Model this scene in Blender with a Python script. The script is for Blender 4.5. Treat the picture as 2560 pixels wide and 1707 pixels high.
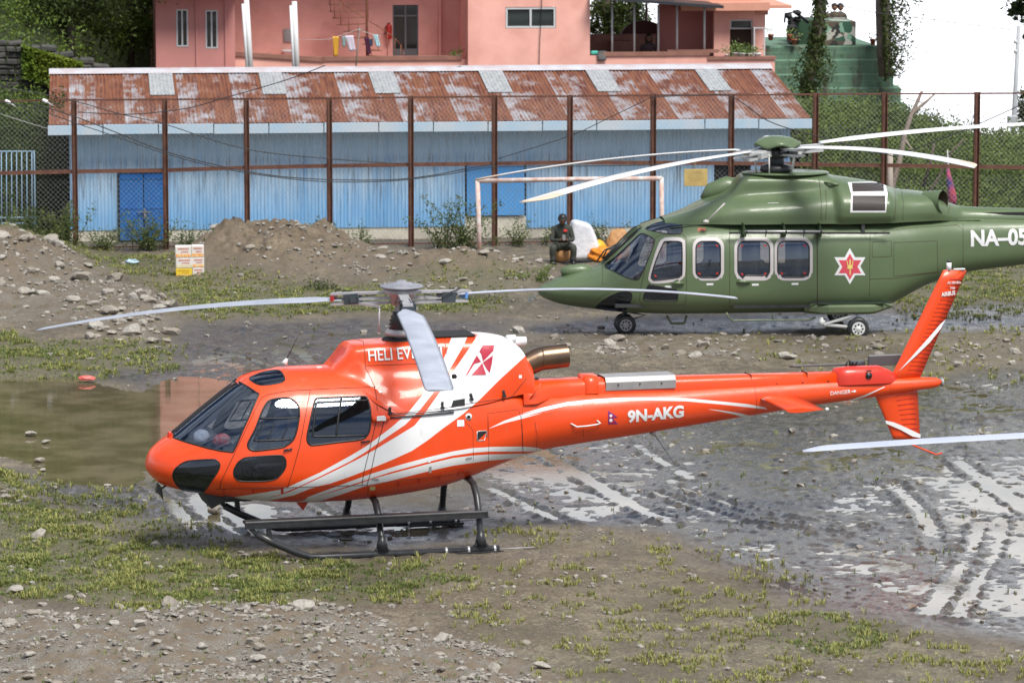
import bpy, bmesh, math, random
import numpy as np
from mathutils import Vector, Matrix
from mathutils.geometry import delaunay_2d_cdt

for o in list(bpy.data.objects): bpy.data.objects.remove(o, do_unlink=True)
SC = bpy.context.scene
COL = SC.collection
R = math.radians
rng = np.random.default_rng(7)
random.seed(7)

# ------------------------------------------------------------ camera
FPX, CAMH, VH = 10400.0, 10.2, -590.0        # focal length in photo pixels, eye height, horizon row
PITCH = math.atan((853.5 - VH) / FPX)
cam = bpy.data.cameras.new('camera')
cam.sensor_width = 36.0
cam.lens = FPX / 2560 * 36.0
cam.clip_start, cam.clip_end = 1.0, 3000.0
cam.dof.use_dof = True
cam.dof.focus_distance = 56.0
cam.dof.aperture_fstop = 4.0
camo = bpy.data.objects.new('camera', cam)
COL.objects.link(camo)
camo.location = (0, 0, CAMH)
camo.rotation_euler = (math.pi / 2 - PITCH, 0, 0)
SC.camera = camo

# ------------------------------------------------------------ sky and sun
SUN_EL, SUN_AZ = R(58), R(150)               # azimuth clockwise from +Y: behind the camera, to the right
w = bpy.data.worlds.new('World'); SC.world = w
w.use_nodes = True
nt = w.node_tree; N = nt.nodes; L = nt.links
bg = N['Background']
sky = N.new('ShaderNodeTexSky'); sky.sky_type = 'NISHITA'; sky.sun_disc = False
sky.sun_elevation = SUN_EL; sky.sun_rotation = SUN_AZ
sky.dust_density = 2.0; sky.altitude = 2000
tc = N.new('ShaderNodeTexCoord')
mp = N.new('ShaderNodeMapping'); mp.inputs['Scale'].default_value = (1.0, 1.0, 3.2)
nz = N.new('ShaderNodeTexNoise'); nz.inputs['Scale'].default_value = 2.6
nz.inputs['Detail'].default_value = 7; nz.inputs['Roughness'].default_value = .55
cr = N.new('ShaderNodeValToRGB')
cr.color_ramp.elements[0].position = .42; cr.color_ramp.elements[1].position = .60
L.new(tc.outputs['Generated'], mp.inputs['Vector']); L.new(mp.outputs['Vector'], nz.inputs['Vector'])
L.new(nz.outputs['Fac'], cr.inputs['Fac'])
sep = N.new('ShaderNodeSeparateXYZ'); L.new(tc.outputs['Generated'], sep.inputs[0])
hz = N.new('ShaderNodeMapRange'); hz.inputs['From Min'].default_value = .30; hz.inputs['From Max'].default_value = .08
L.new(sep.outputs['Z'], hz.inputs['Value'])
mx0 = N.new('ShaderNodeMath'); mx0.operation = 'MAXIMUM'
L.new(cr.outputs['Color'], mx0.inputs[0]); L.new(hz.outputs['Result'], mx0.inputs[1])
mixs = N.new('ShaderNodeMix'); mixs.data_type = 'RGBA'
L.new(mx0.outputs[0], mixs.inputs['Factor'])
L.new(sky.outputs['Color'], mixs.inputs['A'])
cl = N.new('ShaderNodeMix'); cl.data_type = 'RGBA'      # cloud, in the sky texture's own units; brighter low over the valley
cl.inputs['A'].default_value = (8.2, 8.5, 9.2, 1); cl.inputs['B'].default_value = (17, 17.4, 18.4, 1)
lowb = N.new('ShaderNodeMapRange'); lowb.inputs['From Min'].default_value = .62; lowb.inputs['From Max'].default_value = .22; L.new(sep.outputs['Z'], lowb.inputs['Value'])
azb = N.new('ShaderNodeMapRange'); azb.inputs['From Min'].default_value = -.15; azb.inputs['From Max'].default_value = .45; L.new(sep.outputs['Y'], azb.inputs['Value'])
bb = N.new('ShaderNodeMath'); bb.operation = 'MULTIPLY'; L.new(lowb.outputs['Result'], bb.inputs[0]); L.new(azb.outputs['Result'], bb.inputs[1]); L.new(bb.outputs[0], cl.inputs['Factor'])
L.new(cl.outputs['Result'], mixs.inputs['B'])
L.new(mixs.outputs['Result'], bg.inputs['Color'])
bg.inputs['Strength'].default_value = 0.085
sl = bpy.data.lights.new('sun', 'SUN'); sl.energy = 4.2; sl.angle = R(24); sl.color = (1.0, .955, .89)
so = bpy.data.objects.new('sun', sl); COL.objects.link(so)
sd = Vector((math.sin(SUN_AZ) * math.cos(SUN_EL), math.cos(SUN_AZ) * math.cos(SUN_EL), math.sin(SUN_EL)))
so.rotation_euler = sd.to_track_quat('Z', 'Y').to_euler(); so.location = (20, -20, 60)
SC.view_settings.view_transform = 'Standard'; SC.view_settings.look = 'None'
SC.view_settings.exposure = 0.3; SC.view_settings.gamma = 1.0
SC.cycles.max_bounces = 6; SC.cycles.transparent_max_bounces = 12
SC.cycles.use_adaptive_sampling = True

# ------------------------------------------------------------ photo pixel -> point in the place
CP = np.array([0, 0, CAMH]); CF = np.array([0, math.cos(PITCH), -math.sin(PITCH)])
CU = np.array([0, math.sin(PITCH), math.cos(PITCH)])
def ray(u, v):
    d = CF * FPX + (u - 1280) * np.array([1., 0, 0]) - (v - 853.5) * CU
    return d / d[1]
def G(u, v, z=0.0):                      # on the level z
    d = ray(u, v); return CP + d * ((z - CAMH) / d[2])
def AY(u, v, y):                         # at the distance y
    return CP + ray(u, v) * y
KD = 2560 / 2352.0
def GD(x, y, z=0.0): return G(x * KD, y * KD, z)
def AD(x, y, Y): return AY(x * KD, y * KD, Y)
def proj_np(P):
    q = P - CP; f = q @ CF
    return 1280 + FPX * q[..., 0] / f, 853.5 - FPX * (q @ CU) / f

# ------------------------------------------------------------ tags and object building
def tag(o, label=None, cat=None, group=None, kind=None):
    if label: o['label'] = label
    if cat: o['category'] = cat
    if group: o['group'] = group
    if kind: o['kind'] = kind
    return o
def empty(name, loc, rz=0, label=None, cat=None, group=None):
    o = bpy.data.objects.new(name, None); COL.objects.link(o)
    o.empty_display_size = .3
    o.location = loc; o.rotation_euler = (0, 0, rz)
    return tag(o, label, cat, group)
def mesh_np(name, V, F, mats, smooth=False, fm=None, parent=None, loc=None):
    """F: array (n,k) or a list of arrays"""
    V = np.asarray(V, dtype=np.float32)
    Fs = F if isinstance(F, list) and np.ndim(F[0]) == 2 else [np.asarray(F)]
    Fs = [np.asarray(a, dtype=np.int32) for a in Fs if len(a)]
    me = bpy.data.meshes.new(name)
    me.vertices.add(len(V)); me.vertices.foreach_set('co', V.ravel())
    tot = np.concatenate([np.full(len(a), a.shape[1], dtype=np.int32) for a in Fs])
    lv = np.concatenate([a.ravel() for a in Fs])
    st = np.concatenate([[0], np.cumsum(tot)[:-1]]).astype(np.int32)
    me.loops.add(len(lv)); me.loops.foreach_set('vertex_index', lv)
    me.polygons.add(len(tot)); me.polygons.foreach_set('loop_start', st); me.polygons.foreach_set('loop_total', tot)
    if fm is not None: me.polygons.foreach_set('material_index', np.asarray(fm, dtype=np.int32))
    me.polygons.foreach_set('use_smooth', np.full(len(tot), bool(smooth)))
    me.update(calc_edges=True); me.validate()
    for m in (mats if isinstance(mats, (list, tuple)) else [mats]): me.materials.append(m)
    o = bpy.data.objects.new(name, me); COL.objects.link(o)
    if parent: o.parent = parent
    if loc is not None: o.location = loc
    return o
def dup(root, loc=None, rz=None, label=None, group=None):
    r = root.copy(); COL.objects.link(r)
    if loc is not None: r.location = loc
    if rz is not None: r.rotation_euler = (root.rotation_euler[0], root.rotation_euler[1], rz)
    if label: r['label'] = label
    if group: r['group'] = group
    for ch in root.children:
        c = ch.copy(); COL.objects.link(c); c.parent = r
        for g in ch.children:
            d = g.copy(); COL.objects.link(d); d.parent = c
    return r

class MB:
    """collects shapes of one part; build() links them as ONE mesh object"""
    def __init__(s): s.V = []; s.F = []; s.M = []; s.S = []; s.n = 0
    def add(s, V, F, m=0, sm=False):
        V = np.asarray(V, float).reshape(-1, 3)
        for f in F: s.F.append([int(i) + s.n for i in f]); s.M.append(m); s.S.append(sm)
        s.V.append(V); s.n += len(V); return s
    def box(s, c, d, rz=0, m=0, bev=0, rot=None):
        c = np.array(c, float); d = np.array(d, float) / 2
        if bev > 0:
            b = min(bev, d.min() * .95); P = []
            for ax in range(3):
                for sx in (-1, 1):
                    for sy in (-1, 1):
                        for sz in (-1, 1):
                            q = np.array([sx, sy, sz]) * (d - b); q[ax] += (sx, sy, sz)[ax] * b
                            P.append(q)
            bm = bmesh.new()
            for q in P: bm.verts.new(q)
            bmesh.ops.convex_hull(bm, input=bm.verts)
            bm.verts.index_update()
            V = np.array([v.co[:] for v in bm.verts]); F = [[v.index for v in f.verts] for f in bm.faces]; bm.free()
        else:
            V = np.array([[x, y, z] for x in (-1, 1) for y in (-1, 1) for z in (-1, 1)]) * d
            F = [(0, 1, 3, 2), (4, 6, 7, 5), (0, 4, 5, 1), (2, 3, 7, 6), (0, 2, 6, 4), (1, 5, 7, 3)]
        if rot is not None: V = V @ np.array(Matrix(rot).to_3x3()).T
        elif rz:
            cz, sz = math.cos(rz), math.sin(rz); V = V @ np.array([[cz, sz, 0], [-sz, cz, 0], [0, 0, 1]])
        return s.add(V + c, F, m)
    def bar(s, a, b, wd, ht, m=0):       # box from a to b
        a = Vector(a); b = Vector(b); d = b - a
        q = d.to_track_quat('X', 'Z').to_matrix()
        return s.box(tuple((a + b) / 2), (d.length, wd, ht), rot=q, m=m)
    def tube(s, pts, r, n=8, m=0, cap=True, sm=True):
        P = [Vector(p) for p in pts]; k = len(P)
        rr = r if hasattr(r, '__len__') else [r] * k
        V = []; up = None
        for i in range(k):
            t = (P[min(i + 1, k - 1)] - P[max(i - 1, 0)]).normalized()
            if up is None:
                up = Vector((0, 0, 1)) if abs(t.z) < .9 else Vector((1, 0, 0))
            u = (up - t * up.dot(t)).normalized(); v = t.cross(u); up = u
            for j in range(n):
                a = 2 * math.pi * j / n
                V.append(P[i] + (u * math.cos(a) + v * math.sin(a)) * rr[i])
        F = [(i * n + j, i * n + (j + 1) % n, (i + 1) * n + (j + 1) % n, (i + 1) * n + j) for i in range(k - 1) for j in range(n)]
        s.add([tuple(v) for v in V], F, m, sm)
        if cap:
            s.F.append([s.n - k * n + j for j in range(n)][::-1]); s.M.append(m); s.S.append(False)
            s.F.append([s.n - n + j for j in range(n)]); s.M.append(m); s.S.append(False)
        return s
    def lathe(s, prof, c=(0, 0, 0), axis='Z', n=24, m=0, sm=True):   # prof: (radius, height)
        V = []
        for r, h in prof:
            for j in range(n):
                a = 2 * math.pi * j / n; x, y = r * math.cos(a), r * math.sin(a)
                V.append({'Z': (x, y, h), 'Y': (x, h, y), 'X': (h, x, y)}[axis])
        k = len(prof)
        F = [(i * n + j, i * n + (j + 1) % n, (i + 1) * n + (j + 1) % n, (i + 1) * n + j) for i in range(k - 1) for j in range(n)]
        if prof[0][0] > 1e-4: F.append(tuple(range(n))[::-1])
        if prof[-1][0] > 1e-4: F.append(tuple((k - 1) * n + j for j in range(n)))
        return s.add(np.array(V) + np.array(c), F, m, sm)
    def sheet(s, grid, m=0, sm=True):    # grid (a,b,3)
        g = np.asarray(grid, float); a, b = g.shape[:2]
        F = [(i * b + j, i * b + j + 1, (i + 1) * b + j + 1, (i + 1) * b + j) for i in range(a - 1) for j in range(b - 1)]
        return s.add(g.reshape(-1, 3), F, m, sm)
    def prism(s, poly, axis, h0, h1, m=0):   # polygon in the other two axes, pushed along axis
        k = len(poly); V = []
        for h in (h0, h1):
            for p, q in poly:
                V.append({'X': (h, p, q), 'Y': (p, h, q), 'Z': (p, q, h)}[axis])
        F = [tuple(range(k)), tuple(range(2 * k - 1, k - 1, -1))] + [(i, i + k, (i + 1) % k + k, (i + 1) % k) for i in range(k)]
        return s.add(V, F, m)
    def build(s, name, mats, parent=None, loc=None, fix=True):
        V = np.concatenate(s.V) if s.V else np.zeros((0, 3))
        me = bpy.data.meshes.new(name); me.from_pydata(V.tolist(), [], s.F)
        me.polygons.foreach_set('material_index', s.M); me.polygons.foreach_set('use_smooth', s.S)
        for mm in (mats if isinstance(mats, (list, tuple)) else [mats]): me.materials.append(mm)
        if fix:
            bm = bmesh.new(); bm.from_mesh(me); bmesh.ops.recalc_face_normals(bm, faces=bm.faces); bm.to_mesh(me); bm.free()
        me.update()
        o = bpy.data.objects.new(name, me); COL.objects.link(o)
        if parent: o.parent = parent
        if loc is not None: o.location = loc
        return o

# ------------------------------------------------------------ noise in numpy
def _hash(ix, iy, seed):
    h = (ix.astype(np.int64) * 374761393 + iy.astype(np.int64) * 668265263 + seed * 974634777) & 0xffffffff
    h = ((h ^ (h >> 13)) * 1274126177) & 0xffffffff
    return ((h ^ (h >> 16)) & 0xffff) / 65535.0
def vnoise(x, y, seed=0):
    ix = np.floor(x); iy = np.floor(y); fx = x - ix; fy = y - iy
    fx = fx * fx * (3 - 2 * fx); fy = fy * fy * (3 - 2 * fy)
    a = _hash(ix, iy, seed); b = _hash(ix + 1, iy, seed); c = _hash(ix, iy + 1, seed); d = _hash(ix + 1, iy + 1, seed)
    return (a + (b - a) * fx) * (1 - fy) + (c + (d - c) * fx) * fy
def fbm(x, y, sc, oct=4, seed=0, gain=.5):
    s = 0; a = 1; t = 0
    for k in range(oct):
        s = s + a * vnoise(x * sc + 17.3 * k, y * sc - 9.1 * k, seed + k); t += a; a *= gain; sc *= 2.03
    return s / t * 2 - 1
def sstep(a, b, x):
    t = np.clip((x - a) / (b - a), 0, 1); return t * t * (3 - 2 * t)
def polysd(px, py, poly):
    """signed distance to a polygon, positive inside"""
    poly = np.asarray(poly, float); n = len(poly)
    d = np.full(np.shape(px), 1e9); ins = np.zeros(np.shape(px), bool)
    for i in range(n):
        x0, y0 = poly[i]; x1, y1 = poly[(i + 1) % n]; ex, ey = x1 - x0, y1 - y0
        t = np.clip(((px - x0) * ex + (py - y0) * ey) / (ex * ex + ey * ey + 1e-12), 0, 1)
        d = np.minimum(d, (px - x0 - t * ex) ** 2 + (py - y0 - t * ey) ** 2)
        c = (y0 > py) != (y1 > py)
        with np.errstate(divide='ignore', invalid='ignore'):
            ins ^= c & (px < (x1 - x0) * (py - y0) / (y1 - y0 + 1e-15) + x0)
    d = np.sqrt(d); return np.where(ins, d, -d)
def pchip(xs, ys):
    xs = np.asarray(xs, float); ys = np.asarray(ys, float); h = np.diff(xs); dl = np.diff(ys) / h
    m = np.zeros_like(ys)
    for i in range(1, len(xs) - 1):
        if dl[i - 1] * dl[i] > 0:
            w1 = 2 * h[i] + h[i - 1]; w2 = h[i] + 2 * h[i - 1]; m[i] = (w1 + w2) / (w1 / dl[i - 1] + w2 / dl[i])
    m[0] = dl[0]; m[-1] = dl[-1]
    def f(x):
        x = np.clip(x, xs[0], xs[-1]); i = np.clip(np.searchsorted(xs, x) - 1, 0, len(xs) - 2)
        t = (x - xs[i]) / h[i]; t2 = t * t; t3 = t2 * t
        return (2 * t3 - 3 * t2 + 1) * ys[i] + (t3 - 2 * t2 + t) * h[i] * m[i] + (-2 * t3 + 3 * t2) * ys[i + 1] + (t3 - t2) * h[i] * m[i + 1]
    return f

# ------------------------------------------------------------ materials
class NT:
    def __init__(s, name):
        s.m = bpy.data.materials.new(name); s.m.use_nodes = True; s.t = s.m.node_tree
        s.p = s.t.nodes['Principled BSDF']; s.out = s.t.nodes['Material Output']
    def n(s, typ, **kw):
        nd = s.t.nodes.new(typ)
        for k, v in kw.items():
            if k in nd.inputs: nd.inputs[k].default_value = v
            else: setattr(nd, k, v)
        return nd
    def l(s, a, b): s.t.links.new(a, b); return s
    def coord(s, scale=(1, 1, 1), rot=(0, 0, 0)):
        t = s.n('ShaderNodeTexCoord'); m = s.n('ShaderNodeMapping')
        m.inputs['Scale'].default_value = scale; m.inputs['Rotation'].default_value = rot
        s.l(t.outputs['Object'], m.inputs['Vector']); return m.outputs['Vector']
    def noise(s, scale, detail=4, rough=.55, vec=None, stretch=(1, 1, 1)):
        nd = s.n('ShaderNodeTexNoise'); nd.inputs['Scale'].default_value = scale
        nd.inputs['Detail'].default_value = detail; nd.inputs['Roughness'].default_value = rough
        s.l(vec if vec is not None else s.coord(stretch), nd.inputs['Vector']); return nd.outputs['Fac']
    def ramp(s, fac, stops, interp='LINEAR'):
        r = s.n('ShaderNodeValToRGB'); e = r.color_ramp.elements; r.color_ramp.interpolation = interp
        while len(e) > 1: e.remove(e[-1])
        for i, (p, c) in enumerate(stops):
            if not hasattr(c, '__len__'): c = (c, c, c)
            el = e[0] if i == 0 else e.new(p)
            el.position = p; el.color = (*c[:3], 1)
        s.l(fac, r.inputs['Fac']); return r.outputs['Color']
    def mix(s, fac, a, b, mode='MIX'):
        m = s.n('ShaderNodeMix'); m.data_type = 'RGBA'; m.blend_type = mode
        for sock, v in ((m.inputs['Factor'], fac), (m.inputs['A'], a), (m.inputs['B'], b)):
            if hasattr(v, 'is_linked'): s.l(v, sock)
            elif hasattr(v, '__len__'): sock.default_value = (*v[:3], 1)
            else: sock.default_value = v if sock.type == 'VALUE' else (v, v, v, 1)
        return m.outputs['Result']
    def math(s, op, a, b=None, c=None):
        m = s.n('ShaderNodeMath'); m.operation = op
        for i, v in enumerate((a, b, c)):
            if v is None: continue
            if hasattr(v, 'is_linked'): s.l(v, m.inputs[i])
            else: m.inputs[i].default_value = v
        return m.outputs[0]
    def attr(s, name):
        a = s.n('ShaderNodeAttribute'); a.attribute_name = name; return a
    def bump(s, h, strength=.3, dist=.02):
        b = s.n('ShaderNodeBump'); b.inputs['Strength'].default_value = strength; b.inputs['Distance'].default_value = dist
        s.l(h, b.inputs['Height']); s.l(b.outputs['Normal'], s.p.inputs['Normal']); return s
    def col(s, c):
        if hasattr(c, 'is_linked'): s.l(c, s.p.inputs['Base Color'])
        else: s.p.inputs['Base Color'].default_value = (*c[:3], 1)
        return s
    def set(s, **kw):
        for k, v in kw.items():
            k = {'rough': 'Roughness', 'metal': 'Metallic', 'coat': 'Coat Weight', 'coatr': 'Coat Roughness', 'spec': 'Specular IOR Level',
                 'ior': 'IOR', 'trans': 'Transmission Weight', 'alpha': 'Alpha'}.get(k, k)
            if hasattr(v, 'is_linked'): s.l(v, s.p.inputs[k])
            else: s.p.inputs[k].default_value = v
        return s
def M(name, c, rough=.6, metal=0, var=None, bump=None, coat=0, spec=.5):
    """plain procedural material: colour mottled towards `var` (colour, scale, amount)"""
    t = NT(name)
    if var:
        c2, sc, am = var
        f = t.noise(sc, 5); f = t.ramp(f, [(.35, 0), (.65, am)])
        t.col(t.mix(f, c, c2))
    else:
        f = t.noise(3.0, 3); t.col(t.mix(t.ramp(f, [(.3, 0), (.7, 1)]), c, [x * .88 for x in c]))
    t.set(rough=rough, metal=metal, coat=coat, spec=spec)
    if coat: t.set(coatr=.06)
    if bump: t.bump(t.noise(bump[0], 4), bump[1], bump[2] if len(bump) > 2 else .01)
    return t.m
def segs(P0, P1, r, n=3):
    """many straight thin prisms at once -> V, F arrays"""
    P0 = np.asarray(P0, float); P1 = np.asarray(P1, float); d = P1 - P0
    L_ = np.linalg.norm(d, axis=1, keepdims=True) + 1e-9; d = d / L_
    ref = np.where(np.abs(d[:, 2:3]) > .9, np.array([[1., 0, 0]]), np.array([[0, 0, 1.]]))
    u = np.cross(d, ref); u /= np.linalg.norm(u, axis=1, keepdims=True); v = np.cross(d, u)
    r = np.broadcast_to(np.asarray(r, float).reshape(-1, 1) if np.ndim(r) else r, (len(P0), 1))
    V = []
    for P in (P0, P1):
        for j in range(n):
            a = 2 * math.pi * j / n; V.append(P + (u * math.cos(a) + v * math.sin(a)) * r)
    V = np.stack(V, 1).reshape(-1, 3); base = (np.arange(len(P0)) * 2 * n)[:, None, None]
    F = np.array([[j, (j + 1) % n, n + (j + 1) % n, n + j] for j in range(n)])[None] + base
    return V, F.reshape(-1, 4)
def leaves(P, size, seed=0, flat=0.0, aspect=.5):
    """one small folded leaf (two triangles) at every point of P"""
    g = np.random.default_rng(seed); n = len(P)
    d = g.normal(size=(n, 3)); d[:, 2] = d[:, 2] * (1 - flat) ; d /= np.linalg.norm(d, axis=1, keepdims=True)
    u = np.cross(d, g.normal(size=(n, 3))); u /= np.linalg.norm(u, axis=1, keepdims=True)
    s = (size * g.uniform(.6, 1.35, n))[:, None] if np.isscalar(size) else (np.asarray(size) * g.uniform(.6, 1.35, n))[:, None]
    A = P - d * s * .5; B = P + u * s * aspect * .5 + np.cross(d, u) * s * .12; Cc = P + d * s * .5; D = P - u * s * aspect * .5 + np.cross(d, u) * s * .12
    V = np.stack([A, B, Cc, D], 1).reshape(-1, 3); b = (np.arange(n) * 4)[:, None]
    return V, np.array([[0, 1, 2, 3]]) + b
# ============================================================ GROUND
FS = .103; FA = math.atan(FS); FO = np.array([0, 88.46, 0])       # fence line, shed and house share this bearing
FX = np.array([math.cos(FA), math.sin(FA), 0]); FY = np.array([-math.sin(FA), math.cos(FA), 0])
def W(x, y, z=0.0): return tuple(FO + FX * x + FY * y + np.array([0, 0, z]))
def fl(x, v, yo):                        # photo point (2352-wide reading) on the frame's plane y = yo -> (x, z)
    d = ray(x * KD, v * KD); t = ((FO - CP) @ FY + yo) / (d @ FY); P = CP + d * t - FO
    return P @ FX, P[2]
def gp(poly): return [tuple(GD(x, y)[:2]) for x, y in poly]

WETP = [gp(p) for p in (
    [(350, 790), (420, 745), (800, 728), (1200, 738), (1200, 800), (700, 870), (500, 900), (330, 895), (180, 868), (300, 850)],
    [(70, 1085), (345, 1095), (600, 1130), (1100, 1180), (1130, 1250), (900, 1285), (640, 1262), (400, 1240), (150, 1190), (60, 1130)],
    [(1000, 1060), (1250, 1000), (1900, 895), (2500, 830), (2700, 1560), (2200, 1475), (1900, 1405), (1750, 1340), (1560, 1300), (1480, 1240), (1300, 1215), (1130, 1195), (1000, 1150)],
    [(1150, 735), (1500, 740), (2050, 715), (2600, 690), (2600, 765), (2150, 768), (1700, 768), (1200, 775)])]
PONDP = gp([(-400, 878), (0, 872), (180, 868), (330, 900), (430, 868), (520, 880), (500, 960), (420, 1040), (345, 1098), (300, 1112), (200, 1108), (100, 1100), (70, 1080), (0, 1055), (-400, 1020)])
PUDP = [gp(p) for p in (
    [(1090, 1062), (1180, 1045), (1270, 1062), (1330, 1100), (1270, 1112), (1130, 1102)],
    [(1205, 1035), (1290, 1038), (1300, 1052), (1215, 1050)],
    [(1235, 1080), (1300, 1088), (1345, 1112), (1310, 1118), (1260, 1100)],
    [(1390, 1118), (1440, 1120), (1465, 1150), (1425, 1162), (1400, 1145)],
    [(1180, 1165), (1300, 1160), (1420, 1175), (1340, 1195), (1200, 1185)],
    [(2170, 1075), (2260, 1090), (2352, 1070), (2480, 1090), (2500, 1200), (2330, 1190), (2240, 1175), (2200, 1130)],
    [(2140, 1195), (2260, 1200), (2500, 1185), (2520, 1330), (2320, 1300), (2210, 1240)],
    [(2095, 1400), (2170, 1285), (2225, 1300), (2165, 1398), (2125, 1412)],
    [(1960, 1285), (2050, 1265), (2130, 1285), (2140, 1312), (2010, 1312)],
    [(2270, 1335), (2352, 1350), (2400, 1460), (2310, 1430)],
    [(1890, 1150), (2010, 1140), (2040, 1155), (1930, 1165)],
    [(1880, 1240), (1960, 1250), (1980, 1270), (1920, 1275)],
    [(1700, 1100), (1850, 1110), (1800, 1125), (1690, 1118)],
    [(420, 1150), (520, 1140), (640, 1165), (560, 1200), (450, 1190)],
    [(900, 1160), (1060, 1180), (1040, 1215), (940, 1225), (880, 1190)],
    [(2000, 890), (2150, 880), (2200, 895), (2060, 905)],
    [(2100, 800), (2350, 790), (2380, 805), (2150, 812)],
    [(520, 1528), (590, 1536), (615, 1562), (580, 1590), (530, 1580)])]
GRASSP = [(gp(p), a) for p, a in (
    ([(-80, 1060), (60, 1095), (70, 1150), (200, 1205), (420, 1258), (700, 1290), (1000, 1300), (1060, 1340), (900, 1395), (700, 1400), (560, 1400), (400, 1425), (200, 1402), (0, 1382), (-80, 1382)], .85),
    ([(900, 1290), (1500, 1310), (1750, 1345), (2000, 1415), (2450, 1530), (2450, 1620), (1300, 1620), (1150, 1490), (950, 1430)], .24),
    ([(1720, 1430), (1900, 1425), (2100, 1460), (2050, 1520), (1800, 1520)], .35),
    ([(-80, 740), (100, 790), (380, 790), (440, 850), (180, 866), (-80, 868)], .75),
    ([(200, 600), (480, 640), (780, 670), (1200, 640), (1180, 722), (800, 730), (450, 742), (380, 700)], .62), ([(400, 685), (1150, 680), (1150, 720), (420, 735)], .9),
    ([(2050, 640), (2500, 590), (2500, 725), (2100, 735)], .8),
    ([(-80, 560), (420, 585), (400, 625), (200, 610), (-80, 590)], .8),
    ([(1650, 770), (2500, 750), (2500, 900), (2000, 880), (1700, 830)], .22),
    ([(60, 1120), (400, 1150), (600, 1250), (300, 1270), (60, 1200)], .3),
    ([(1100, 1230), (1500, 1230), (1900, 1310), (1800, 1345), (1400, 1320)], .22))]
GRAVP = [(gp(p), a) for p, a in (
    ([(-80, 1388), (200, 1408), (480, 1398), (760, 1398), (900, 1440), (1050, 1480), (1180, 1505), (1320, 1580), (1320, 1700), (-80, 1700)], 1),
    ([(-80, 570), (120, 590), (380, 690), (420, 750), (340, 790), (100, 760), (-80, 740)], .75),
    ([(1160, 758), (1400, 765), (1700, 772), (2040, 768), (2030, 835), (1850, 838), (1500, 832), (1180, 795)], .75),
    ([(2120, 790), (2500, 780), (2500, 860), (2150, 850)], .6),
    ([(480, 520), (760, 560), (1250, 600), (1230, 650), (1100, 700), (780, 650), (470, 620)], .6),
    ([(-80, 1080), (60, 1110), (90, 1200), (0, 1230), (-80, 1230)], .5))]
def gauss(x, y, cx, cy, sx, sy): return np.exp(-((x - cx) / sx) ** 2 - ((y - cy) / sy) ** 2)
M1 = GD(640, 598); M2 = GD(960, 640); M3 = GD(20, 640); M4 = GD(1130, 640)
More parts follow.
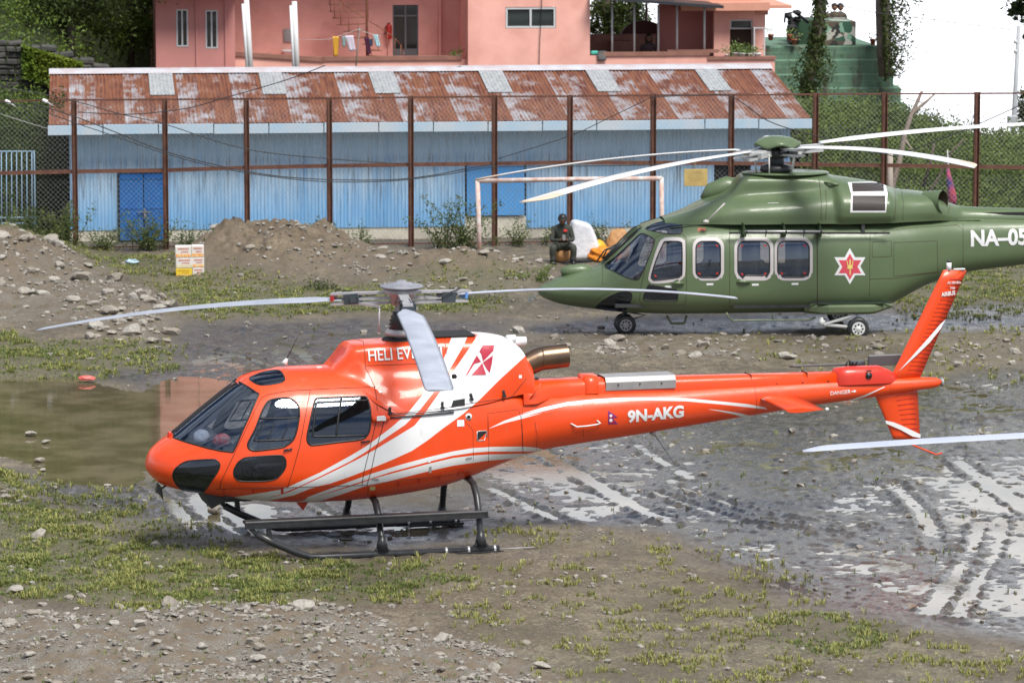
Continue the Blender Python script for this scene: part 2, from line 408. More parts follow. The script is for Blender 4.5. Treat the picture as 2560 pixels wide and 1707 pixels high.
def fields(x, y):
    n1 = fbm(x, y, .55, 4, 3); n2 = fbm(x, y, 2.3, 4, 11); n3 = fbm(x, y, 6.5, 3, 23); n4 = fbm(x, y, 12., 2, 29)
    wob = n1 * .7 + n2 * .22
    wet = np.zeros_like(x)
    for p in WETP: wet = np.maximum(wet, sstep(-.5, .9, polysd(x, y, p) + wob * 1.1))
    grass = np.zeros_like(x)
    for p, a in GRASSP: grass = np.maximum(grass, a * sstep(-.5, .6, polysd(x, y, p) + wob))
    grav = np.zeros_like(x)
    for p, a in GRAVP: grav = np.maximum(grav, a * sstep(-.3, .4, polysd(x, y, p) + wob * .7))
    sp = polysd(x, y, PONDP) + n2 * .18 + n1 * .25
    h = .060 + .03 * n1 + .012 * n2
    # wet flats sink to the water line, their noise makes small pools
    h = h * (1 - wet) + wet * (.012 + .018 * n1 + .022 * n2 + .022 * n3 + .013 * n4)
    h = h - .20 * sstep(-.45, 1.2, sp + n3 * .25)
    pm = np.zeros_like(x)
    for p in PUDP: pm = np.maximum(pm, sstep(-.55, .55, polysd(x, y, p) + n2 * .30 + n3 * .12))
    # gravel bank in front (higher towards the camera), mounds, rubble slope
    bank = sstep(-.2, 1.8, polysd(x, y, GRAVP[0][0]) + wob * .4)
    h = h + bank * (.16 + .07 * n1 + .05 * n2 + .018 * n3)
    h = h - pm * (.020 + np.maximum(h - .03, 0) * .8 - .010 * n3)
    gg = np.minimum(gauss(x, y, M1[0] - .05, M1[1] - .3, 1.25, 2.0) * 1.2, .60 + .06 * n2); g1 = gg + .16 * gauss(x, y, M1[0] + 1.7, M1[1] - .6, 1.0, 1.5) + .25 * gauss(x, y, M1[0] - 1.3, M1[1] - .8, .8, 1.2) + .27 * gauss(x, y, M2[0] - .6, M2[1] + .4, 2.4, 1.5) + .30 * gauss(x, y, M4[0] - .4, M4[1] + .4, 1.3, 1.6)
    g3 = .75 * gauss(x, y, M3[0] - .8, M3[1] + 1.5, 1.8, 3.6) + .18 * gauss(x, y, GD(260, 730)[0], GD(260, 730)[1], 1.3, 2.2)
    h = h + g1 * (1 + .22 * n2 + .16 * n3) + g3 * (1 + .3 * n2 + .12 * n3)
    mound = np.clip(g1 * 2 + g3 * 1.2, 0, 1)
    # wheel ruts
    for pts, r in RUTS:
        d = np.full_like(x, 1e9)
        for (ax, ay), (bx, by) in zip(pts[:-1], pts[1:]):
            ex, ey = bx - ax, by - ay; t = np.clip(((x - ax) * ex + (y - ay) * ey) / (ex * ex + ey * ey), 0, 1)
            d = np.minimum(d, np.hypot(x - ax - t * ex, y - ay - t * ey))
        s = sstep(r * .95, r * .45, d); rim = np.exp(-((d - r * 1.25) / (r * .4)) ** 2)
        h = h - s * (.008 + .022 * np.clip(n2 + .2, 0, 1) + .016 * n3) + rim * (.018 + .022 * n3 + .012 * n4)
    # small step up onto the fence footing and the ditch by the seat
    fd = (y - (88.46 + FS * x))
    h = h * (1 - sstep(-6, -2, fd) * (1 - np.clip(mound * 3, 0, 1)) * .95)
    dx, dy = GD(1272, 640)[:2]
    h = h - .045 * np.exp(-((x - dx - (y - dy) * .16) / .32) ** 2) * sstep(dy - 6.5, dy - 4, y) * sstep(dy + 4.5, dy + 2.5, y)
    h = h + (n3 * .017 + n4 * .012 + .02 * n2) * (1 - wet) + grav * (n3 * .018 + n4 * .008) * (1 - pm)
    far = sstep(93, 100, y); h = h * (1 - far) - .8 * np.maximum(y - 112, 0)
    return h, wet, grass, grav, mound, sp
RUTS = [([tuple(GD(a, b)[:2]) for a, b in p], r) for p, r in (
    ([(2260, 1200), (2235, 1270), (2190, 1340), (2130, 1410)], .15), ([(2300, 1190), (2275, 1280), (2230, 1350), (2200, 1420)], .13),
    ([(1230, 1030), (1330, 1090), (1450, 1160), (1540, 1200)], .16), ([(1100, 1110), (1250, 1180), (1330, 1220)], .14),
    ([(1460, 1020), (1520, 1060), (1590, 1100)], .13), ([(440, 1120), (470, 1180), (560, 1230)], .11), ([(505, 1130), (540, 1190), (600, 1235)], .12),
    ([(330, 1110), (400, 1160), (450, 1225)], .10), ([(2200, 1060), (2300, 1130), (2400, 1200)], .16), ([(1160, 740), (1215, 690), (1250, 640)], .14),
    ([(1800, 1000), (2000, 980), (2352, 960)], .15), ([(1500, 1130), (1700, 1200), (1950, 1230)], .12), ([(1560, 1120), (1760, 1185), (2000, 1215)], .12), ([(1620, 1280), (1760, 1340), (1850, 1370)], .11), ([(2050, 1110), (2120, 1180), (2150, 1260)], .15), ([(1150, 1000), (1400, 990), (1700, 960)], .15), ([(560, 760), (680, 800), (760, 870)], .14), ([(450, 800), (560, 820), (650, 850)], .13), ([(660, 1110), (720, 1160), (770, 1190)], .10))]

ys = [-40., -10, 10, 25, 35, 40, 43]; yy = 44.0
while yy < 93: ys.append(yy); yy += .052 * (yy / 48) ** 2
ys += [94, 95, 96, 98, 101, 105, 110, 118, 130, 150]
ys = np.array(ys)
us = np.concatenate([[-3, -1.5, -.8, -.45, -.28, -.2], np.linspace(-.155, .155, 600), [.2, .28, .45, .8, 1.5, 3]])
YY, UU = np.meshgrid(ys, us, indexing='ij'); XX = UU * np.maximum(YY, 30)
hh, wet, grass, grav, mound, sp_ = fields(XX.ravel(), YY.ravel())
edge = (np.abs(UU.ravel()) > .17) | (YY.ravel() < 44)
hh = np.where(edge, np.maximum(hh, .05), hh)
V = np.stack([XX.ravel(), YY.ravel(), hh], 1)
a_, b_ = YY.shape
ii = (np.arange(a_ - 1)[:, None] * b_ + np.arange(b_ - 1)[None]).ravel()
F = np.stack([ii, ii + 1, ii + b_ + 1, ii + b_], 1)

t = NT('mud_ground')
aw, ag, av, am = t.attr('wet'), t.attr('grass'), t.attr('gravel'), t.attr('mound')
nA = t.noise(1.3, 6, .6); nB = t.noise(9, 5, .6); nC = t.noise(55, 3, .7)
nD = t.noise(3.6, 6, .65); nE = t.noise(22, 4, .7)
dry = t.mix(t.ramp(nA, [(.38, 0), (.62, 1)]), (.118, .094, .062), (.200, .164, .112))
dry = t.mix(t.ramp(nD, [(.46, 0), (.60, .85)]), dry, (.075, .061, .041))
dry = t.mix(t.ramp(nE, [(.50, 0), (.62, .75)]), dry, (.32, .285, .22))
dry = t.mix(t.ramp(nC, [(.55, 0), (.68, .8)]), dry, (.050, .040, .030))
dry = t.mix(t.ramp(t.noise(6.5, 6, .72), [(.52, 0), (.62, .7)]), dry, (.070, .062, .046))
wetc = t.mix(t.ramp(nD, [(.42, 0), (.58, 1)]), (.050, .043, .033), (.10, .088, .070))
wetc = t.mix(t.ramp(nE, [(.54, 0), (.62, .7)]), wetc, (.028, .024, .019))
gr = t.mix(t.ramp(nD, [(.40, 0), (.60, 1)]), (.055, .062, .024), (.115, .098, .050))
gr = t.mix(t.ramp(nE, [(.48, 0), (.62, .7)]), gr, (.12, .13, .05))
gv = t.mix(t.ramp(nC, [(.38, 0), (.58, 1)]), (.085, .076, .062), (.225, .208, .180))
gv = t.mix(t.ramp(nD, [(.42, 0), (.56, .85)]), gv, (.15, .112, .070))
mc = t.mix(t.ramp(nD, [(.38, 0), (.62, 1)]), (.105, .078, .050), (.19, .148, .098))
mc = t.mix(t.ramp(nE, [(.50, 0), (.62, .7)]), mc, (.075, .055, .038))
nL = t.noise(.55, 5, .6); dry = t.mix(t.ramp(nL, [(.44, 0), (.60, .65)]), dry, (.085, .070, .048))
c = t.mix(av.outputs['Fac'], dry, gv)
c = t.mix(am.outputs['Fac'], c, mc)
c = t.mix(t.math('MULTIPLY', ag.outputs['Fac'], .85), c, gr)
c = t.mix(aw.outputs['Fac'], c, wetc)
t.col(c)
rw = t.ramp(nD, [(.36, .10), (.62, .34)])
t.set(rough=t.mix(aw.outputs['Fac'], t.ramp(nD, [(.40, .85), (.56, .50)]), rw), spec=t.mix(aw.outputs["Fac"], .5, 1.0))
hb = t.math('ADD', t.math('ADD', t.math('MULTIPLY', nB, .6), t.math('MULTIPLY', nC, .35)), t.math('MULTIPLY', nE, .6))
hb = t.math('MULTIPLY', hb, t.math('SUBTRACT', 1.0, t.math('MULTIPLY', aw.outputs['Fac'], .80)))
t.bump(hb, .8, .035)
gobj = mesh_np('ground', V, F, t.m, smooth=True)
for nm, arr in (('wet', wet), ('grass', grass), ('gravel', grav), ('mound', mound)):
    gobj.data.attributes.new(nm, 'FLOAT', 'POINT').data.foreach_set('value', arr.astype(np.float32))
tag(gobj, 'wet muddy ground of the field with ruts, gravel and patches of grass', 'ground', kind='structure')

t = NT('muddy_water'); wn_ = t.noise(1.1, 5, .6); t.col(t.mix(t.ramp(wn_, [(.42, 0), (.60, 1)]), (.085, .072, .040), (.150, .125, .078))); t.set(rough=.015, ior=1.33)
t.bump(t.noise(9, 2, .5, stretch=(1, 2.5, 1)), .03, .01)
wv = []
for x0, x1, y0, y1 in ((-16, 16, 44.5, 82),):
    wv = [(x0, y0, .0), (x1, y0, .0), (x1, y1, .0), (x0, y1, .0)]
tag(mesh_np('water', wv, [(0, 1, 2, 3)], t.m), 'brown standing water in the pond and the puddles', 'water', kind='structure')

# ------------------------------------------------------------ grass
def frustum_pts(n, y0=44.3, y1=92, g=rng):
    u = g.uniform(0, 1, n); y = 1 / (1 / y0 - u * (1 / y0 - 1 / y1)); x = g.uniform(-.135, .135, n) * y
    return x, y
def make_grass(name, n, hmin, hmax, blades, cols, dens, seed, label, thin=.011):
    g = np.random.default_rng(seed)
    x, y = frustum_pts(n, g=g)
    h, we, gr_, gv_, mo, sp = fields(x, y)
    clump = fbm(x, y, 3.1, 3, 77); clump2 = fbm(x, y, .8, 2, 91)
    p = dens(gr_, we, gv_, mo, sp, clump, clump2)
    k = g.uniform(0, 1, n) < p
    x, y, h, we = x[k], y[k], h[k], we[k]; k2 = h > -.015; x, y, h, we = x[k2], y[k2], h[k2], we[k2]
    m = len(x); sc = y / 56.0
    X = np.repeat(x, blades); Y = np.repeat(y, blades); Hh = np.repeat(h, blades); S = np.repeat(np.minimum(sc, 1.25), blades)
    tot = len(X); a = g.uniform(0, 2 * np.pi, tot); L_ = g.uniform(hmin, hmax, tot) * np.repeat(g.uniform(.6, 1.3, m), blades); lean = g.uniform(.15, .95, tot)
    r0 = g.uniform(0, .02, tot); bx = X + np.cos(a) * r0; by = Y + np.sin(a) * r0
    dx, dy = np.cos(a) * lean * L_, np.sin(a) * lean * L_; wd = thin * g.uniform(.6, 1.2, tot) * S
    a2 = a + g.uniform(1, 2, tot); wx, wy = np.cos(a2) * wd / 2, np.sin(a2) * wd / 2
    z0 = Hh - .006
    V = np.stack([np.stack([bx - wx, by - wy, z0], 1), np.stack([bx + wx, by + wy, z0], 1),
                  np.stack([bx + dx * .45 + wx * .8, by + dy * .45 + wy * .8, z0 + L_ * .62], 1), np.stack([bx + dx * .45 - wx * .8, by + dy * .45 - wy * .8, z0 + L_ * .62], 1),
                  np.stack([bx + dx, by + dy, z0 + L_ * (1.0 - .35 * lean)], 1)], 1).reshape(-1, 3)
    b = (np.arange(tot) * 5)[:, None]
    o = mesh_np(name, V, [np.array([[0, 1, 2, 3]]) + b, np.array([[3, 2, 4]]) + b], cols)
    return tag(o, label, 'grass', kind='stuff')
def grass_mat(name, c1, c2, c3):
    t = NT(name); n = t.noise(2.2, 4, .6); n2 = t.noise(30, 2)
    c = t.mix(t.ramp(n, [(.35, 0), (.65, 1)]), c1, c2); c = t.mix(t.ramp(n2, [(.45, 0), (.65, .8)]), c, c3)
    t.col(c).set(rough=.55, spec=.3); return t.m
GM1 = grass_mat('short_grass', (.085, .14, .030), (.155, .205, .045), (.22, .205, .085))
GM2 = grass_mat('yellow_grass', (.24, .25, .065), (.34, .32, .11), (.15, .19, .05))
make_grass('grass', 480000, .020, .062, 6, GM1,
           lambda gr, we, gv, mo, sp, c, c2: gr * (.12 + 1.1 * sstep(-.25, .35, c)) * (1 - .8 * gv) * (gr > .25) * (.35 + .65 * sstep(-.4, .3, c2)), 1, 'short green and olive grass growing over the damp ground')
make_grass('grass', 130000, .035, .095, 9, GM2,
           lambda gr, we, gv, mo, sp, c, c2: 1.7 * (gr > .04) * np.minimum(gr, .5) * sstep(-.05, .4, c) * (1 - .7 * gv) + .02 * (gr > .3), 2, 'scattered yellowish tufts of grass in the mud', thin=.012)
make_grass('grass', 70000, .03, .08, 7, GM1,
           lambda gr, we, gv, mo, sp, c, c2: (.045 + .25 * (np.abs(sp + .3) < .35)) * (we > .1) * (sp < .1) * sstep(.1, .5, c) + .03 * gv * (1 - we) + .04 * mo, 3, 'sparse dark weeds standing in the wet mud and gravel')

# ------------------------------------------------------------ stones
def stone_mat(name, a, b, c):
    t = NT(name); n = t.noise(6, 5, .6)
    oi = t.n('ShaderNodeObjectInfo')
    k = t.mix(t.ramp(n, [(.35, 0), (.65, 1)]), a, b); k = t.mix(oi.outputs['Random'], k, c, 'MIX') if False else t.mix(t.ramp(oi.outputs['Random'], [(.3, 0), (1, .6)]), k, c)
    t.col(k).set(rough=.85); t.bump(t.noise(25, 4), .4, .01); return t.m
ST1 = stone_mat('pale_stone', (.24, .225, .20), (.40, .375, .33), (.19, .155, .115))
def rock_data(seed, flat=.6, sub=2, name='stone', mat=None):
    g = np.random.default_rng(seed); bm = bmesh.new()
    bmesh.ops.create_icosphere(bm, subdivisions=sub, radius=.5)
    for k in range(9):                   # chop with random planes -> facets
        n = g.normal(size=3); n /= np.linalg.norm(n); dd = g.uniform(.26, .42)
        nv = Vector(n)
        for v in bm.verts:
            e = v.co.dot(nv) - dd
            if e > 0: v.co -= nv * e
    for v in bm.verts:
        v.co *= 1 + g.uniform(-.04, .04); v.co.z *= flat
        v.co.x *= 1.15
    me = bpy.data.meshes.new(name); bm.to_mesh(me); bm.free(); me.materials.append(mat or ST1); return me
ROCKS = [rock_data(40 + i, (.5, .6, .7, .45, .8, .55)[i % 6]) for i in range(8)]
def put_rock(x, y, wd, label, group=None, k=None, sink=.22, name='stone'):
    hz_ = max(float(fields(np.array([x]), np.array([y]))[0][0]), -.03); hz_ = .015 if hz_ < -.02 else hz_
    o = bpy.data.objects.new(name, ROCKS[random.randrange(8) if k is None else k]); COL.objects.link(o)
    s = wd; o.scale = (s, s * random.uniform(.7, 1.0), s * random.uniform(.75, 1.1)); o.rotation_euler = (random.uniform(-.2, .2), random.uniform(-.2, .2), random.uniform(0, 6.28))
    o.location = (x, y, hz_ + s * (.5 - sink) * .5); return tag(o, label, 'stone', group)
for zx, zy, wd, lab in (
    (185, 45, 72, 'grey boulder standing in the brown pond, the biggest of the row there'), (282, 88, 62, 'grey stone in the pond just right of the biggest boulder'),
    (240, 200, 62, 'dark flat stone in the pond near its left side'), (256, 254, 50, 'small pale stone in the pond nearest its muddy shore'),
    (940, 735, 92, 'round pale stone alone in wet mud left of the skid tips'), (1302, 512, 100, 'grey stone in the puddle under the nose of the orange helicopter'),
    (475, 670, 32, 'small round white stone in thin grass below the pond'), (662, 850, 45, 'white stone in the green grass in front of the orange nose'),
    (235, 672, 110, 'wide pale broken slab in grass at the left edge below the pond'), (216, 712, 60, 'brownish stone right in front of the wide broken slab'),
    (66, 892, 50, 'tan stone at the left frame edge beside green grass'), (85, 1018, 110, 'long pale slab in the grass at the left frame edge'),
    (196, 972, 50, 'pointed pale stone in grass behind the long slab'), (426, 1045, 56, 'grey wedge shaped stone in the front grass'),
    (256, 1094, 66, 'grey angular stone at the front edge of the grass, left'), (725, 1107, 92, 'flat pale stone at the front edge of the grass, middle'),
    (1036, 1146, 130, 'big grey pointed boulder where grass meets the gravel bank'), (842, 1308, 112, 'blocky cream boulder with flat faces on the front gravel'),
    (1310, 1005, 46, 'small pointed stone alone in the grass before the skids'), (1840, 1145, 125, 'long white rock on the crest of the front gravel bank'),
    (1750, 1162, 70, 'flat grey stone touching the long white rock'), (1430, 1112, 60, 'round grey stone on the bank left of the long white rock'),
    (690, 1292, 76, 'flat grey stone left of the blocky cream boulder'), (465, 1314, 66, 'grey slab on the gravel left of the flat stone'),
    (900, 1222, 44, 'small white block behind the blocky cream boulder'), (50, 1252, 104, 'wide grey slab on the gravel at the left frame edge'),
    (1960, 1345, 74, 'upright dark slab standing in the gravel right of the bank plant'), (870, 1482, 112, 'brownish flat rock at the bottom front of the gravel'),
    (180, 1442, 90, 'tan flat stone in the bottom left corner gravel'), (36, 447, 72, 'white stone at the left frame edge below the pond corner'),
    (30, 482, 74, 'pale stone leaning by the white one at the left frame edge'), (332, 382, 40, 'small grey stone on the near shore of the pond'),
    (648, 342, 46, 'stone on the near shore of the pond close to the orange nose')):
    u, v = zx / 2.423, 1060 + zy / 2.423; P = G(u, v + 4, .05); put_rock(P[0], P[1], wd / 2.423 / FPX * P[1] * 1.05, lab)
for zx, zy, wd, lab in (
    (412, 1242, 74, 'white domed stone half buried in the gravel, front middle'), (280, 1257, 50, 'small egg shaped pale stone on the front gravel'),
    (605, 1308, 120, 'broken flat slab at the right end of the gravel bank'), (906, 1208, 52, 'pale stone among yellow tufts in front of the rear skid'),
    (1105, 1322, 62, 'flat white stone among tufts in the right foreground'), (285, 1487, 52, 'grey stone at the bottom edge of the gravel, middle'),
    (1232, 384, 26, 'dark lump of stone on the shiny mud below the tail boom')):
    u, v = 860 + zx / 2.423, 1060 + zy / 2.423; P = G(u, v + 3, .05); put_rock(P[0], P[1], wd / 2.423 / FPX * P[1] * 1.05, lab)
def scatter_rocks(n, poly, smin, smax, label, group):
    poly = np.array(poly); lo = poly.min(0); hi = poly.max(0); c = 0
    for _ in range(n * 30):
        x, y = rng.uniform(lo[0], hi[0]), rng.uniform(lo[1], hi[1])
        if polysd(np.array([x]), np.array([y]), poly)[0] < 0 or abs(x) > .127 * y: continue
        put_rock(x, y, smin + (smax - smin) * rng.random() ** 2.2, label, group); c += 1
        if c >= n: break
scatter_rocks(60, GRAVP[0][0], .05, .22, 'loose grey stone lying on the front gravel bank', 'loose stones on the front gravel bank')
scatter_rocks(85, GRAVP[1][0], .10, .45, 'pale stone in the rubble slope at the left', 'stones of the rubble slope')
scatter_rocks(28, gp([(220, 745), (400, 750), (410, 790), (300, 800), (200, 785)]), .15, .42, 'pale stone of the small heap at the foot of the rubble slope', 'stones of the heap behind the pond')
scatter_rocks(50, GRAVP[2][0], .08, .30, 'flat stone in the band of stones before the green helicopter', 'stones in the band before the green helicopter')
scatter_rocks(16, GRAVP[3][0], .10, .30, 'flat stone lying by the shiny puddles at the right', 'stones by the puddles at the right')
scatter_rocks(45, GRAVP[4][0], .10, .36, 'pale stone stuck in the earth heap by the fence', 'stones in the earth heap')
# gravel, uncountable
g = np.random.default_rng(5)
x, y = frustum_pts(310000, 44.3, 92, g)
h, we, gr_, gv_, mo, sp = fields(x, y)
p = .45 * gv_ ** 1.5 * (1 - .75 * we) * (.10 + 1.3 * sstep(-.15, .45, fbm(x, y, 1.3, 4, 55)) ** 1.5) + .14 * mo + .022 * sstep(-.1, .6, fbm(x, y, .9, 3, 66)) + .004
k = (g.uniform(0, 1, len(x)) < p) & (h > -.01); x, y, h = x[k], y[k], h[k]
n = len(x); s = (.018 + .10 * g.random(n) ** 3.4) * (.6 + .4 * y / 56)
bm = bmesh.new(); bmesh.ops.create_icosphere(bm, subdivisions=1, radius=.5)
base = np.array([v.co[:] for v in bm.verts]); tri = np.array([[v.index for v in f.verts] for f in bm.faces]); bm.free()
nb = len(base)
dirs = g.normal(size=(n, 3)); dirs /= np.linalg.norm(dirs, axis=1, keepdims=True)
B = base[None] * g.uniform(.6, 1.15, (n, nb, 1))
B[..., 2] *= g.uniform(.4, .8, (n, 1)); B[..., 0] *= g.uniform(.8, 1.5, (n, 1))
ca, sa = np.cos(g.uniform(0, 6.28, n))[:, None], np.sin(g.uniform(0, 6.28, n))[:, None]
Bx = B[..., 0] * ca - B[..., 1] * sa; By = B[..., 0] * sa + B[..., 1] * ca
Vg = np.stack([Bx * s[:, None] + x[:, None], By * s[:, None] + y[:, None], B[..., 2] * s[:, None] + (h + s * .12)[:, None]], -1).reshape(-1, 3)
t = NT('gravel'); nn = t.noise(7, 2, .5); n2 = t.n('ShaderNodeTexNoise'); n2.inputs['Scale'].default_value = 12; t.l(t.coord(), n2.inputs['Vector'])
t.col(t.mix(t.ramp(n2.outputs['Fac'], [(.35, 0), (.65, 1)]), (.13, .115, .098), (.33, .31, .275))).set(rough=.9)
tag(mesh_np('gravel', Vg, (tri[None] + (np.arange(n) * nb)[:, None, None]).reshape(-1, 3), t.m), 'fine gravel and stone chips strewn over the bank, slopes and mud', 'gravel', kind='stuff')
print('grass/gravel', n)
# ============================================================ BACKGROUND, all in the fence frame (x along, y away, z up)
class Th:
    def __init__(s, name, label, cat, x0, y0, z0=0, group=None):
        s.x0, s.y0, s.z0 = x0, y0, z0
        s.r = empty(name, W(x0, y0, z0), FA, label, cat, group)
    def part(s, name, mb, mats, parent=None):
        if parent is None: return mb.build(name, mats, s.r, (-s.x0, -s.y0, -s.z0))
        return mb.build(name, mats, parent)
    def partnp(s, name, V, F, mats, smooth=False, parent=None):
        return mesh_np(name, V, F, mats, smooth, parent=parent or s.r, loc=None if parent else (-s.x0, -s.y0, -s.z0))
def X0(x, v, yo): return fl(x, v, yo)[0]
def Z0(x, v, yo): return fl(x, v, yo)[1]
m_iron = M('rusty_iron', (.085, .034, .024), .8, 0, ((.16, .075, .045), 7, .7), (40, .3))
m_wire = M('galvanised_wire', (.42, .43, .42), .5, .2)
m_white = M('white_paint', (.72, .73, .74), .5)
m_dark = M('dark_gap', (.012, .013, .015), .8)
m_black = M('black_rubber', (.015, .015, .017), .5)
m_steel = M('bare_steel', (.45, .45, .46), .35, .8)

# ---------------------------------------------------------------- fence
PX = [-20, 172, 380, 567, 757, 944, 1136, 1309, 1500, 1679, 1872, 2030, 2242, 2440]
fx = [X0(x, 400, 0) for x in PX]
ZT = [Z0(x, v, 0) for x, v in zip(PX, [233, 230, 229, 228, 227, 224, 222, 222, 219, 219, 217, 216, 215, 214])]
ZM = [Z0(x, v, 0) for x, v in zip(PX, [398, 394, 391, 385, 381, 378, 376, 373, 374, 375, 378, 380, 383, 386])]
fence = Th('chain_link_fence', 'tall chain link fence on rusty brown iron posts in front of the blue shed', 'fence', fx[0], 0)
def hpost(mb, x, z0, z1, y=0):
    for s_ in (-1, 1): mb.box((x + s_ * .052, y, (z0 + z1) / 2), (.014, .11, z1 - z0))
    mb.box((x, y + .02, (z0 + z1) / 2), (.090, .014, z1 - z0))
    mb.box((x - .018, y - .035, (z0 + z1) / 2 - .02), (.03, .02, z1 - z0 - .2))
for i, x in enumerate(fx):
    mb = MB(); hpost(mb, x, -.1, ZT[i] + .03); fence.part('post', mb, m_iron)
for i in range(len(fx) - 1):
    a, b = fx[i] + .06, fx[i + 1] - .06
    mb = MB(); mb.bar((a, 0, ZT[i]), (b, 0, ZT[i + 1]), .035, .035); fence.part('top_rail', mb, m_iron)
    mb = MB(); mb.bar((a, .01, ZM[i]), (b, .01, ZM[i + 1]), .03, .075); mb.bar((a, -.02, ZM[i] - .035), (b, -.02, ZM[i + 1] - .035), .05, .012); fence.part('middle_rail', mb, m_iron)
    mb = MB(); mb.bar((a, 0, .06), (b, 0, .06), .03, .03); fence.part('bottom_rail', mb, m_iron)
    # wire mesh of the bay: diagonal wires clipped to the bay
    P0, P1 = [], []; st = .105; z0, z1 = .05, min(ZT[i], ZT[i + 1]) - .02; hgt = z1 - z0; sag = .02
    for sg in (1, -1):
        c = a - hgt if sg > 0 else a
        while c < b + (0 if sg > 0 else hgt):
            # line x = c + sg*(z-z0)
            lo, hi = z0, z1
            if sg > 0: lo = max(lo, z0 + a - c); hi = min(hi, z0 + b - c)
            else: lo = max(lo, z0 + c - b); hi = min(hi, z0 + c - a)
            if hi > lo + .01:
                P0.append((c + sg * (lo - z0), .035 + .004 * sg, lo)); P1.append((c + sg * (hi - z0), .035 + .004 * sg, hi))
            c += st
    Vw, Fw = segs(P0, P1, .0021, 3)
    fence.partnp('wire_mesh', Vw, Fw, m_wire)

# ---------------------------------------------------------------- blue shed
YW = 1.35                                       # wall plane behind the fence
sx0, sx1 = X0(160, 400, YW), X0(1815, 350, YW)
zw = Z0(900, 522, YW) + .0                      # bottom of the blue sheets
ze = Z0(900, 300, YW - .5)                      # eave
shed = Th('blue_shed', 'long blue corrugated iron shed with a rusty tin roof behind the fence', 'shed', sx0, YW)
def corr(x0, x1, rows, per=.078, amp=.010, n=6):
    """corrugated sheet: rows = [(y,z)] lines from one edge to the other; profile pushed along the normal"""
    k = int((x1 - x0) / per * n); xs = np.linspace(x0, x1, k); w_ = np.sin(xs / per * 2 * np.pi) * amp
    rows = np.array(rows, float); d = rows[-1] - rows[0]; nn = np.array([-d[1], d[0]]) / np.hypot(*d)
    V = np.stack([np.stack([xs, np.full(k, r[0]) + w_ * nn[0], np.full(k, r[1]) + w_ * nn[1]], 1) for r in rows])
    a, b = V.shape[:2]; ii = (np.arange(a - 1)[:, None] * b + np.arange(b - 1)[None]).ravel()
    return V.reshape(-1, 3), np.stack([ii, ii + 1, ii + b + 1, ii + b], 1)
t = NT('faded_blue_iron_lit_top')
vs = t.noise(1.0, 5, .65, stretch=(9, 1, .5)); vb = t.noise(1.1, 4, .6, stretch=(1, 1, .8)); vf = t.noise(1, 3, .6, stretch=(26, 1, 1.2))
c = t.mix(t.ramp(vb, [(.38, 0), (.62, 1)]), (.40, .60, .79), (.24, .47, .76))
c = t.mix(t.ramp(vs, [(.40, 0), (.66, .85)]), c, (.52, .68, .82))
c = t.mix(t.ramp(vf, [(.54, 0), (.68, .85)]), c, (.15, .19, .25))
tcn = t.n('ShaderNodeTexCoord'); sz = t.n('ShaderNodeSeparateXYZ'); t.l(tcn.outputs['Object'], sz.inputs[0])
mr = t.n('ShaderNodeMapRange'); mr.inputs['From Min'].default_value = 1.35; mr.inputs['From Max'].default_value = .55; t.l(sz.outputs['Z'], mr.inputs['Value'])
c = t.mix(t.math('MULTIPLY', mr.outputs['Result'], .65), c, (.10, .38, .74))
eave_lift = t.n('ShaderNodeMapRange'); eave_lift.inputs['From Min'].default_value = 1.75; eave_lift.inputs['From Max'].default_value = 1.9; t.l(sz.outputs['Z'], eave_lift.inputs['Value'])
c = t.mix(t.math('MULTIPLY', eave_lift.outputs['Result'], .6), c, (.50, .72, .90))  # top of the wall coloured paler to offset the eave's shade
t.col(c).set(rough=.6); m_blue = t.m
m_blue2 = M('deep_blue_paint', (.004, .12, .42), .5, 0, ((.012, .16, .46), 4, .8), (20, .2))
m_blue3 = M('mid_blue_paint', (.06, .32, .74), .55, 0, ((.16, .24, .33), 12, .35), (20, .2))
m_plinth = M('cream_plaster', (.72, .68, .57), .9, 0, ((.45, .42, .35), 2.5, .8), (15, .3))
door0, door1 = X0(275, 500, YW), X0(379, 500, YW); zd = Z0(320, 396, YW)
win0, win1 = X0(1070, 400, YW), X0(1206, 400, YW); wz0, wz1 = Z0(1100, 497, YW), Z0(1100, 379, YW)
dk0, dk1 = X0(1640, 400, YW), X0(1724, 400, YW); zk = Z0(1680, 375, YW)
for (a, b, lo, hi) in ((sx0, door0 - .02, zw, ze + .1), (door1 + .02, win0 - .02, zw, ze + .1), (win1 + .02, dk0, zw - .05, ze + .1), (dk1, sx1, zw - .05, ze + .1),
                       (door0 - .02, door1 + .02, zd + .03, ze + .1), (win0 - .02, win1 + .02, wz1 + .02, ze + .1), (dk0, dk1, zk, ze + .1)):
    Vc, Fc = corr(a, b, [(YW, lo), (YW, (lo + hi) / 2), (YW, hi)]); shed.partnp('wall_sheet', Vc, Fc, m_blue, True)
mb = MB()
for a, b in ((sx0 - .03, door0 - .03), (door1 + .03, dk0), (dk1, sx1)): mb.box(((a + b) / 2, YW + .02 + .1, zw / 2 - .1), (b - a, .2, zw + .2 + .02))
mb.box(((win0 + win1) / 2, YW + .12, (wz0) / 2), (win1 - win0 + .04, .23, wz0 - .02))
shed.part('plinth', mb, m_plinth)
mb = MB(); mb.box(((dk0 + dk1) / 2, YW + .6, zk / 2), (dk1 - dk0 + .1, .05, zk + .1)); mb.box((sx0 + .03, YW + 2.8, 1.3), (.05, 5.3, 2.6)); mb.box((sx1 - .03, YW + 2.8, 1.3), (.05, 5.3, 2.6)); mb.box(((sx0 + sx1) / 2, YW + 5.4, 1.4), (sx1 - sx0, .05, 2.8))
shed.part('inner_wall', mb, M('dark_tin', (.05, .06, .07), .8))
mb = MB(); mid = (door0 + door1) / 2 + .03
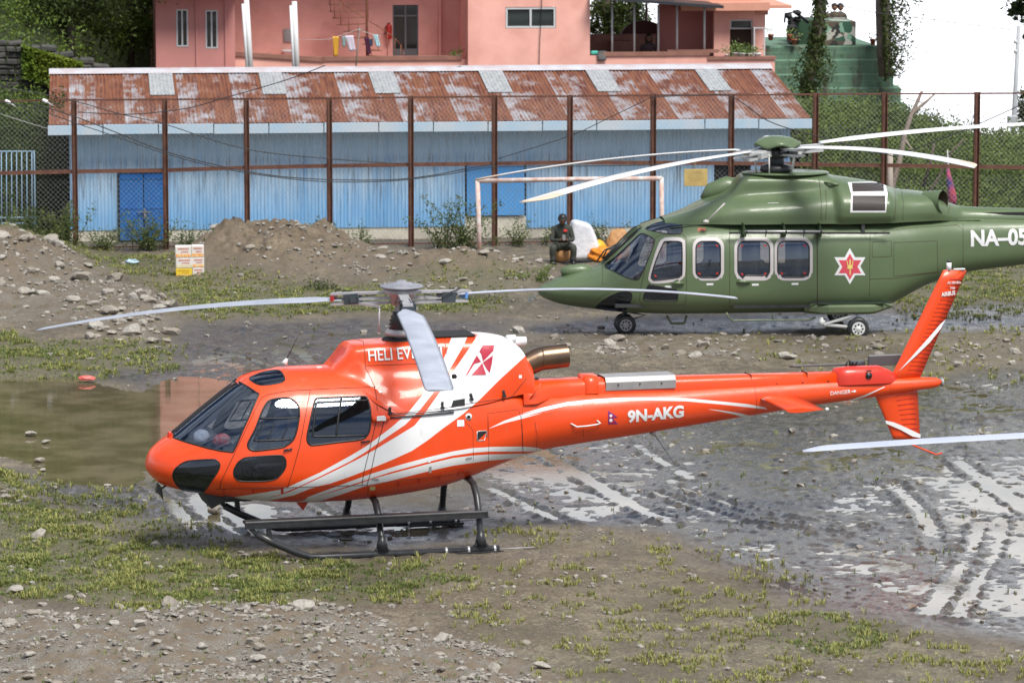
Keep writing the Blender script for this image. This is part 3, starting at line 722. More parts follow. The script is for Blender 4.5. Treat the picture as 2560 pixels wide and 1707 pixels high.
for a, b in ((door0, mid - .008), (mid + .008, door1)): mb.box(((a + b) / 2, YW - .03, zd / 2 + .02), (b - a, .03, zd - .05), bev=.008)
for a, b in ((door0, mid - .008), (mid + .008, door1)):
    for z_ in (.3, zd * .5, zd - .12): mb.box(((a + b) / 2, YW - .052, z_), (b - a - .06, .012, .05))
dr = shed.part('door', mb, m_blue2)
mb = MB(); mb.box((mid, YW - .085, zd * .44), (.26, .02, .022)); mb.box((mid + .02, YW - .09, zd * .44 + .02), (.04, .03, .10)); shed.part('bolt', mb, m_steel, dr)
mb = MB(); mb.box((mid + .03, YW - .10, zd * .44 - .09), (.06, .03, .08), bev=.01); mb.tube([(mid + .01, YW - .1, zd * .44 - .05), (mid + .01, YW - .1, zd * .44 - .01), (mid + .05, YW - .1, zd * .44 - .01), (mid + .05, YW - .1, zd * .44 - .05)], .006, 6); shed.part('padlock', mb, M('chrome', (.7, .7, .7), .25, .9), dr)
mb = MB(); mb.box((door0 - .02, YW - .04, zd / 2), (.03, .05, zd)); mb.box((door0 + (door1 - door0) / 2, YW - .04, zd + .005), (door1 - door0, .05, .03)); shed.part('door_frame', mb, m_dark)
mb = MB(); mb.box(((win0 + win1) / 2, YW - .03, (wz0 + wz1) / 2), (win1 - win0 - .03, .025, wz1 - wz0 - .03), bev=.006); mb.box(((win0 + win1) / 2, YW - .048, (wz0 + wz1) / 2), (.03, .012, wz1 - wz0 - .06)); shed.part('shutter', mb, m_blue3)
# roof
RD, yE = 5.5, YW - .55
rx0, rx1 = X0(112, 300, yE), X0(1862, 285, yE)
zE = ze + .19; zR = Z0(900, 160, yE + RD) - .02
t = NT('rusty_tin_roof')
tcn = t.n('ShaderNodeTexCoord'); sz = t.n('ShaderNodeSeparateXYZ'); t.l(tcn.outputs['Object'], sz.inputs[0])
saw = t.math('FRACT', t.math('MULTIPLY', t.math('ADD', sz.outputs['X'], 40.33), 1 / 1.19))
rib = t.noise(1, 2, .5, stretch=(27, .35, .35)); pat = t.noise(1, 6, .62, stretch=(2.4, 1.1, 1.1)); pa2 = t.noise(1, 4, .6, stretch=(7, 1.6, 1.6))
row = t.n('ShaderNodeMapRange'); row.inputs['From Min'].default_value = yE; row.inputs['From Max'].default_value = yE + RD; t.l(sz.outputs['Y'], row.inputs['Value'])
v = t.math('ADD', t.math('MULTIPLY', t.math('SUBTRACT', saw, .5), .27), t.math('MULTIPLY', pat, .9))
v = t.math('ADD', v, t.math('MULTIPLY', t.math('SUBTRACT', rib, .5), .38)); v = t.math('ADD', v, t.math('MULTIPLY', t.math('SUBTRACT', pa2, .5), .45))
mask = t.ramp(v, [(.27, 0), (.43, 1)])
rust = t.mix(t.ramp(pa2, [(.4, 0), (.6, 1)]), (.175, .052, .020), (.090, .022, .012))
rust = t.mix(t.ramp(rib, [(.4, 0), (.6, .6)]), rust, (.24, .095, .04))
tin = t.mix(t.ramp(pa2, [(.4, 0), (.6, 1)]), (.27, .26, .28), (.40, .395, .425))
t.col(t.mix(mask, tin, rust)).set(rough=.65, metal=0); m_roof = t.m
zj = (yE + RD * .46, zE + (zR - zE) * .46)
Vc, Fc = corr(rx0, rx1, [(yE, zE), (yE + RD * .24, zE + (zR - zE) * .24), (zj[0], zj[1])], per=.082, amp=.012)
rf = shed.partnp('roof', Vc, Fc, m_roof, True)
Vc2, Fc2 = corr(rx0, rx1, [(zj[0] - .1, zj[1] + .02), (yE + RD * .7, zE + (zR - zE) * .7 + .02), (yE + RD, zR + .02)], per=.082, amp=.012)
shed.partnp('upper_sheets', Vc2, Fc2, m_roof, True, rf)
Vc3, Fc3 = corr(rx0, rx1, [(yE + RD, zR + .02), (yE + RD + 3, zR - 1.1)], per=.082, amp=.012); shed.partnp('rear_sheets', Vc3, Fc3, m_roof, True, rf)
mb = MB(); q = [(rx0 - .02 + k * (rx1 - rx0 + .04) / 40, ) for k in range(41)]
gr_ = [[(x[0], yE + RD - .38, zR - .02 + .022), (x[0], yE + RD - .2, zR + .045), (x[0], yE + RD, zR + .10), (x[0], yE + RD + .3, zR + .02)] for x in q]
mb.sheet(gr_); shed.part('ridge_cap', mb, M('ridge_tin', (.50, .51, .55), .5, 0, ((.33, .13, .07), 3, .35)), rf)
m_sky = M('translucent_sheet', (.24, .26, .27), .55, 0, ((.42, .44, .45), 9, .9), (60, .4))
for a, b in ((340, 395), (592, 645), (843, 900), (1095, 1150), (1340, 1392), (1590, 1640)):
    xa, xb = X0(a, 163, yE + RD), X0(b, 163, yE + RD)
    V5, F5 = corr(xa, xb, [(yE + RD * .5, zE + (zR - zE) * .5 + .05), (yE + RD * .93, zE + (zR - zE) * .93 + .05)], per=.082, amp=.008)
    shed.partnp('skylight_sheet', V5, F5, m_sky, True, rf)
mb = MB(); k = 14; xs_ = np.linspace(rx0 - .03, rx1 + .03, k + 1)
for a, b in zip(xs_[:-1], xs_[1:]):
    mb.box(((a + b) / 2, yE - .04, zE - .11 + random.uniform(-.008, .008)), (b - a - .02, .02, .21), bev=.004)
shed.part('fascia', mb, M('blue_fascia', (.36, .52, .66), .5, 0, ((.50, .55, .60), 1.6, .9)))
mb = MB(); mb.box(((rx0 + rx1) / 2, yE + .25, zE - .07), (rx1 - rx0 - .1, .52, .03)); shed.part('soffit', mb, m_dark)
# white and brown props that stood on the roof / in the yard behind it
# ---------------------------------------------------------------- pink house
YB = 15.6                                        # front face
def pk(x, v, yo): return fl(x, v, yo)
m_pink = M('pink_plaster', (.80, .43, .36), .85, 0, ((.66, .33, .27), 1.4, .9), (30, .15))
m_pinkd = M('darker_pink_plaster', (.58, .25, .225), .85, 0, ((.50, .22, .20), .8, .8), (30, .15))  # a darker pink than the front walls
m_cop = M('brown_coping', (.22, .10, .075), .7, 0, ((.30, .15, .11), 3, .8))
m_glass = NT('window_glass'); m_glass.col((.02, .03, .03)).set(rough=.08, spec=.8); m_glass = m_glass.m
m_frame = M('grey_window_frame', (.55, .57, .58), .5)
xL, xR = X0(358, 80, YB), X0(1760, 80, YB)
house = Th('pink_house', 'pink plastered house with balconies standing behind the rusty shed', 'house', xL, YB)
xa, xb_ = X0(540, 80, YB), X0(1075, 80, YB); xc = X0(1355, 80, YB); HT = 7.4
def win(th, parent, x0, x1, z0, z1, y, n=2, mat=m_glass, fr=.035, deep=.08):
    mb = MB()
    for a, b, c_, d in ((x0, x1, z0, z0 + fr), (x0, x1, z1 - fr, z1), (x0, x0 + fr, z0 + fr, z1 - fr), (x1 - fr, x1, z0 + fr, z1 - fr)):
        mb.box(((a + b) / 2, y - .02, (c_ + d) / 2), (b - a, .06, d - c_))
    for k in range(1, n):
        xm = x0 + (x1 - x0) * k / n; mb.box((xm, y - .02, (z0 + z1) / 2), (fr * 1.1, .055, z1 - z0 - 2 * fr))
    w_ = th.part('window', mb, m_frame)
    mb = MB(); mb.box(((x0 + x1) / 2, y + .01, (z0 + z1) / 2), (x1 - x0 - fr, .012, z1 - z0 - fr)); th.part('pane', mb, mat, w_)
    return w_
def wall_with_holes(mb, x0, x1, z0, z1, y, holes, th=.22, m=0):
    xs = sorted({x0, x1, *[h[0] for h in holes], *[h[1] for h in holes]}); zs = sorted({z0, z1, *[h[2] for h in holes], *[h[3] for h in holes]})
    for a, b in zip(xs[:-1], xs[1:]):
        run = None
        for c_, d in zip(zs[:-1], zs[1:]):
            if any(h[0] <= (a + b) / 2 <= h[1] and h[2] <= (c_ + d) / 2 <= h[3] for h in holes): continue
            mb.box(((a + b) / 2, y + th / 2, (c_ + d) / 2), (b - a, th, d - c_), m=m)
# left block, a bit behind the front
wl = [(*[X0(x, 60, YB + .1) for x in (405, 432)], Z0(420, 108, YB + .1), Z0(420, 22, YB + .1)), (*[X0(x, 60, YB + .1) for x in (472, 500)], Z0(480, 112, YB + .1), Z0(480, 24, YB + .1))]
mb = MB(); wall_with_holes(mb, xL, xa, 0, HT, YB + .1, wl); mb.box((xL + .11, YB + 4.3, HT / 2), (.22, 8, HT)); mb.box((xa - .11, YB + 1.0, HT / 2), (.22, 1.3, HT))
# thin vertical ribs on the left block
for x in (452, 519): mb.box((X0(x, 60, YB), YB + .08, HT / 2), (.05, .05, HT))
house.part('wall', mb, m_pinkd)
mb = MB(); mb.box(((xL + xa) / 2 - .1, YB - .25, Z0(450, -12, YB - .3) + .15), (xa - xL + .4, .8, .3)); house.part('canopy_slab', mb, m_pinkd)
for h in wl: win(house, None, h[0], h[1], h[2], h[3], YB + .14, 2)
# recessed centre with door
YC = YB + 2.6
d0, d1 = X0(902, 80, YC), X0(961, 80, YC); dz1 = Z0(930, 12, YC); zf = Z0(930, 160, YC)
mb = MB(); wall_with_holes(mb, xa, xb_, 0, HT, YC, [(d0, d1, zf, dz1)]); mb.box((X0(1010, 60, YC - .1), YC - .08, HT / 2), (.06, .14, HT))
house.part('wall', mb, m_pink)
mb = MB()
for a, b in ((d0, d0 + .035), ((d0 + d1) / 2 - .025, (d0 + d1) / 2 + .025), (d1 - .035, d1)): mb.box(((a + b) / 2, YC + .05, (zf + dz1) / 2), (b - a, .05, dz1 - zf))
mb.box(((d0 + d1) / 2, YC + .045, dz1 - .28), (d1 - d0, .05, .04)); mb.box(((d0 + d1) / 2, YC + .05, zf + .25), (d1 - d0 - .05, .04, .55))
dd = house.part('door', mb, M('grey_door_frame', (.13, .15, .16), .5))
mb = MB(); mb.box(((d0 + d1) / 2, YC + .08, (zf + dz1) / 2), (d1 - d0 - .02, .012, dz1 - zf - .02)); house.part('pane', mb, m_glass, dd)
zfl = Z0(800, 160, YB + .2) - .35
mb = MB(); mb.box(((xa + xb_) / 2, YB + 1.45, zfl), (xb_ - xa, 2.3, .2)); house.part('balcony_floor', mb, m_pinkd)
za = Z0(540, 128, YB + .3); zb = Z0(700, 143, YB + .1); zc = Z0(1060, 139, YB + .1)
xm = X0(745, 140, YB + .1)
mb = MB(); mb.prism([(xa, 0), (xm, 0), (xm, zb), (xa, za)], 'Y', YB + .35, YB + .5); mb.box(((xm + xb_) / 2, YB + .42, zc / 2), (xb_ - xm, .15, zc)); house.part('parapet', mb, m_pink)
mb = MB(); mb.bar((xa, YB + .42, za + .04), (xm, YB + .42, zb + .04), .24, .10); mb.box(((xm + xb_) / 2 - .08, YB + .42, zc + .045), (xb_ - xm - .1, .24, .10)); house.part('coping', mb, m_cop)
# projecting block with sliding window
w2 = (X0(1161, 40, YB), X0(1277, 40, YB), Z0(1200, 66, YB), Z0(1200, 17, YB))
mb = MB(); wall_with_holes(mb, xb_, xc, 0, HT, YB, [w2]); mb.box((xb_ + .11, YB + 1.5, HT / 2), (.22, 2.55, HT)); mb.box((xc - .11, YB + 3, HT / 2), (.22, 5.5, HT)); house.part('wall', mb, m_pink)
win(house, None, w2[0] + .01, w2[1] - .01, w2[2] + .01, w2[3] - .01, YB + .06, 2, fr=.045)
# veranda
zv = Z0(1450, 128, YB); zv2 = Z0(1800, 123, YB)
xd, xe = X0(1628, 100, YB), X0(1780, 140, YB)
mb = MB(); mb.box(((xc + xd) / 2, YB + .1, zv / 2), (xd - xc, .18, zv)); house.part('parapet', mb, m_pink)
mb = MB(); mb.box(((xd + xe) / 2 , YB + .14, Z0(1700, 137, YB) / 2), (xe - xd, .26, Z0(1700, 137, YB))); house.part('terrace_wall', mb, m_pink)
mb = MB(); mb.box(((xc + X0(1660, 100, YB)) / 2, YB + .1, zv + .035), (X0(1555, 100, YB) - xc + .5, .26, .09)); mb.box(((X0(1560, 100, YB) + xd) / 2, YB + .25, zv + .08), (1.3, .2, .08)); mb.box(((xd + xe) / 2, YB + .14, Z0(1700, 137, YB) + .03), (xe - xd + .06, .34, .07)); house.part('coping', mb, m_cop)
mb = MB(); mb.box(((xc + xe) / 2, YB + 3, zv - 1.0), (xe - xc, 5.6, .15)); house.part('veranda_floor', mb, m_cop)
mb = MB()
for x in (1406, 1457, 1512, 1555 , 1618): mb.tube([(X0(x, 100, YB + .2), YB + .2, zv), (X0(x, 20, YB + .2), YB + .2, Z0(x, 12, YB + .2))], .028, 8)
for x in (1485, 1515): mb.tube([(X0(x, 100, YB + 5.4), YB + 5.4, zv - .9), (X0(x, 20, YB + 5.4), YB + 5.4, Z0(x, 12, YB + 5.4) + .1)], .03, 8)
house.part('veranda_post', mb, M('pale_post', (.50, .50, .50), .6))
mb = MB(); A_ = (X0(1357, 2, YB - .4), Z0(1357, -2, YB - .4)); B_ = (X0(1660, 22, YB - .4), Z0(1690, 20, YB - .4))
for k in range(6):
    a = k / 6; b = (k + 1) / 6
    mb.prism([(A_[0] + (B_[0] - A_[0]) * a, A_[1] + (B_[1] - A_[1]) * a - .0), (A_[0] + (B_[0] - A_[0]) * b + .02, A_[1] + (B_[1] - A_[1]) * b), (A_[0] + (B_[0] - A_[0]) * b + .02, A_[1] + (B_[1] - A_[1]) * b + .07), (A_[0] + (B_[0] - A_[0]) * a, A_[1] + (B_[1] - A_[1]) * a + .07)], 'Y', YB - .5 + .012 * k, YB + 6)
house.part('veranda_roof', mb, M('dark_roof_sheet', (.022, .028, .035), .5))
# veranda back: pink wall piece, arch, dark rail
mb = MB(); xg0, xg1 = X0(1515, 60, YB + 2.5), X0(1640, 60, YB + 2.5); mb.box(((xg0 + xg1) / 2 + .3, YB + 2.6, zv + .3), (xg1 - xg0 + .6, .2, 3.4)); house.part('back_wall', mb, m_pinkd)
mb = MB(); ax, az = X0(1478, 90, YB + 3.2), Z0(1478, 90, YB + 3.2)
arch = [(ax - .62, zv - 1)] + [(ax - .62 * math.cos(a) , az + .48 * math.sin(a)) for a in np.linspace(0, math.pi, 13)] + [(ax + .62, zv - 1)]
mb.prism(arch, 'Y', YB + 3.1, YB + 3.3); house.part('arched_panel', mb, M('maroon_panel', (.085, .025, .022), .7))
mb = MB(); mb.box((X0(1430, 110, YB + 2.2), YB + 2.2, zv + .12), (1.7, .12, .55)); mb.box((X0(1425, 110, YB + 2), YB + 2, zv - .0), (.5, .5, .5)); house.part('inner_parapet', mb, m_cop)
# right block
YR = YB + 1.2
xr0, xr1 = X0(1640, 60, YR), X0(1758, 60, YR); w3 = (X0(1677, 60, YR), X0(1729, 60, YR), Z0(1700, 132, YR), Z0(1700, 46, YR))
mb = MB(); wall_with_holes(mb, xr0, xr1, zv - 3, Z0(1700, 22, YR) + .0, YR, [w3]); mb.box((xr1 - .1, YR + 2.2, 2.2), (.2, 4, 4.4)); house.part('wall', mb, m_pink)
win(house, None, w3[0], w3[1], Z0(1700, 68, YR), w3[3], YR + .1, 1); mb = MB(); mb.box(((w3[0] + w3[1]) / 2, YR + .4, w3[2] + .4), (w3[1] - w3[0] + .1, .02, .9)); house.part('doorway', mb, M('dim_room', (.07, .06, .045), .9))
mb = MB(); a_ = X0(1728, 90, YR - .2); mb.box((a_ + .02, YR - .2, w3[2] + .38), (.03, .4, .78)); mb.box((a_ + .28, YR - .36, w3[2] + .38), (.03, .04, .78)); mb.box((a_ + .15, YR - .28, w3[2] + .76), (.3, .04, .03)); house.part('open_shutter', mb, m_frame)
mb = MB(); zc_ = Z0(1700, 24, YR - .3); mb.box((X0(1660, 20, YR), YR + 1.2, zc_ + .10), (X0(1762, 20, YR) - X0(1560, 20, YR), 3.4, .2)); mb.box((X0(1785, 20, YR), YR + 1.2, zc_ + .08), (.62, 3.2, .08)); mb.box((X0(1752, 30, YR - .1), YR + .3, zc_ - .06), (.3, .7, .16)); mb.box((X0(1650, 5, YR), YR + 1.6, zc_ + 1.2), (2.2, 3, 2.1)); mb.box(((xc + X0(1560, 5, YR)) / 2 + .3, YR + 3.6, zc_ + 1.5), (2.2, 3, 1.9)); house.part('upper_floor', mb, M('apricot_plaster', (.62, .30, .215), .85))
# main upper slab over centre to close the house
mb = MB(); mb.box(((xL + xc) / 2, YB + 4.4, HT + .1), (xc - xL + .3, 9.2, .2)); mb.box(((xL + xc) / 2, YB + 8.3, HT / 2), (xc - xL, .2, HT)); house.part('roof_slab', mb, m_pinkd)
# spiral stair in front of the recess
stair = Th('spiral_stair', 'brown iron spiral stair with railing beside the glazed door of the pink house', 'stair', X0(862, 100, YC - 1.1), YC - 1.1, zfl)
m_br = M('brown_rail', (.22, .09, .05), .6)
mb = MB(); px_ = X0(843, 60, YC - 1.1); mb.tube([(px_, YC - 1.1, zfl), (px_, YC - 1.1, zfl + 3.6)], .035, 8); stair.part('pole', mb, m_br)
mb = MB(); mt = MB(); prev = None
for k in range(19):
    a = math.pi * (.05 + k * .085) + math.pi * .0; z = zfl + .12 + k * .16; r = .95
    ex_ = px_ + r * math.cos(a + .1); ey_ = YC - 1.1 - r * .75 * math.sin(a + .1)
    mt.prism([(px_, YC - 1.1), (px_ + r * math.cos(a), YC - 1.1 - r * .75 * math.sin(a)), (px_ + r * math.cos(a + .27), YC - 1.1 - r * .75 * math.sin(a + .27))], 'Z', z, z + .02)
    mb.tube([(ex_, ey_, z), (ex_, ey_, z + .62)], .009, 5); 
    if prev: mb.tube([prev, (ex_, ey_, z + .62)], .014, 5)
    prev = (ex_, ey_, z + .62)
stair.part('tread', mt, m_br); stair.part('railing', mb, m_br)

def thing1(name, label, cat, mb, mats, x0=0, y0=0, z0=0, group=None):
    """single-mesh thing in the fence frame"""
    o = mb.build(name, mats); V = None
    me = o.data; me.transform(Matrix.Translation((-x0, -y0, -z0)))
    o.location = W(x0, y0, z0); o.rotation_euler = (0, 0, FA)
    return tag(o, label, cat, group)
# washing, mirror, basin, extinguisher, props
def cloth(x, v, wd, ln, yo, mat, name, label, sk=0, cat='laundry'):
    cx, cz = fl(x, v, yo); a, b = wd / 2, ln; g_ = []
    for i in range(9):
        r_ = []
        for j in range(6):
            s_ = j / 5 - .5; zz_ = i / 8
            r_.append((cx + s_ * wd * (1 - .35 * zz_ * (1 if sk == 0 else .4)) + sk * zz_ * .08, yo + .03 * math.sin(s_ * 14 + zz_ * 2) + .01, cz - zz_ * ln * (1 - .06 * math.sin(s_ * 9))))
        g_.append(r_)
    mb = MB(); mb.sheet(g_); o = thing1(name, label, cat, mb, mat, cx, yo, cz); sol = o.modifiers.new('thick', 'SOLIDIFY'); sol.thickness = .008; return o
YL = YB - .6
cloth(771, 84, .16, .50, YL, M('mustard_cloth', (.62, .33, .03), .9), 'towel', 'mustard yellow towel hanging on the clothes line')
cloth(790, 84, .10, .26, YL, M('teal_cloth', (.25, .36, .36), .9), 'rag', 'small teal rag hanging right beside the mustard towel')
cloth(802, 82, .20, .38, YL, M('lilac_cloth', (.62, .56, .66), .9), 'shirt', 'pale lilac shirt drying on the clothes line', 1)
cloth(841, 86, .12, .42, YL, M('plum_cloth', (.07, .012, .04), .9), 'trousers', 'dark plum trousers hanging right of the leaning pole', 1)
cloth(852, 90, .10, .18, YL, M('navy_cloth', (.05, .06, .10), .9), 'sock', 'small dark blue garment between plum trousers and light blue shirt')
cloth(862, 80, .12, .30, YL, M('sky_cloth', (.42, .66, .72), .9), 'shirt', 'light blue shirt at the right end of the clothes line', 1)
mb = MB(); a = fl(686, 92, YL); b = fl(824, 68, YL); c_ = fl(875, 84, YL)
mb.tube([(a[0], YL, a[1]), ((a[0] + b[0]) / 2, YL, (a[1] + b[1]) / 2 - .12), (b[0], YL, b[1]), ((b[0] + c_[0]) / 2, YL, (b[1] + c_[1]) / 2 - .02), (c_[0], YL, c_[1])], .005, 5)
thing1('clothes_line', 'thin line with washing between white pipe and leaning pole', 'clothes line', mb, m_frame, a[0], YL, a[1])
mb = MB(); a = fl(815, 150, YL + .05); b = fl(826, 64, YL + .05); mb.tube([(a[0], YL + .05, a[1] - .3), (b[0], YL + .05, b[1])], .018, 6); mb.tube([(b[0] - .06, YL + .05, b[1] - .02), (b[0] + .06, YL + .05, b[1] - .05)], .01, 5)
thing1('leaning_pole', 'thin grey pole leaning behind the shed ridge and holding the washing line', 'pole', mb, M('weathered_pole', (.22, .19, .17), .8), a[0], YL + .05, a[1])
for (xt, xb2, vt, lab) in ((566, 578, 0, 'white fluorescent tube fitting mast at the left, leaning by the balcony'), (676, 684, 4, 'white tube mast leaning in front of the sink')):
    mb = MB(); yo = YB - 1.2; b = fl(xb2, 156, yo); a = fl(xt, vt, yo)
    mb.tube([(b[0], yo, b[1] - .5), (a[0], yo, a[1])], .065, 12); mb.tube([(b[0] - .085, yo, b[1] - .5), (a[0] - .09, yo, a[1] - .10)], .035, 8)
    thing1('white_mast', lab, 'pole', mb, m_white, b[0], yo, b[1] - .5)
mb = MB(); a = fl(660, 82, YC - .03); mb.box((a[0], YC - .03, a[1]), (.20, .03, .32)); thing1('wall_mirror', 'rectangular mirror on the pink wall above the white basin', 'mirror', mb, [M('mirror', (.5, .53, .55), .08, .9)], a[0], YC, a[1])
mb = MB(); a = fl(661, 118, YC - .15); mb.lathe([(.02, -.10), (.08, -.08), (.17, 0), (.18, .03), (.15, .03), (.10, -.03), (.0, -.04)], (a[0], YC - .18, a[1])); mb.lathe([(.05, -.28), (.04, -.09)], (a[0], YC - .12, a[1]), n=10); thing1('wash_basin', 'white wall basin below the mirror on the balcony', 'basin', mb, m_white, a[0], YC, a[1])
mb = MB(); a = fl(893, 72, YC - .1); mb.lathe([(0, -.20), (.07, -.2), (.075, -.17), (.075, .12), (.05, .17), (.02, .19)], (a[0], YC - .12, a[1]), n=14); mb.box((a[0], YC - .12, a[1] + .2), (.07, .03, .03), m=1); mb.tube([(a[0] + .02, YC - .14, a[1] + .2), (a[0] - .1, YC - .14, a[1] + .1), (a[0] - .1, YC - .14, a[1] - .1)], .01, 5, m=1)
thing1('fire_extinguisher', 'red fire extinguisher on the wall left of the glazed door', 'extinguisher', mb, [M('red_paint', (.45, .02, .015), .4), m_black], a[0], YC, a[1])
m_terra = M('terracotta', (.35, .11, .06), .8); m_potw = M('pale_pot', (.55, .50, .50), .7)
LEAFG = M('house_plant_leaf', (.10, .17, .04), .6, 0, ((.2, .27, .07), 9, .8))
def pot(x, v, yo, r, label, m=None, hgt=None, leafn=60, spread=.12):
    m = m or m_terra
    a = fl(x, v, yo); h_ = hgt or r * 1.7; t_ = Th('potted_plant', label, 'potted plant', a[0], yo, a[1])
    mb = MB(); mb.lathe([(0, 0), (r * .7, 0), (r * .95, h_ * .8), (r * 1.1, h_ * .8), (r * 1.1, h_), (r * .85, h_), (r * .8, h_ * .85), (0, h_ * .85)], (a[0], yo, a[1]), n=14); t_.part('pot', mb, m)
    g = np.random.default_rng(int(x)); P = g.normal(size=(leafn, 3)) * (spread, spread, spread * .8) + (a[0], yo, a[1] + h_ + spread * .9)
    V5, F5 = leaves(P, .07, int(x)); t_.partnp('foliage', V5, F5, LEAFG)
for x, v, yo, r, lab, m, sp_ in ((1130/2.735+400, 0, 0, 0, None, None, 0),):
    pass
zt_ = YB + .14
pot(1670, 135, zt_, .06, 'small dark potted herb at the left end of the terrace wall', m_potw, None, 50, .09)
pot(1690, 135, zt_, .09, 'bushy green plant in a wide pale pink pot on the terrace wall', m_potw, None, 120, .11)
pot(1706, 135, zt_, .085, 'green plant in a white pot next to the wide pink pot', m_white, None, 110, .10)
pot(1722, 135, zt_, .08, 'red flowering plant in a pale pot on the terrace wall', m_potw, None, 60, .10)
pot(1740, 136, zt_, .09, 'white pot with low leaves at the right end of the terrace wall', m_white, None, 40, .07)
pot(1039, 136, YB + .42, .05, 'small cactus pot on the balcony coping', M('grey_pot', (.3, .31, .3), .8), None, 40, .05)
pot(1053, 136, YB + .42, .05, 'leafy sprig in a grey pot on the balcony coping, right of the cactus', M('grey_pot2', (.25, .27, .26), .8), .10, 50, .07)
mb = MB(); a = fl(1372, 132, YB); mb.sheet([[(a[0] + .07 * i + .02 * math.sin(j * 2), YB - .02 - .02 * (j > 2), a[1] + .16 - .05 * j * (1 if j > 1 else .3)) for i in range(4)] for j in range(6)]); o = thing1('grey_cloth', 'grey rag draped over the veranda coping', 'cloth', mb, M('grey_rag', (.12, .12, .12), .9), a[0], YB, a[1]); o.modifiers.new('thick', 'SOLIDIFY').thickness = .01
mb = MB(); a = fl(1363, 127, YB + .15); mb.box((a[0] + .02, YB + .1, a[1] + .06), (.20, .15, .10), bev=.03); thing1('teal_bundle', 'teal bundle lying on the veranda coping by the grey rag', 'bundle', mb, M('teal_plastic', (.06, .45, .36), .5), a[0], YB, a[1])

# ---------------------------------------------------------------- hillside left and behind
def hill_h(x, y):                         # frame coordinates
    base = np.clip((y - 7.5), 0, None) * .55 * np.where(y < 25, sstep(-9.05, -9.7, x), sstep(-3.5, -8.5, x))
    side = sstep(-9.2, -11.5, x) * np.clip(y - 2.0, 0, None) * .42
    return np.maximum(base, side) + .4 * fbm(x, y, .4, 3, 5) * sstep(2, 8, y)
xs = np.linspace(-60, -3.4, 130); ysl = np.linspace(1.5, 60, 120); Xh, Yh = np.meshgrid(xs, ysl)
Zh = hill_h(Xh, Yh) - .15; Vh = FO + Xh.ravel()[:, None] * FX + Yh.ravel()[:, None] * FY + np.stack([0 * Xh.ravel(), 0 * Xh.ravel(), Zh.ravel()], 1)
a_, b_ = Xh.shape; ii = (np.arange(a_ - 1)[:, None] * b_ + np.arange(b_ - 1)[None]).ravel()
m_hill = M('hill_soil', (.018, .026, .008), .9, 0, ((.04, .055, .014), 1.2, .9), (8, .5))
tag(mesh_np('hillside', Vh, np.stack([ii, ii + 1, ii + b_ + 1, ii + b_], 1), m_hill, True), 'steep green hillside behind the shed at the left', 'hillside', kind='structure')
def foliage_mat(name, a, b, c_):
    t = NT(name); n1_ = t.noise(1.2, 4, .6); n2_ = t.noise(14, 3, .6)
    k = t.mix(t.ramp(n1_, [(.38, 0), (.62, 1)]), a, b); k = t.mix(t.ramp(n2_, [(.45, 0), (.65, .7)]), k, c_)
    t.col(k).set(rough=.5, spec=.3)
    tr = t.n('ShaderNodeBsdfTranslucent'); t.l(k, tr.inputs['Color']); ms = t.n('ShaderNodeMixShader'); ms.inputs[0].default_value = .3
    t.l(t.p.outputs[0], ms.inputs[1]); t.l(tr.outputs[0], ms.inputs[2]); t.l(ms.outputs[0], t.out.inputs['Surface']); return t.m
FM1 = foliage_mat('hill_foliage', (.055, .105, .020), (.13, .20, .032), (.22, .28, .055))
FM2 = foliage_mat('dark_foliage', (.022, .045, .013), (.055, .088, .020), (.11, .14, .035))
FM3 = foliage_mat('bright_foliage', (.12, .19, .02), (.22, .28, .03), (.09, .14, .02))
FM4 = foliage_mat('pine_foliage', (.020, .045, .018), (.05, .09, .028), (.10, .14, .04))
FM6 = foliage_mat('bank_foliage', (.04, .075, .02), (.13, .20, .03), (.20, .25, .06))
FM5 = foliage_mat('weed_foliage', (.05, .09, .025), (.11, .15, .045), (.16, .19, .07))
def toW(P): P = np.asarray(P, float); return FO + P[:, :1] * FX + P[:, 1:2] * FY + np.stack([0 * P[:, 0], 0 * P[:, 0], P[:, 2]], 1)
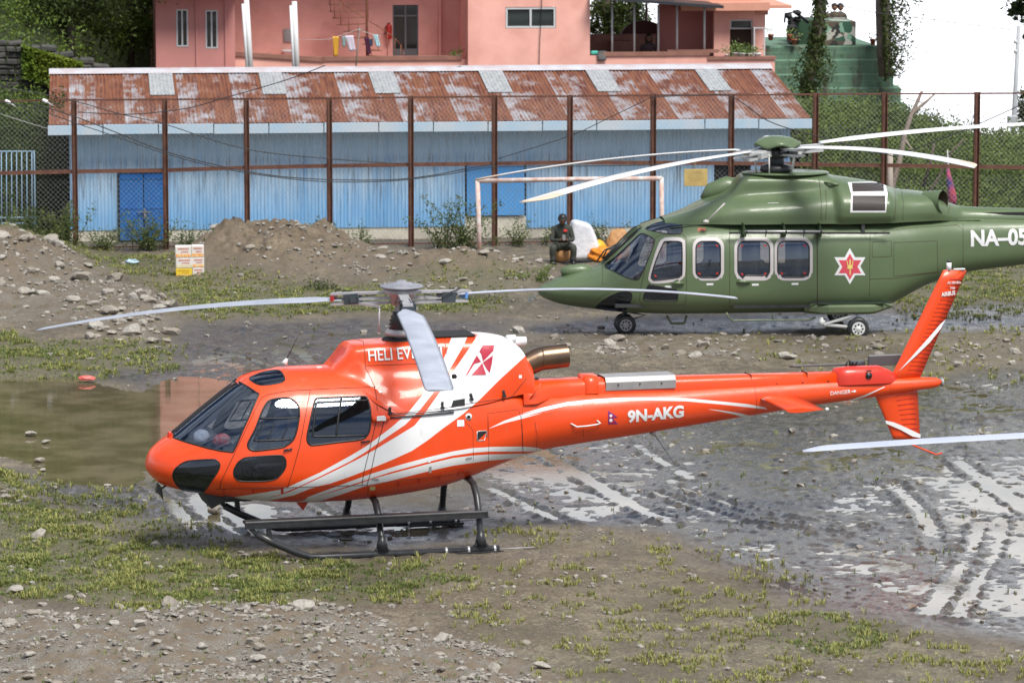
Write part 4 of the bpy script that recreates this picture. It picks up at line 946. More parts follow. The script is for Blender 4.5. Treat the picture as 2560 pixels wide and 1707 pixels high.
# undergrowth on the hillside: clumps
g = np.random.default_rng(12)
nc = 3200; cx = g.uniform(-26, -4.0, nc); cy = g.uniform(3.0, 36, nc); ok = (hill_h(cx, cy) > .3) & ~((cx > xL - .12) & (cy < YB + 9)) & ~((cx > rx0 - .5) & (cy < 7.4)); cx, cy = cx[ok], cy[ok]; cz = hill_h(cx, cy)
P = (np.stack([cx, cy, cz + .12], 1)[:, None, :] + g.normal(size=(len(cx), 115, 3)) * np.array([.44, .44, .34]) * g.uniform(.5, 1.3, (len(cx), 1, 1))).reshape(-1, 3)
Vl, Fl = leaves(toW(P), .11, 3)
tag(mesh_np('undergrowth', Vl, Fl, FM1), 'dense green undergrowth covering the hillside', 'undergrowth', kind='stuff')
def tree(name, label, bx, by, bz, trunk, crown_c, crown_r, nclump, per, leaf, mat, seed, cat='tree', group=None, bark=None, limbs=6, csz=.35):
    """trunk: [(x,y,z,r)] frame coords relative to base; crown clumps inside an ellipsoid"""
    g = np.random.default_rng(seed); th = Th(name, label, cat, bx, by, bz, group)
    mb = MB(); T = [(bx + a, by + b, bz + c) for a, b, c, r in trunk]; mb.tube(T, [r for *_, r in trunk], 9)
    C = np.array([bx, by, bz]) + crown_c
    u = g.normal(size=(nclump, 3)); u /= np.linalg.norm(u, axis=1, keepdims=True); cc = C + u * np.array(crown_r) * (g.uniform(.25, 1, (nclump, 1)) ** .5)
    for k in range(limbs):
        e = cc[k]; s_ = T[-1] if k % 2 else T[len(T) // 2]; mb.tube([s_, tuple((np.array(s_) + e) / 2 + g.normal(size=3) * .08), tuple(e)], [trunk[-1][3] * .7, trunk[-1][3] * .5, .012], 6)
    th.part('trunk', mb, bark or M(name + '_bark', (.06, .045, .035), .9, 0, ((.12, .10, .08), 5, .8), (20, .5)))
    P = (cc[:, None, :] + g.normal(size=(nclump, per, 3)) * csz * g.uniform(.6, 1.3, (nclump, 1, 1)) * np.array([1, 1, .75])).reshape(-1, 3)
    Vl, Fl = leaves(P, leaf, seed); th.partnp('crown', Vl, Fl, mat); return th
a = fl(158, 112, 15.5)
tree('hill_tree', 'dark broad leafy tree with short trunk on the left hillside', a[0], 15.5, a[1], [(0, 0, -.3, .16), (.03, 0, .5, .13), (.1, 0, 1.2, .10), (.1, 0, 2, .07)], np.array([.25, 0, 1.75]), (1.7, 1.4, 1.15), 75, 130, .12, FM2, 4, csz=.28)
a = fl(40, 60, 19)
tree('hill_tree', 'dark tree filling the top left corner above the hillside', a[0], 19, a[1] - .8, [(0, 0, -.3, .16), (0, 0, 1.5, .12), (0, 0, 2.6, .07)], np.array([0, 0, 2.2]), (2.0, 1.5, 1.5), 70, 130, .13, FM2, 5, csz=.3)
a = fl(300, 60, 20)
tree('hill_tree', 'green bushy tree between the hill trunk and the pink house', a[0], 20, a[1] - 1, [(0, 0, -.3, .1), (0, 0, 1.0, .08), (0, 0, 2, .05)], np.array([0, 0, 1.6]), (1.5, 1.2, 1.5), 60, 120, .12, FM1, 6, csz=.3)
for x_, v_, sc_2, sd_, lb in ((1392, 60, 1.0, 61, 'dark tree seen through the left bay of the veranda'), (1447, 62, .8, 62, 'dark tree behind the second bay of the veranda')):
    a = fl(x_, v_, YB + 9); tree('yard_tree', lb, a[0], YB + 9, .5, [(0, 0, 0, .13), (.02, 0, 2.4, .11), (.05, 0, 4.4, .09)], np.array([0, 0, a[1] - .35]), (.55 * sc_2, .5, .75), 34, 100, .10, FM2, sd_, csz=.16)
# dry stone wall, upper left
sw = Th('stone_wall', 'dark dry stone wall under the grass edge at the left', 'stone wall', X0(-60, 170, 8), 8.0)
mb = MB(); g = np.random.default_rng(8); xw0, xw1 = X0(-120, 170, 8), X0(215, 170, 8)
z = 0
while z < Z0(0, 95, 8):
    hgt = g.uniform(.09, .17); x = xw0
    while x < xw1:
        wd = g.uniform(.14, .42)
        top = np.interp(x, [xw0, X0(0, 95, 8), X0(120, 130, 8), xw1], [Z0(0, 88, 8), Z0(0, 92, 8), Z0(120, 122, 8), Z0(200, 150, 8)])
        if z < top: mb.box((x + wd / 2, 8.0 + g.uniform(-.05, .05), z + hgt / 2), (wd * .95, .5, hgt * .93), bev=.03, rot=Matrix.Rotation(g.uniform(-.16, .16), 3, 'Y'))
        x += wd
    z += hgt
mb.box(((xw0 + xw1) / 2, 8.35, .9), (xw1 - xw0, .3, 1.8)); sw.part('stones', mb, M('shade_toned_stone', (.028, .028, .026), .9, 0, ((.085, .082, .072), 3, .9), (9, .6, .03)))  # the wall's deep shade is put into the stone colour
g = np.random.default_rng(9); n = 4200; s_ = g.random(n); x = X0(50, 100, 7.7) + s_ * (X0(190, 140, 7.7) - X0(50, 100, 7.7)); z = Z0(60, 104, 7.7) - s_ * .42 - g.random(n) ** 2 * .75
Vl, Fl = leaves(np.stack([x, 7.62 + g.normal(size=n) * .07, z], 1), .085, 9, aspect=.7)
vn = Th('vine', 'yellow green creeper hanging over the dark stone wall', 'vine', X0(120, 120, 7.7), 7.6, Z0(120, 130, 7.7)); vn.partnp('foliage', Vl, Fl, FM3)
# hedge and thicket behind the fence, left end
g = np.random.default_rng(21); n = 70
for (label, u0, u1, v0, v1, yo, mat, sd) in (
    ('dark thicket behind the chain link at the left end of the shed', -30, 165, 240, 560, 3.0, FM2, 1), ('paler bushes over the thicket beside the shed roof', -60, 112, 235, 380, 5.0, FM1, 2)):
    g = np.random.default_rng(sd); xa_, za_ = fl(u0, v1, yo); xb2, zb2 = fl(u1, v0, yo)
    c0 = np.stack([g.uniform(xa_, xb2, 90), yo + g.normal(size=90) * .35, g.uniform(max(za_, .1), zb2, 90)], 1)
    P = (c0[:, None] + g.normal(size=(90, 130, 3)) * .22).reshape(-1, 3); P = P[P[:, 0] < sx0 - .08] if yo < 6.5 else P
    th = Th('thicket', label, 'bush', (xa_ + xb2) / 2, yo); Vl, Fl = leaves(P, .09, sd); th.partnp('foliage', Vl, Fl, mat)
# blue gate behind the fence, left
gt = Th('metal_gate', 'pale blue barred metal gate behind the fence at the left edge', 'gate', X0(30, 450, 1.2), 1.2)
m_gb = M('pale_blue_paint', (.22, .40, .55), .6, 0, ((.30, .33, .36), 6, .6))
mb = MB(); gx0, gx1 = X0(-40, 400, 1.2), X0(79, 400, 1.2); g0, g1 = Z0(40, 560, 1.2), Z0(40, 348, 1.2)
mb.tube([(gx1, 1.2, g0), (gx1, 1.2, g1), (gx0, 1.2, g1)], .02, 6); 
for v in (500, 513): mb.tube([(gx0, 1.2, Z0(40, v, 1.2)), (gx1, 1.2, Z0(40, v, 1.2))], .018, 6)
gt.part('gate_frame', mb, m_gb)
mb = MB(); x = gx0 + .06
while x < gx1 - .05: mb.tube([(x, 1.2, g0), (x + .02, 1.2, g1)], .011, 6); x += .108
gt.part('bars', mb, m_gb)

# ---------------------------------------------------------------- right: bank, green terraced wall, bunker, trees
YG = 27.0
xs = np.linspace(7.4, 40, 110); ysl = np.linspace(2.2, 40, 100); Xh, Yh = np.meshgrid(xs, ysl)
def bank_h(x, y):
    topz = np.interp(x, [X0(1875, 300, 8), X0(2010, 300, 8), X0(2100, 310, 8), X0(2230, 345, 8), X0(2352, 350, 8), 30], [Z0(1875, 262, 8), Z0(1990, 268, 8), Z0(2090, 292, 8), Z0(2200, 335, 8), Z0(2352, 340, 8), .8])
    return topz * sstep(2.2, 8, y) * (1 - sstep(8.5, 17, y) * 1.3) - .45 * np.clip(y - 10, 0, None) + .10 * fbm(x, y, .6, 3, 8)
Zh = bank_h(Xh, Yh); Vh = toW(np.stack([Xh.ravel(), Yh.ravel(), Zh.ravel()], 1)); a_, b_ = Xh.shape; ii = (np.arange(a_ - 1)[:, None] * b_ + np.arange(b_ - 1)[None]).ravel()
tag(mesh_np('bank', Vh, np.stack([ii, ii + 1, ii + b_ + 1, ii + b_], 1), m_hill, True), 'overgrown bank behind the fence at the right', 'bank', kind='structure')
g = np.random.default_rng(31); nc = 1900; cx = g.uniform(7.45, 15, nc); cy = g.uniform(2.4, 9.6, nc); cz = bank_h(cx, cy)
P = (np.stack([cx, cy, cz + .02], 1)[:, None] + g.normal(size=(nc, 70, 3)) * np.array([.24, .24, .14]) * g.uniform(.5, 1.6, (nc, 1, 1))).reshape(-1, 3)
Vl, Fl = leaves(toW(P), .085, 31); tag(mesh_np('undergrowth', Vl, Fl, FM6), 'green creeping plants covering the bank behind the green helicopter', 'undergrowth', kind='stuff')
def green_wall():
    t = NT('green_masonry'); br = t.n('ShaderNodeTexBrick'); br.inputs['Scale'].default_value = 1.0
    mp_ = t.coord((1, 1, 1), (math.pi / 2, 0, 0)); t.l(mp_, br.inputs['Vector'])
    for k_, v_ in (('Brick Width', .42), ('Row Height', .20), ('Mortar Size', .012)): br.inputs[k_].default_value = v_
    nz_ = t.noise(2.0, 5, .6)
    b1 = t.mix(t.ramp(nz_, [(.35, 0), (.62, 1)]), (.075, .15, .10), (.11, .21, .145)); b2 = t.mix(t.ramp(t.noise(4.5, 4, .6), [(.52, 0), (.68, .9)]), b1, (.12, .075, .045))
    t.l(b2, br.inputs['Color1']); t.l(b1, br.inputs['Color2']); br.inputs['Mortar'].default_value = (.13, .22, .15, 1)
    n3_ = t.noise(1.0, 4, .6, stretch=(2.5, 1, .5)); c = t.mix(t.ramp(n3_, [(.54, 0), (.66, .85)]), br.outputs['Color'], (.05, .042, .035))
    t.col(c).set(rough=.9); t.bump(t.noise(10, 4), .5, .02); return t.m
m_gm = green_wall()
gw = Th('terraced_wall', 'green painted stone retaining wall rising in steps behind the dark fence posts', 'wall', X0(1900, 200, YG), YG)
steps = [(2018, 105), (2036, 136), (2053, 169), (2070, 200), (2084, 238), (2092, 290)]
for k, (xr, vt) in enumerate(steps):
    yo = YG - k * .07; zt2 = Z0(xr, vt, yo); mb = MB(); x_l = X0(1752, 200, yo); x_r = X0(xr, vt, yo)
    mb.box(((x_l + x_r) / 2, yo + 2, zt2 / 2 - 4.5), (x_r - x_l, 4 + .01 * k, zt2 + 9), bev=.04); gw.part('course', mb, m_gm)
zt3 = Z0(1950, 105, YG)
t = NT('camouflage_paint'); n1_ = t.n('ShaderNodeTexVoronoi'); n1_.inputs['Scale'].default_value = 4.6; mpv = t.coord(); no = t.n('ShaderNodeTexNoise'); no.inputs['Scale'].default_value = 3.5; t.l(mpv, no.inputs['Vector'])
ad = t.n('ShaderNodeVectorMath'); ad.operation = 'ADD'; sc_ = t.n('ShaderNodeVectorMath'); sc_.operation = 'SCALE'; sc_.inputs['Scale'].default_value = .5; t.l(no.outputs['Color'], sc_.inputs[0]); t.l(mpv, ad.inputs[0]); t.l(sc_.outputs[0], ad.inputs[1]); t.l(ad.outputs[0], n1_.inputs['Vector'])
sp3 = t.n('ShaderNodeSeparateXYZ'); t.l(n1_.outputs['Color'], sp3.inputs[0])
t.col(t.ramp(sp3.outputs[0], [(0, (.42, .42, .37)), (.25, (.035, .10, .065)), (.5, (.10, .08, .06)), (.72, (.20, .36, .27)), (.85, (.03, .03, .03))], 'CONSTANT')).set(rough=.9); m_camo = t.m
bk = Th('bunker', 'camouflage painted guard bunker on top of the green terraced wall', 'bunker', X0(1930, 90, YG), YG + .3, zt3)
mb = MB(); xa1, xb1 = X0(1880, 70, YG + .1), X0(1966, 70, YG + .1); mb.box(((xa1 + xb1) / 2, YG + 1.2, (zt3 + Z0(1930, 50, YG + .1)) / 2), (xb1 - xa1, 2.2, Z0(1930, 50, YG) - zt3), bev=.015); bk.part('parapet', mb, m_camo)
mb = MB(); x3, x4 = X0(1836, 70, YG + .3), X0(1880, 70, YG + .3); mb.box(((x3 + x4) / 2, YG + 1.5, zt3 + .33), (x4 - x3, 1.6, .66)); bk.part('shelter', mb, M('dark_green_cloth', (.025, .07, .035), .8))
gm = Th('covered_gun', 'dark covered gun mount beside the camouflage bunker', 'gun mount', X0(1830, 70, YG + .4), YG + .4, zt3)
mb = MB(); cxg = X0(1824, 60, YG + .2)
for k in range(9): mb.box((cxg + random.uniform(-.12, .16), YG + .5 + random.uniform(-.1, .1), zt3 + .1 + k * .1), (.32 - .015 * k, .35, .16), bev=.07, rot=Matrix.Rotation(random.uniform(-.4, .4), 3, 'Y'))
gm.part('cover', mb, M('dark_tarp', (.02, .02, .022), .8))
mb = MB(); mb.tube([(cxg - .02, YG + .4, zt3 + .9), (cxg - .22, YG + .4, zt3 + .88), (cxg - .24, YG + .4, zt3 + .62)], .03, 7); mb.tube([(cxg, YG + .4, zt3 + .95), (cxg + .45, YG + .4, zt3 + .62)], .05, 7); gm.part('barrel', mb, m_black)
for x, v, lab in ((1770, 93, 'terracotta pot on the green wall left of the gun mount'), (1813, 94, 'terracotta pot at the foot of the covered gun'), (1824, 104, 'larger terracotta pot in front of the gun mount'), (2005, 104, 'terracotta pot alone at the right end of the green wall top')):
    pot(x, v, YG - .1, .085, lab, m_terra, .17, 40, .09)
def ivy_tree(label, pts, spread, seed, n, side=0):
    g = np.random.default_rng(seed); yo = YG - 2.5 if seed == 1 else YG - 1
    T = [(*(lambda q: (q[0], yo, q[1]))(fl(x, v, yo)), r) for x, v, r in pts]
    th = Th('ivy_trunk', label, 'tree', T[0][0], yo, T[0][2])
    mb = MB(); mb.tube([q[:3] for q in T], [q[3] for q in T], 10); th.part('trunk', mb, M('grey_bark', (.10, .085, .07), .9, 0, ((.17, .15, .12), 6, .8), (20, .5)))
    A = np.array([q[:3] for q in T]); s_ = g.random(n) * (len(A) - 1); i = np.minimum(s_.astype(int), len(A) - 2); f = (s_ - i)[:, None]
    c_ = A[i] * (1 - f) + A[i + 1] * f; cl = fbm(c_[:, 2], c_[:, 2] * 0, 1.1, 2, seed); 
    off = g.normal(size=(n, 3)) * (spread * (.45 + .9 * sstep(-.5, .6, cl)))[:, None] * np.array([1, 1, .5]); off[:, 0] = off[:, 0] + side * np.abs(off[:, 0]) * .8
    Vl, Fl = leaves(c_ + off, .10, seed); th.partnp('foliage', Vl, Fl, FM2)
ivy_tree('ivy covered tree trunk in front of the bunker, leaning left at its foot', [(1853, 235, .13), (1862, 180, .12), (1873, 110, .13), (1882, 60, .15), (1884, 0, .13), (1880, -60, .12)], .21, 1, 6500)
ivy_tree('straight dark tree trunk with ivy on its right side behind the green wall', [(2034, 175, .20), (2030, 100, .21), (2028, 30, .21), (2027, -60, .2)], .24, 2, 5500, 1)
# pine branches hanging in at the top right, pole, dead tree
a = fl(2400, 300, 16)
tree('pine_tree', 'dark pine with drooping boughs at the top right corner', a[0], 16, -.5, [(0, 0, 0, .22), (0, 0, 3, .2), (0, 0, 7, .15)], np.array([-.1, 0, Z0(2350, 30, 16) + .5 + .35]), (.72, .8, .85), 46, 170, .16, FM4, 14, csz=.16)
tree('pine_tree', 'small bough of dark pine below the top right corner', X0(2360, 320, 15), 15, -.4, [(0, 0, 0, .05), (0, 0, 2.5, .04)], np.array([.0, 0, Z0(2352, 255, 15) + .4]), (.22, .3, .5), 14, 90, .13, FM4, 15, csz=.10, limbs=3)
mb = MB(); a = fl(2328, 290, 13); b = fl(2340, 60, 13); pl = Th('utility_pole', 'grey steel utility pole with a grey box near the right edge', 'pole', a[0], 13, 0)
mb.tube([(a[0], 13, -.3), (a[0], 13, a[1]), (b[0], 13, b[1])], [.07, .065, .05], 10); pl.part('pole', mb, M('pole_grey', (.36, .38, .40), .6))
mb = MB(); mb.box((a[0] - .06, 12.88, a[1] + .12), (.24, .18, .30), bev=.02); pl.part('meter_box', mb, M('box_grey', (.40, .42, .44), .5))
for v_ in (96, 118): q = fl(2344, v_, 13); mb = MB(); mb.lathe([(0, -.05), (.05, -.05), (.06, 0), (.03, .05), (0, .06)], (q[0] - .12, 13, q[1]), n=10); pl.part('insulator', mb, m_frame)
yd = 2.4; m_dead = M('dead_wood', (.33, .27, .22), .85, 0, ((.16, .12, .10), 4, .9), (15, .4))
dt = Th('dead_tree', 'bare forked dead trunk leaning behind the right part of the fence', 'tree', X0(2048, 430, yd), yd)
def pth(pts, yo): return [(*(lambda q: (q[0], yo, q[1]))(fl(x, v, yo)),) for x, v in pts]
mb = MB(); mb.tube(pth([(2040, 500), (2050, 425), (2066, 370), (2078, 310), (2092, 268), (2108, 232), (2118, 209)], yd), [.08, .07, .06, .055, .05, .04, .03], 8); dt.part('trunk', mb, m_dead)
mb = MB(); mb.tube(pth([(2092, 268), (2112, 246), (2130, 232), (2149, 214)], yd), [.045, .035, .03, .02], 7); dt.part('branch', mb, m_dead); mb = MB(); mb.tube(pth([(2108, 232), (2124, 240)], yd), [.02, .008], 5); dt.part('branch', mb, m_dead); mb = MB(); mb.tube(pth([(2078, 320), (2095, 345), (2098, 360)], yd), [.03, .02, .01], 5); dt.part('branch', mb, m_dead)
mb = MB(); mb.tube(pth([(2044, 500), (2045, 350)], 1.2), [.065, .06], 10); q = pth([(2045, 420)], 1.2)[0]; thing1('post', 'short pale wooden post behind the fence by the dead tree', 'post', mb, M('pale_wood', (.42, .36, .31), .8), q[0], 1.2, 0)
for k, (lab, pts) in enumerate((('bare leaning branch low behind the right fence bay', [(2105, 480), (2150, 420), (2185, 350), (2215, 320)]), ('thin bare stick behind the fence right of the dead tree', [(2120, 430), (2138, 370), (2146, 330)]))):
    mb = MB(); mb.tube(pth(pts, 2.0 + k), [.04, .03, .025, .015][:len(pts)], 6); q = pth(pts[:1], 2.0 + k)[0]; thing1('bare_branch', lab, 'branch', mb, M('brown_branch', (.10, .075, .06), .9), q[0], 2 + k, q[2])
# thin leafless shrubs against the sky
for k, (x, v, h_, lab) in enumerate(((2130, 300, 70, 'thin feathery shrub against the sky behind the dead tree'), (2195, 315, 80, 'thin leafy shrub against the sky left of the last fence post'), (2290, 345, 90, 'loose dark shrub against the sky by the grey pole box'))):
    g = np.random.default_rng(50 + k); yo = 8.5; b = fl(x, v + 20, yo); th = Th('shrub', lab, 'shrub', b[0], yo, b[1]); mb = MB(); PP = []
    for j in range(16):
        a_ = g.normal() * .38; hh_ = h_ / 100 * g.uniform(.5, 1.1); p0 = (b[0] + g.normal() * .22, yo + g.normal() * .1, b[1]); p1 = (p0[0] + a_ * hh_ * .8, p0[1], p0[2] + hh_); mb.tube([p0, ((p0[0] + p1[0]) / 2 + .03, p0[1], (p0[2] + p1[2]) / 2), p1], [.012, .009, .004], 4)
        s_ = g.random((34, 1)); PP.append(np.array(p0) * (1 - s_) + np.array(p1) * s_ + g.normal(size=(34, 3)) * .07)
    th.part('stems', mb, M('stem', (.07, .055, .04), .9)); Vl, Fl = leaves(np.concatenate(PP), .055, 50 + k); th.partnp('foliage', Vl, Fl, FM2)
fg = Th('furled_flag', 'furled red and blue flag on a thin pole behind the green helicopter tail', 'flag', X0(2183, 460, 1.0), 1.0)
mb = MB(); q = pth([(2190, 560), (2184, 460), (2176, 345)], 1.0); mb.tube(q, .014, 6); fg.part('pole', mb, m_frame)
mb = MB(); q = pth([(2177, 388), (2180, 410), (2184, 435), (2188, 458), (2190, 470)], .96); mb.tube(q, [.03, .06, .085, .10, .05], 9); o = fg.part('cloth', mb, M('flag_cloth', (.62, .08, .12), .8, 0, ((.05, .06, .25), 5, 1.0)))

# ---------------------------------------------------------------- cables
def cable(pts, yo, r, label, m=None):
    P = pth(pts, yo); Q = []
    for i in range(len(P) - 1):
        for k in range(6):
            s_ = k / 6; p_1 = np.array(P[max(i - 1, 0)]); p0 = np.array(P[i]); p1 = np.array(P[i + 1]); p2 = np.array(P[min(i + 2, len(P) - 1)])
            Q.append(tuple(.5 * ((2 * p0) + (-p_1 + p1) * s_ + (2 * p_1 - 5 * p0 + 4 * p1 - p2) * s_ ** 2 + (-p_1 + 3 * p0 - 3 * p1 + p2) * s_ ** 3)))
    Q.append(P[-1]); mb = MB(); mb.tube(Q, r, 5); thing1('cable', label, 'cable', mb, m or m_black, P[0][0], yo, P[0][2])
cable([(-40, 192), (0, 200), (152, 228), (275, 262), (373, 284), (560, 342), (757, 365), (944, 378)], -.10, .010, 'black cable sagging from the left frame edge across the roof to the fence rail')
cable([(70, 237), (162, 265), (260, 302), (375, 347), (508, 382), (630, 404), (757, 413), (900, 413), (1000, 402), (1070, 388), (1136, 378)], -.14, .012, 'thick black cable drooping lowest across the middle of the fence')
cable([(0, 232), (80, 250), (170, 282), (260, 312), (375, 352), (508, 387), (640, 408), (757, 418), (900, 416), (1020, 402), (1136, 384), (1320, 382), (1500, 379), (1570, 372)], -.18, .010, 'black cable running close under the thick drooping one')
cable([(180, 258), (300, 263), (425, 250), (514, 226), (655, 185), (747, 151)], -.12, .011, 'black cable rising over the rusty roof to the leaning pole')
cable([(514, 170), (640, 182), (757, 184), (880, 178), (1000, 165), (1060, 152)], 6.2, .007, 'thin cable hanging along the top of the rusty roof')
cable([(1144, 365), (1305, 314), (1389, 276), (1492, 226)], -.1, .009, 'thin black cable slanting up to a fence post top right of centre')
cable([(1492, 224), (1600, 219), (1680, 222), (1764, 278), (1871, 312), (2031, 354), (2073, 352), (2236, 290), (2400, 216)], -.12, .012, 'black cable dipping behind the green rotor and rising to the right edge')
cable([(1880, 3), (1916, 11), (2014, 30), (2158, 48), (2321, 69)], 14, .010, 'thin wire crossing the white sky to the pine')
cable([(1245, -20), (1243, 40), (1240, 90), (1238, 160)], YB - .05, .010, 'black wire running down the pink wall beside the sliding window')
cable([(0, 262), (120, 298), (180, 300)], .9, .006, 'pale wire strung over the bushes left of the roof', m_wire)
mb = MB(); q0, q1 = fl(1571, 428, -.06), fl(1625, 388, -.06); mb.box(((q0[0] + q1[0]) / 2, -.07, (q0[1] + q1[1]) / 2), (q1[0] - q0[0], .012, q1[1] - q0[1]), bev=.005)
for k in range(5): mb.box(((q0[0] + q1[0]) / 2, -.079, q1[1] - .06 - .045 * k), ((q1[0] - q0[0]) * (.45 if k % 4 == 0 else .7), .003, .006), m=1)
mb.tube([(q0[0] + .2, -.07, q1[1]), (q0[0] + .25, -.05, q1[1] + .15)], .006, 5, m=1)
thing1('notice_board', 'yellowed notice board hanging on the fence above the green nose', 'notice', mb, [M('yellowed_paper', (.50, .37, .13), .8, 0, ((.38, .27, .10), 6, .8)), M('faint_ink', (.33, .26, .12), .8)], q0[0], 0, q0[1])
for x, v, r_, lab in ((18, 240, 20, 'white floodlight on the top rail at the left edge'), (104, 238, 18, 'small white lamp on the top rail left of the shed roof')):
    q = fl(x, v, 0); mb = MB(); mb.box((q[0], -.08, q[1] + .06), (.13, .10, .07), bev=.02, rot=Matrix.Rotation(.5, 3, 'Y')); mb.tube([(q[0] + .05, -.05, q[1] + .03), (q[0] + .16, 0, q[1] - .05)], .012, 6); thing1('floodlight', lab, 'lamp', mb, m_white, q[0], 0, q[1])

# ---------------------------------------------------------------- goal, weeds, boxes, bags
p1_ = GD(1103, 607, .05); yg = p1_[1] - FO[1] - FS * p1_[0]
def gw_(x, v): return fl(x, v, yg)
goal = Th('goal', 'rusty white football goal frame standing before the fence', 'goal', gw_(1103, 607)[0], yg)
m_goal = M('peeling_white', (.62, .58, .56), .7, 0, ((.42, .17, .10), 5, .75), (25, .3))
mb = MB(); mb.tube([(gw_(1103, 607)[0], yg, -.1), (gw_(1097, 420)[0], yg, gw_(1097, 415)[1])], .048, 10); goal.part('post', mb, m_goal)
mb = MB(); mb.tube([(gw_(1522, 607)[0], yg, -.1), (gw_(1519, 412)[0], yg, gw_(1519, 408)[1])], .048, 10); goal.part('post', mb, m_goal)
a, b, c_ = gw_(1096, 416), gw_(1310, 412), gw_(1520, 410); mb = MB(); mb.tube([(a[0], yg, a[1]), (b[0], yg, b[1]), (c_[0], yg, c_[1])], .048, 10); goal.part('crossbar', mb, m_goal)
def weed(x, v, hpx, lab, seed, n=14, spread=.35, yo=None, mat=None, leaf=.055, name='weed'):
    p = GD(x, v, .12); yo = (p[1] - FO[1] - FS * p[0]) if yo is None else yo
    b = fl(x, v, yo); g = np.random.default_rng(seed); H_ = hpx * KD / FPX * 88; th = Th(name, lab, 'plant', b[0], yo, max(b[1], .05)); mb = MB(); PP = []
    for j in range(n):
        hh_ = H_ * g.uniform(.45, 1.05); p0 = (b[0] + g.normal() * spread * .3, yo + g.normal() * .1, .03); p1 = (p0[0] + g.normal() * spread * .6, p0[1] + g.normal() * .15, .03 + b[1] * 0 + hh_)
        mb.tube([p0, ((p0[0] + p1[0]) / 2 + g.normal() * .03, (p0[1] + p1[1]) / 2, (p0[2] + p1[2]) / 2), p1], [.010, .007, .003], 4); s_ = g.random((int(46 * hh_) + 16, 1)) ** .8
        PP.append(np.array(p0) * (1 - s_) + np.array(p1) * s_ + g.normal(size=(len(s_), 3)) * .055)
    th.part('stems', mb, M('green_stem', (.08, .09, .03), .8)); Vl, Fl = leaves(np.concatenate(PP), leaf, seed); th.partnp('foliage', Vl, Fl, mat or FM5)
weed(340, 590, 85, 'dense green bush in front of the blue shed door', 1, 26, .55, -.35, FM5, .06, 'bush')
weed(1062, 600, 125, 'tall leafy weed between the goal post and the earth heap', 2, 26, .75, -.9, FM5, .065)
weed(1185, 590, 60, 'low leafy weed right of the seventh fence post', 3, 12, .45, -.3)
weed(1010, 590, 55, 'weed behind the low end of the earth heap', 4, 10, .4, -.4)
weed(840, 590, 60, 'thin weed growing from the earth heap between two posts', 5, 8, .4, -.3)
weed(745, 585, 70, 'weed beside the post at the right of the earth heap', 6, 8, .2, -.2)
weed(440, 592, 60, 'weed behind the stacked cartons', 7, 14, .45, -.4)
weed(225, 595, 60, 'weed patch at the foot of the shed between two posts', 8, 20, .6, -.4)
weed(120, 590, 110, 'tall grassy weeds at the left end of the fence', 9, 30, .7, -.6, FM5, .07)
weed(40, 580, 100, 'leafy climber in front of the blue barred gate', 10, 26, .6, -.4, FM5, .07)
weed(1380, 590, 55, 'leafy weed behind the orange sacks', 11, 14, .4, .3)
weed(1250, 592, 70, 'thin dry stalk left of the seated man', 12, 4, .2, -.2)
weed(748, 660, 28, 'small dark plant in the field left of the rotor hub', 13, 12, .35, None, FM2, .05)
weed(1230, 640, 40, 'clumps of fern hanging on the ditch edge', 14, 14, .4, None, FM1)
weed(735, 1450 * 1, 20, 'small green weed on the front gravel bank', 15, 10, .2, None, FM1, .03) if False else None
def carton(x, v, wd, hgt, dp, yo, z, lab, base, band, rz=0.0):
    a = fl(x, v, yo); th = Th('carton', lab, 'box', a[0], yo, z, 'stacked cartons by the shed'); th.r.rotation_euler[2] += rz
    mb = MB(); mb.box((a[0], yo, z + hgt / 2), (wd, dp, hgt), bev=.008); mb.box((a[0], yo, z + hgt + .002), (wd * .96, dp * .47, .006)); th.part('box', mb, M('carton_card', base, .7, 0, (tuple(c * .85 for c in base), 8, .8)))
    mb = MB(); mb.box((a[0], yo - dp / 2 - .003, z + hgt * .22), (wd * .94, .004, hgt * .26)); th.part('printed_band', mb, M('carton_print', band, .6, 0, ((.75, .62, .35), 18, .9)))
    mb = MB()
    for k in range(7): mb.box((a[0] - wd * .3 + k * wd * .1, yo - dp / 2 - .003, z + hgt * .78), (wd * .06, .004, hgt * .13))
    th.part('printed_marks', mb, M('carton_mark', (.50, .07, .02) if base[2] > .3 else (.55, .25, .02), .6)); mb = MB()
    for k in range(5): mb.box((a[0] - wd * .1 + k * wd * .09, yo - dp / 2 - .003, z + hgt * .50 + .01 * (k % 2)), (wd * .05, .004, hgt * .12), rot=Matrix.Rotation(.5, 3, 'Y'))
    th.part('printed_marks', mb, M('carton_mark', (.50, .07, .02) if base[2] > .3 else (.55, .25, .02), .6))
pb = GD(422, 637, .05); yb = pb[1] - FO[1] - FS * pb[0]
cw, ch = .325, .185; zb0 = .06; OR = (.72, .25, .02); WH = (.68, .64, .60)
carton(422, 600, cw, ch, .25, yb, zb0, 'yellow carton at the bottom of the left stack', (.72, .52, .03), (.75, .35, .02))
carton(423, 600, cw * 1.02, .21, .25, yb, zb0 + ch, 'white carton in the middle of the left stack', WH, (.55, .50, .35))
carton(421, 600, cw * .98, .235, .25, yb, zb0 + ch + .21, 'white carton with orange foot on top of the left stack', WH, OR)
carton(455, 600, .235, .195, .25, yb + .02, zb0, 'white carton at the bottom of the right stack', WH, (.68, .45, .30))
carton(455, 600, .235, .20, .25, yb + .02, zb0 + .195, 'white and orange carton in the middle of the right stack', WH, OR)
carton(454, 600, .245, .24, .25, yb + .02, zb0 + .395, 'white and orange carton on top of the right stack', WH, OR)
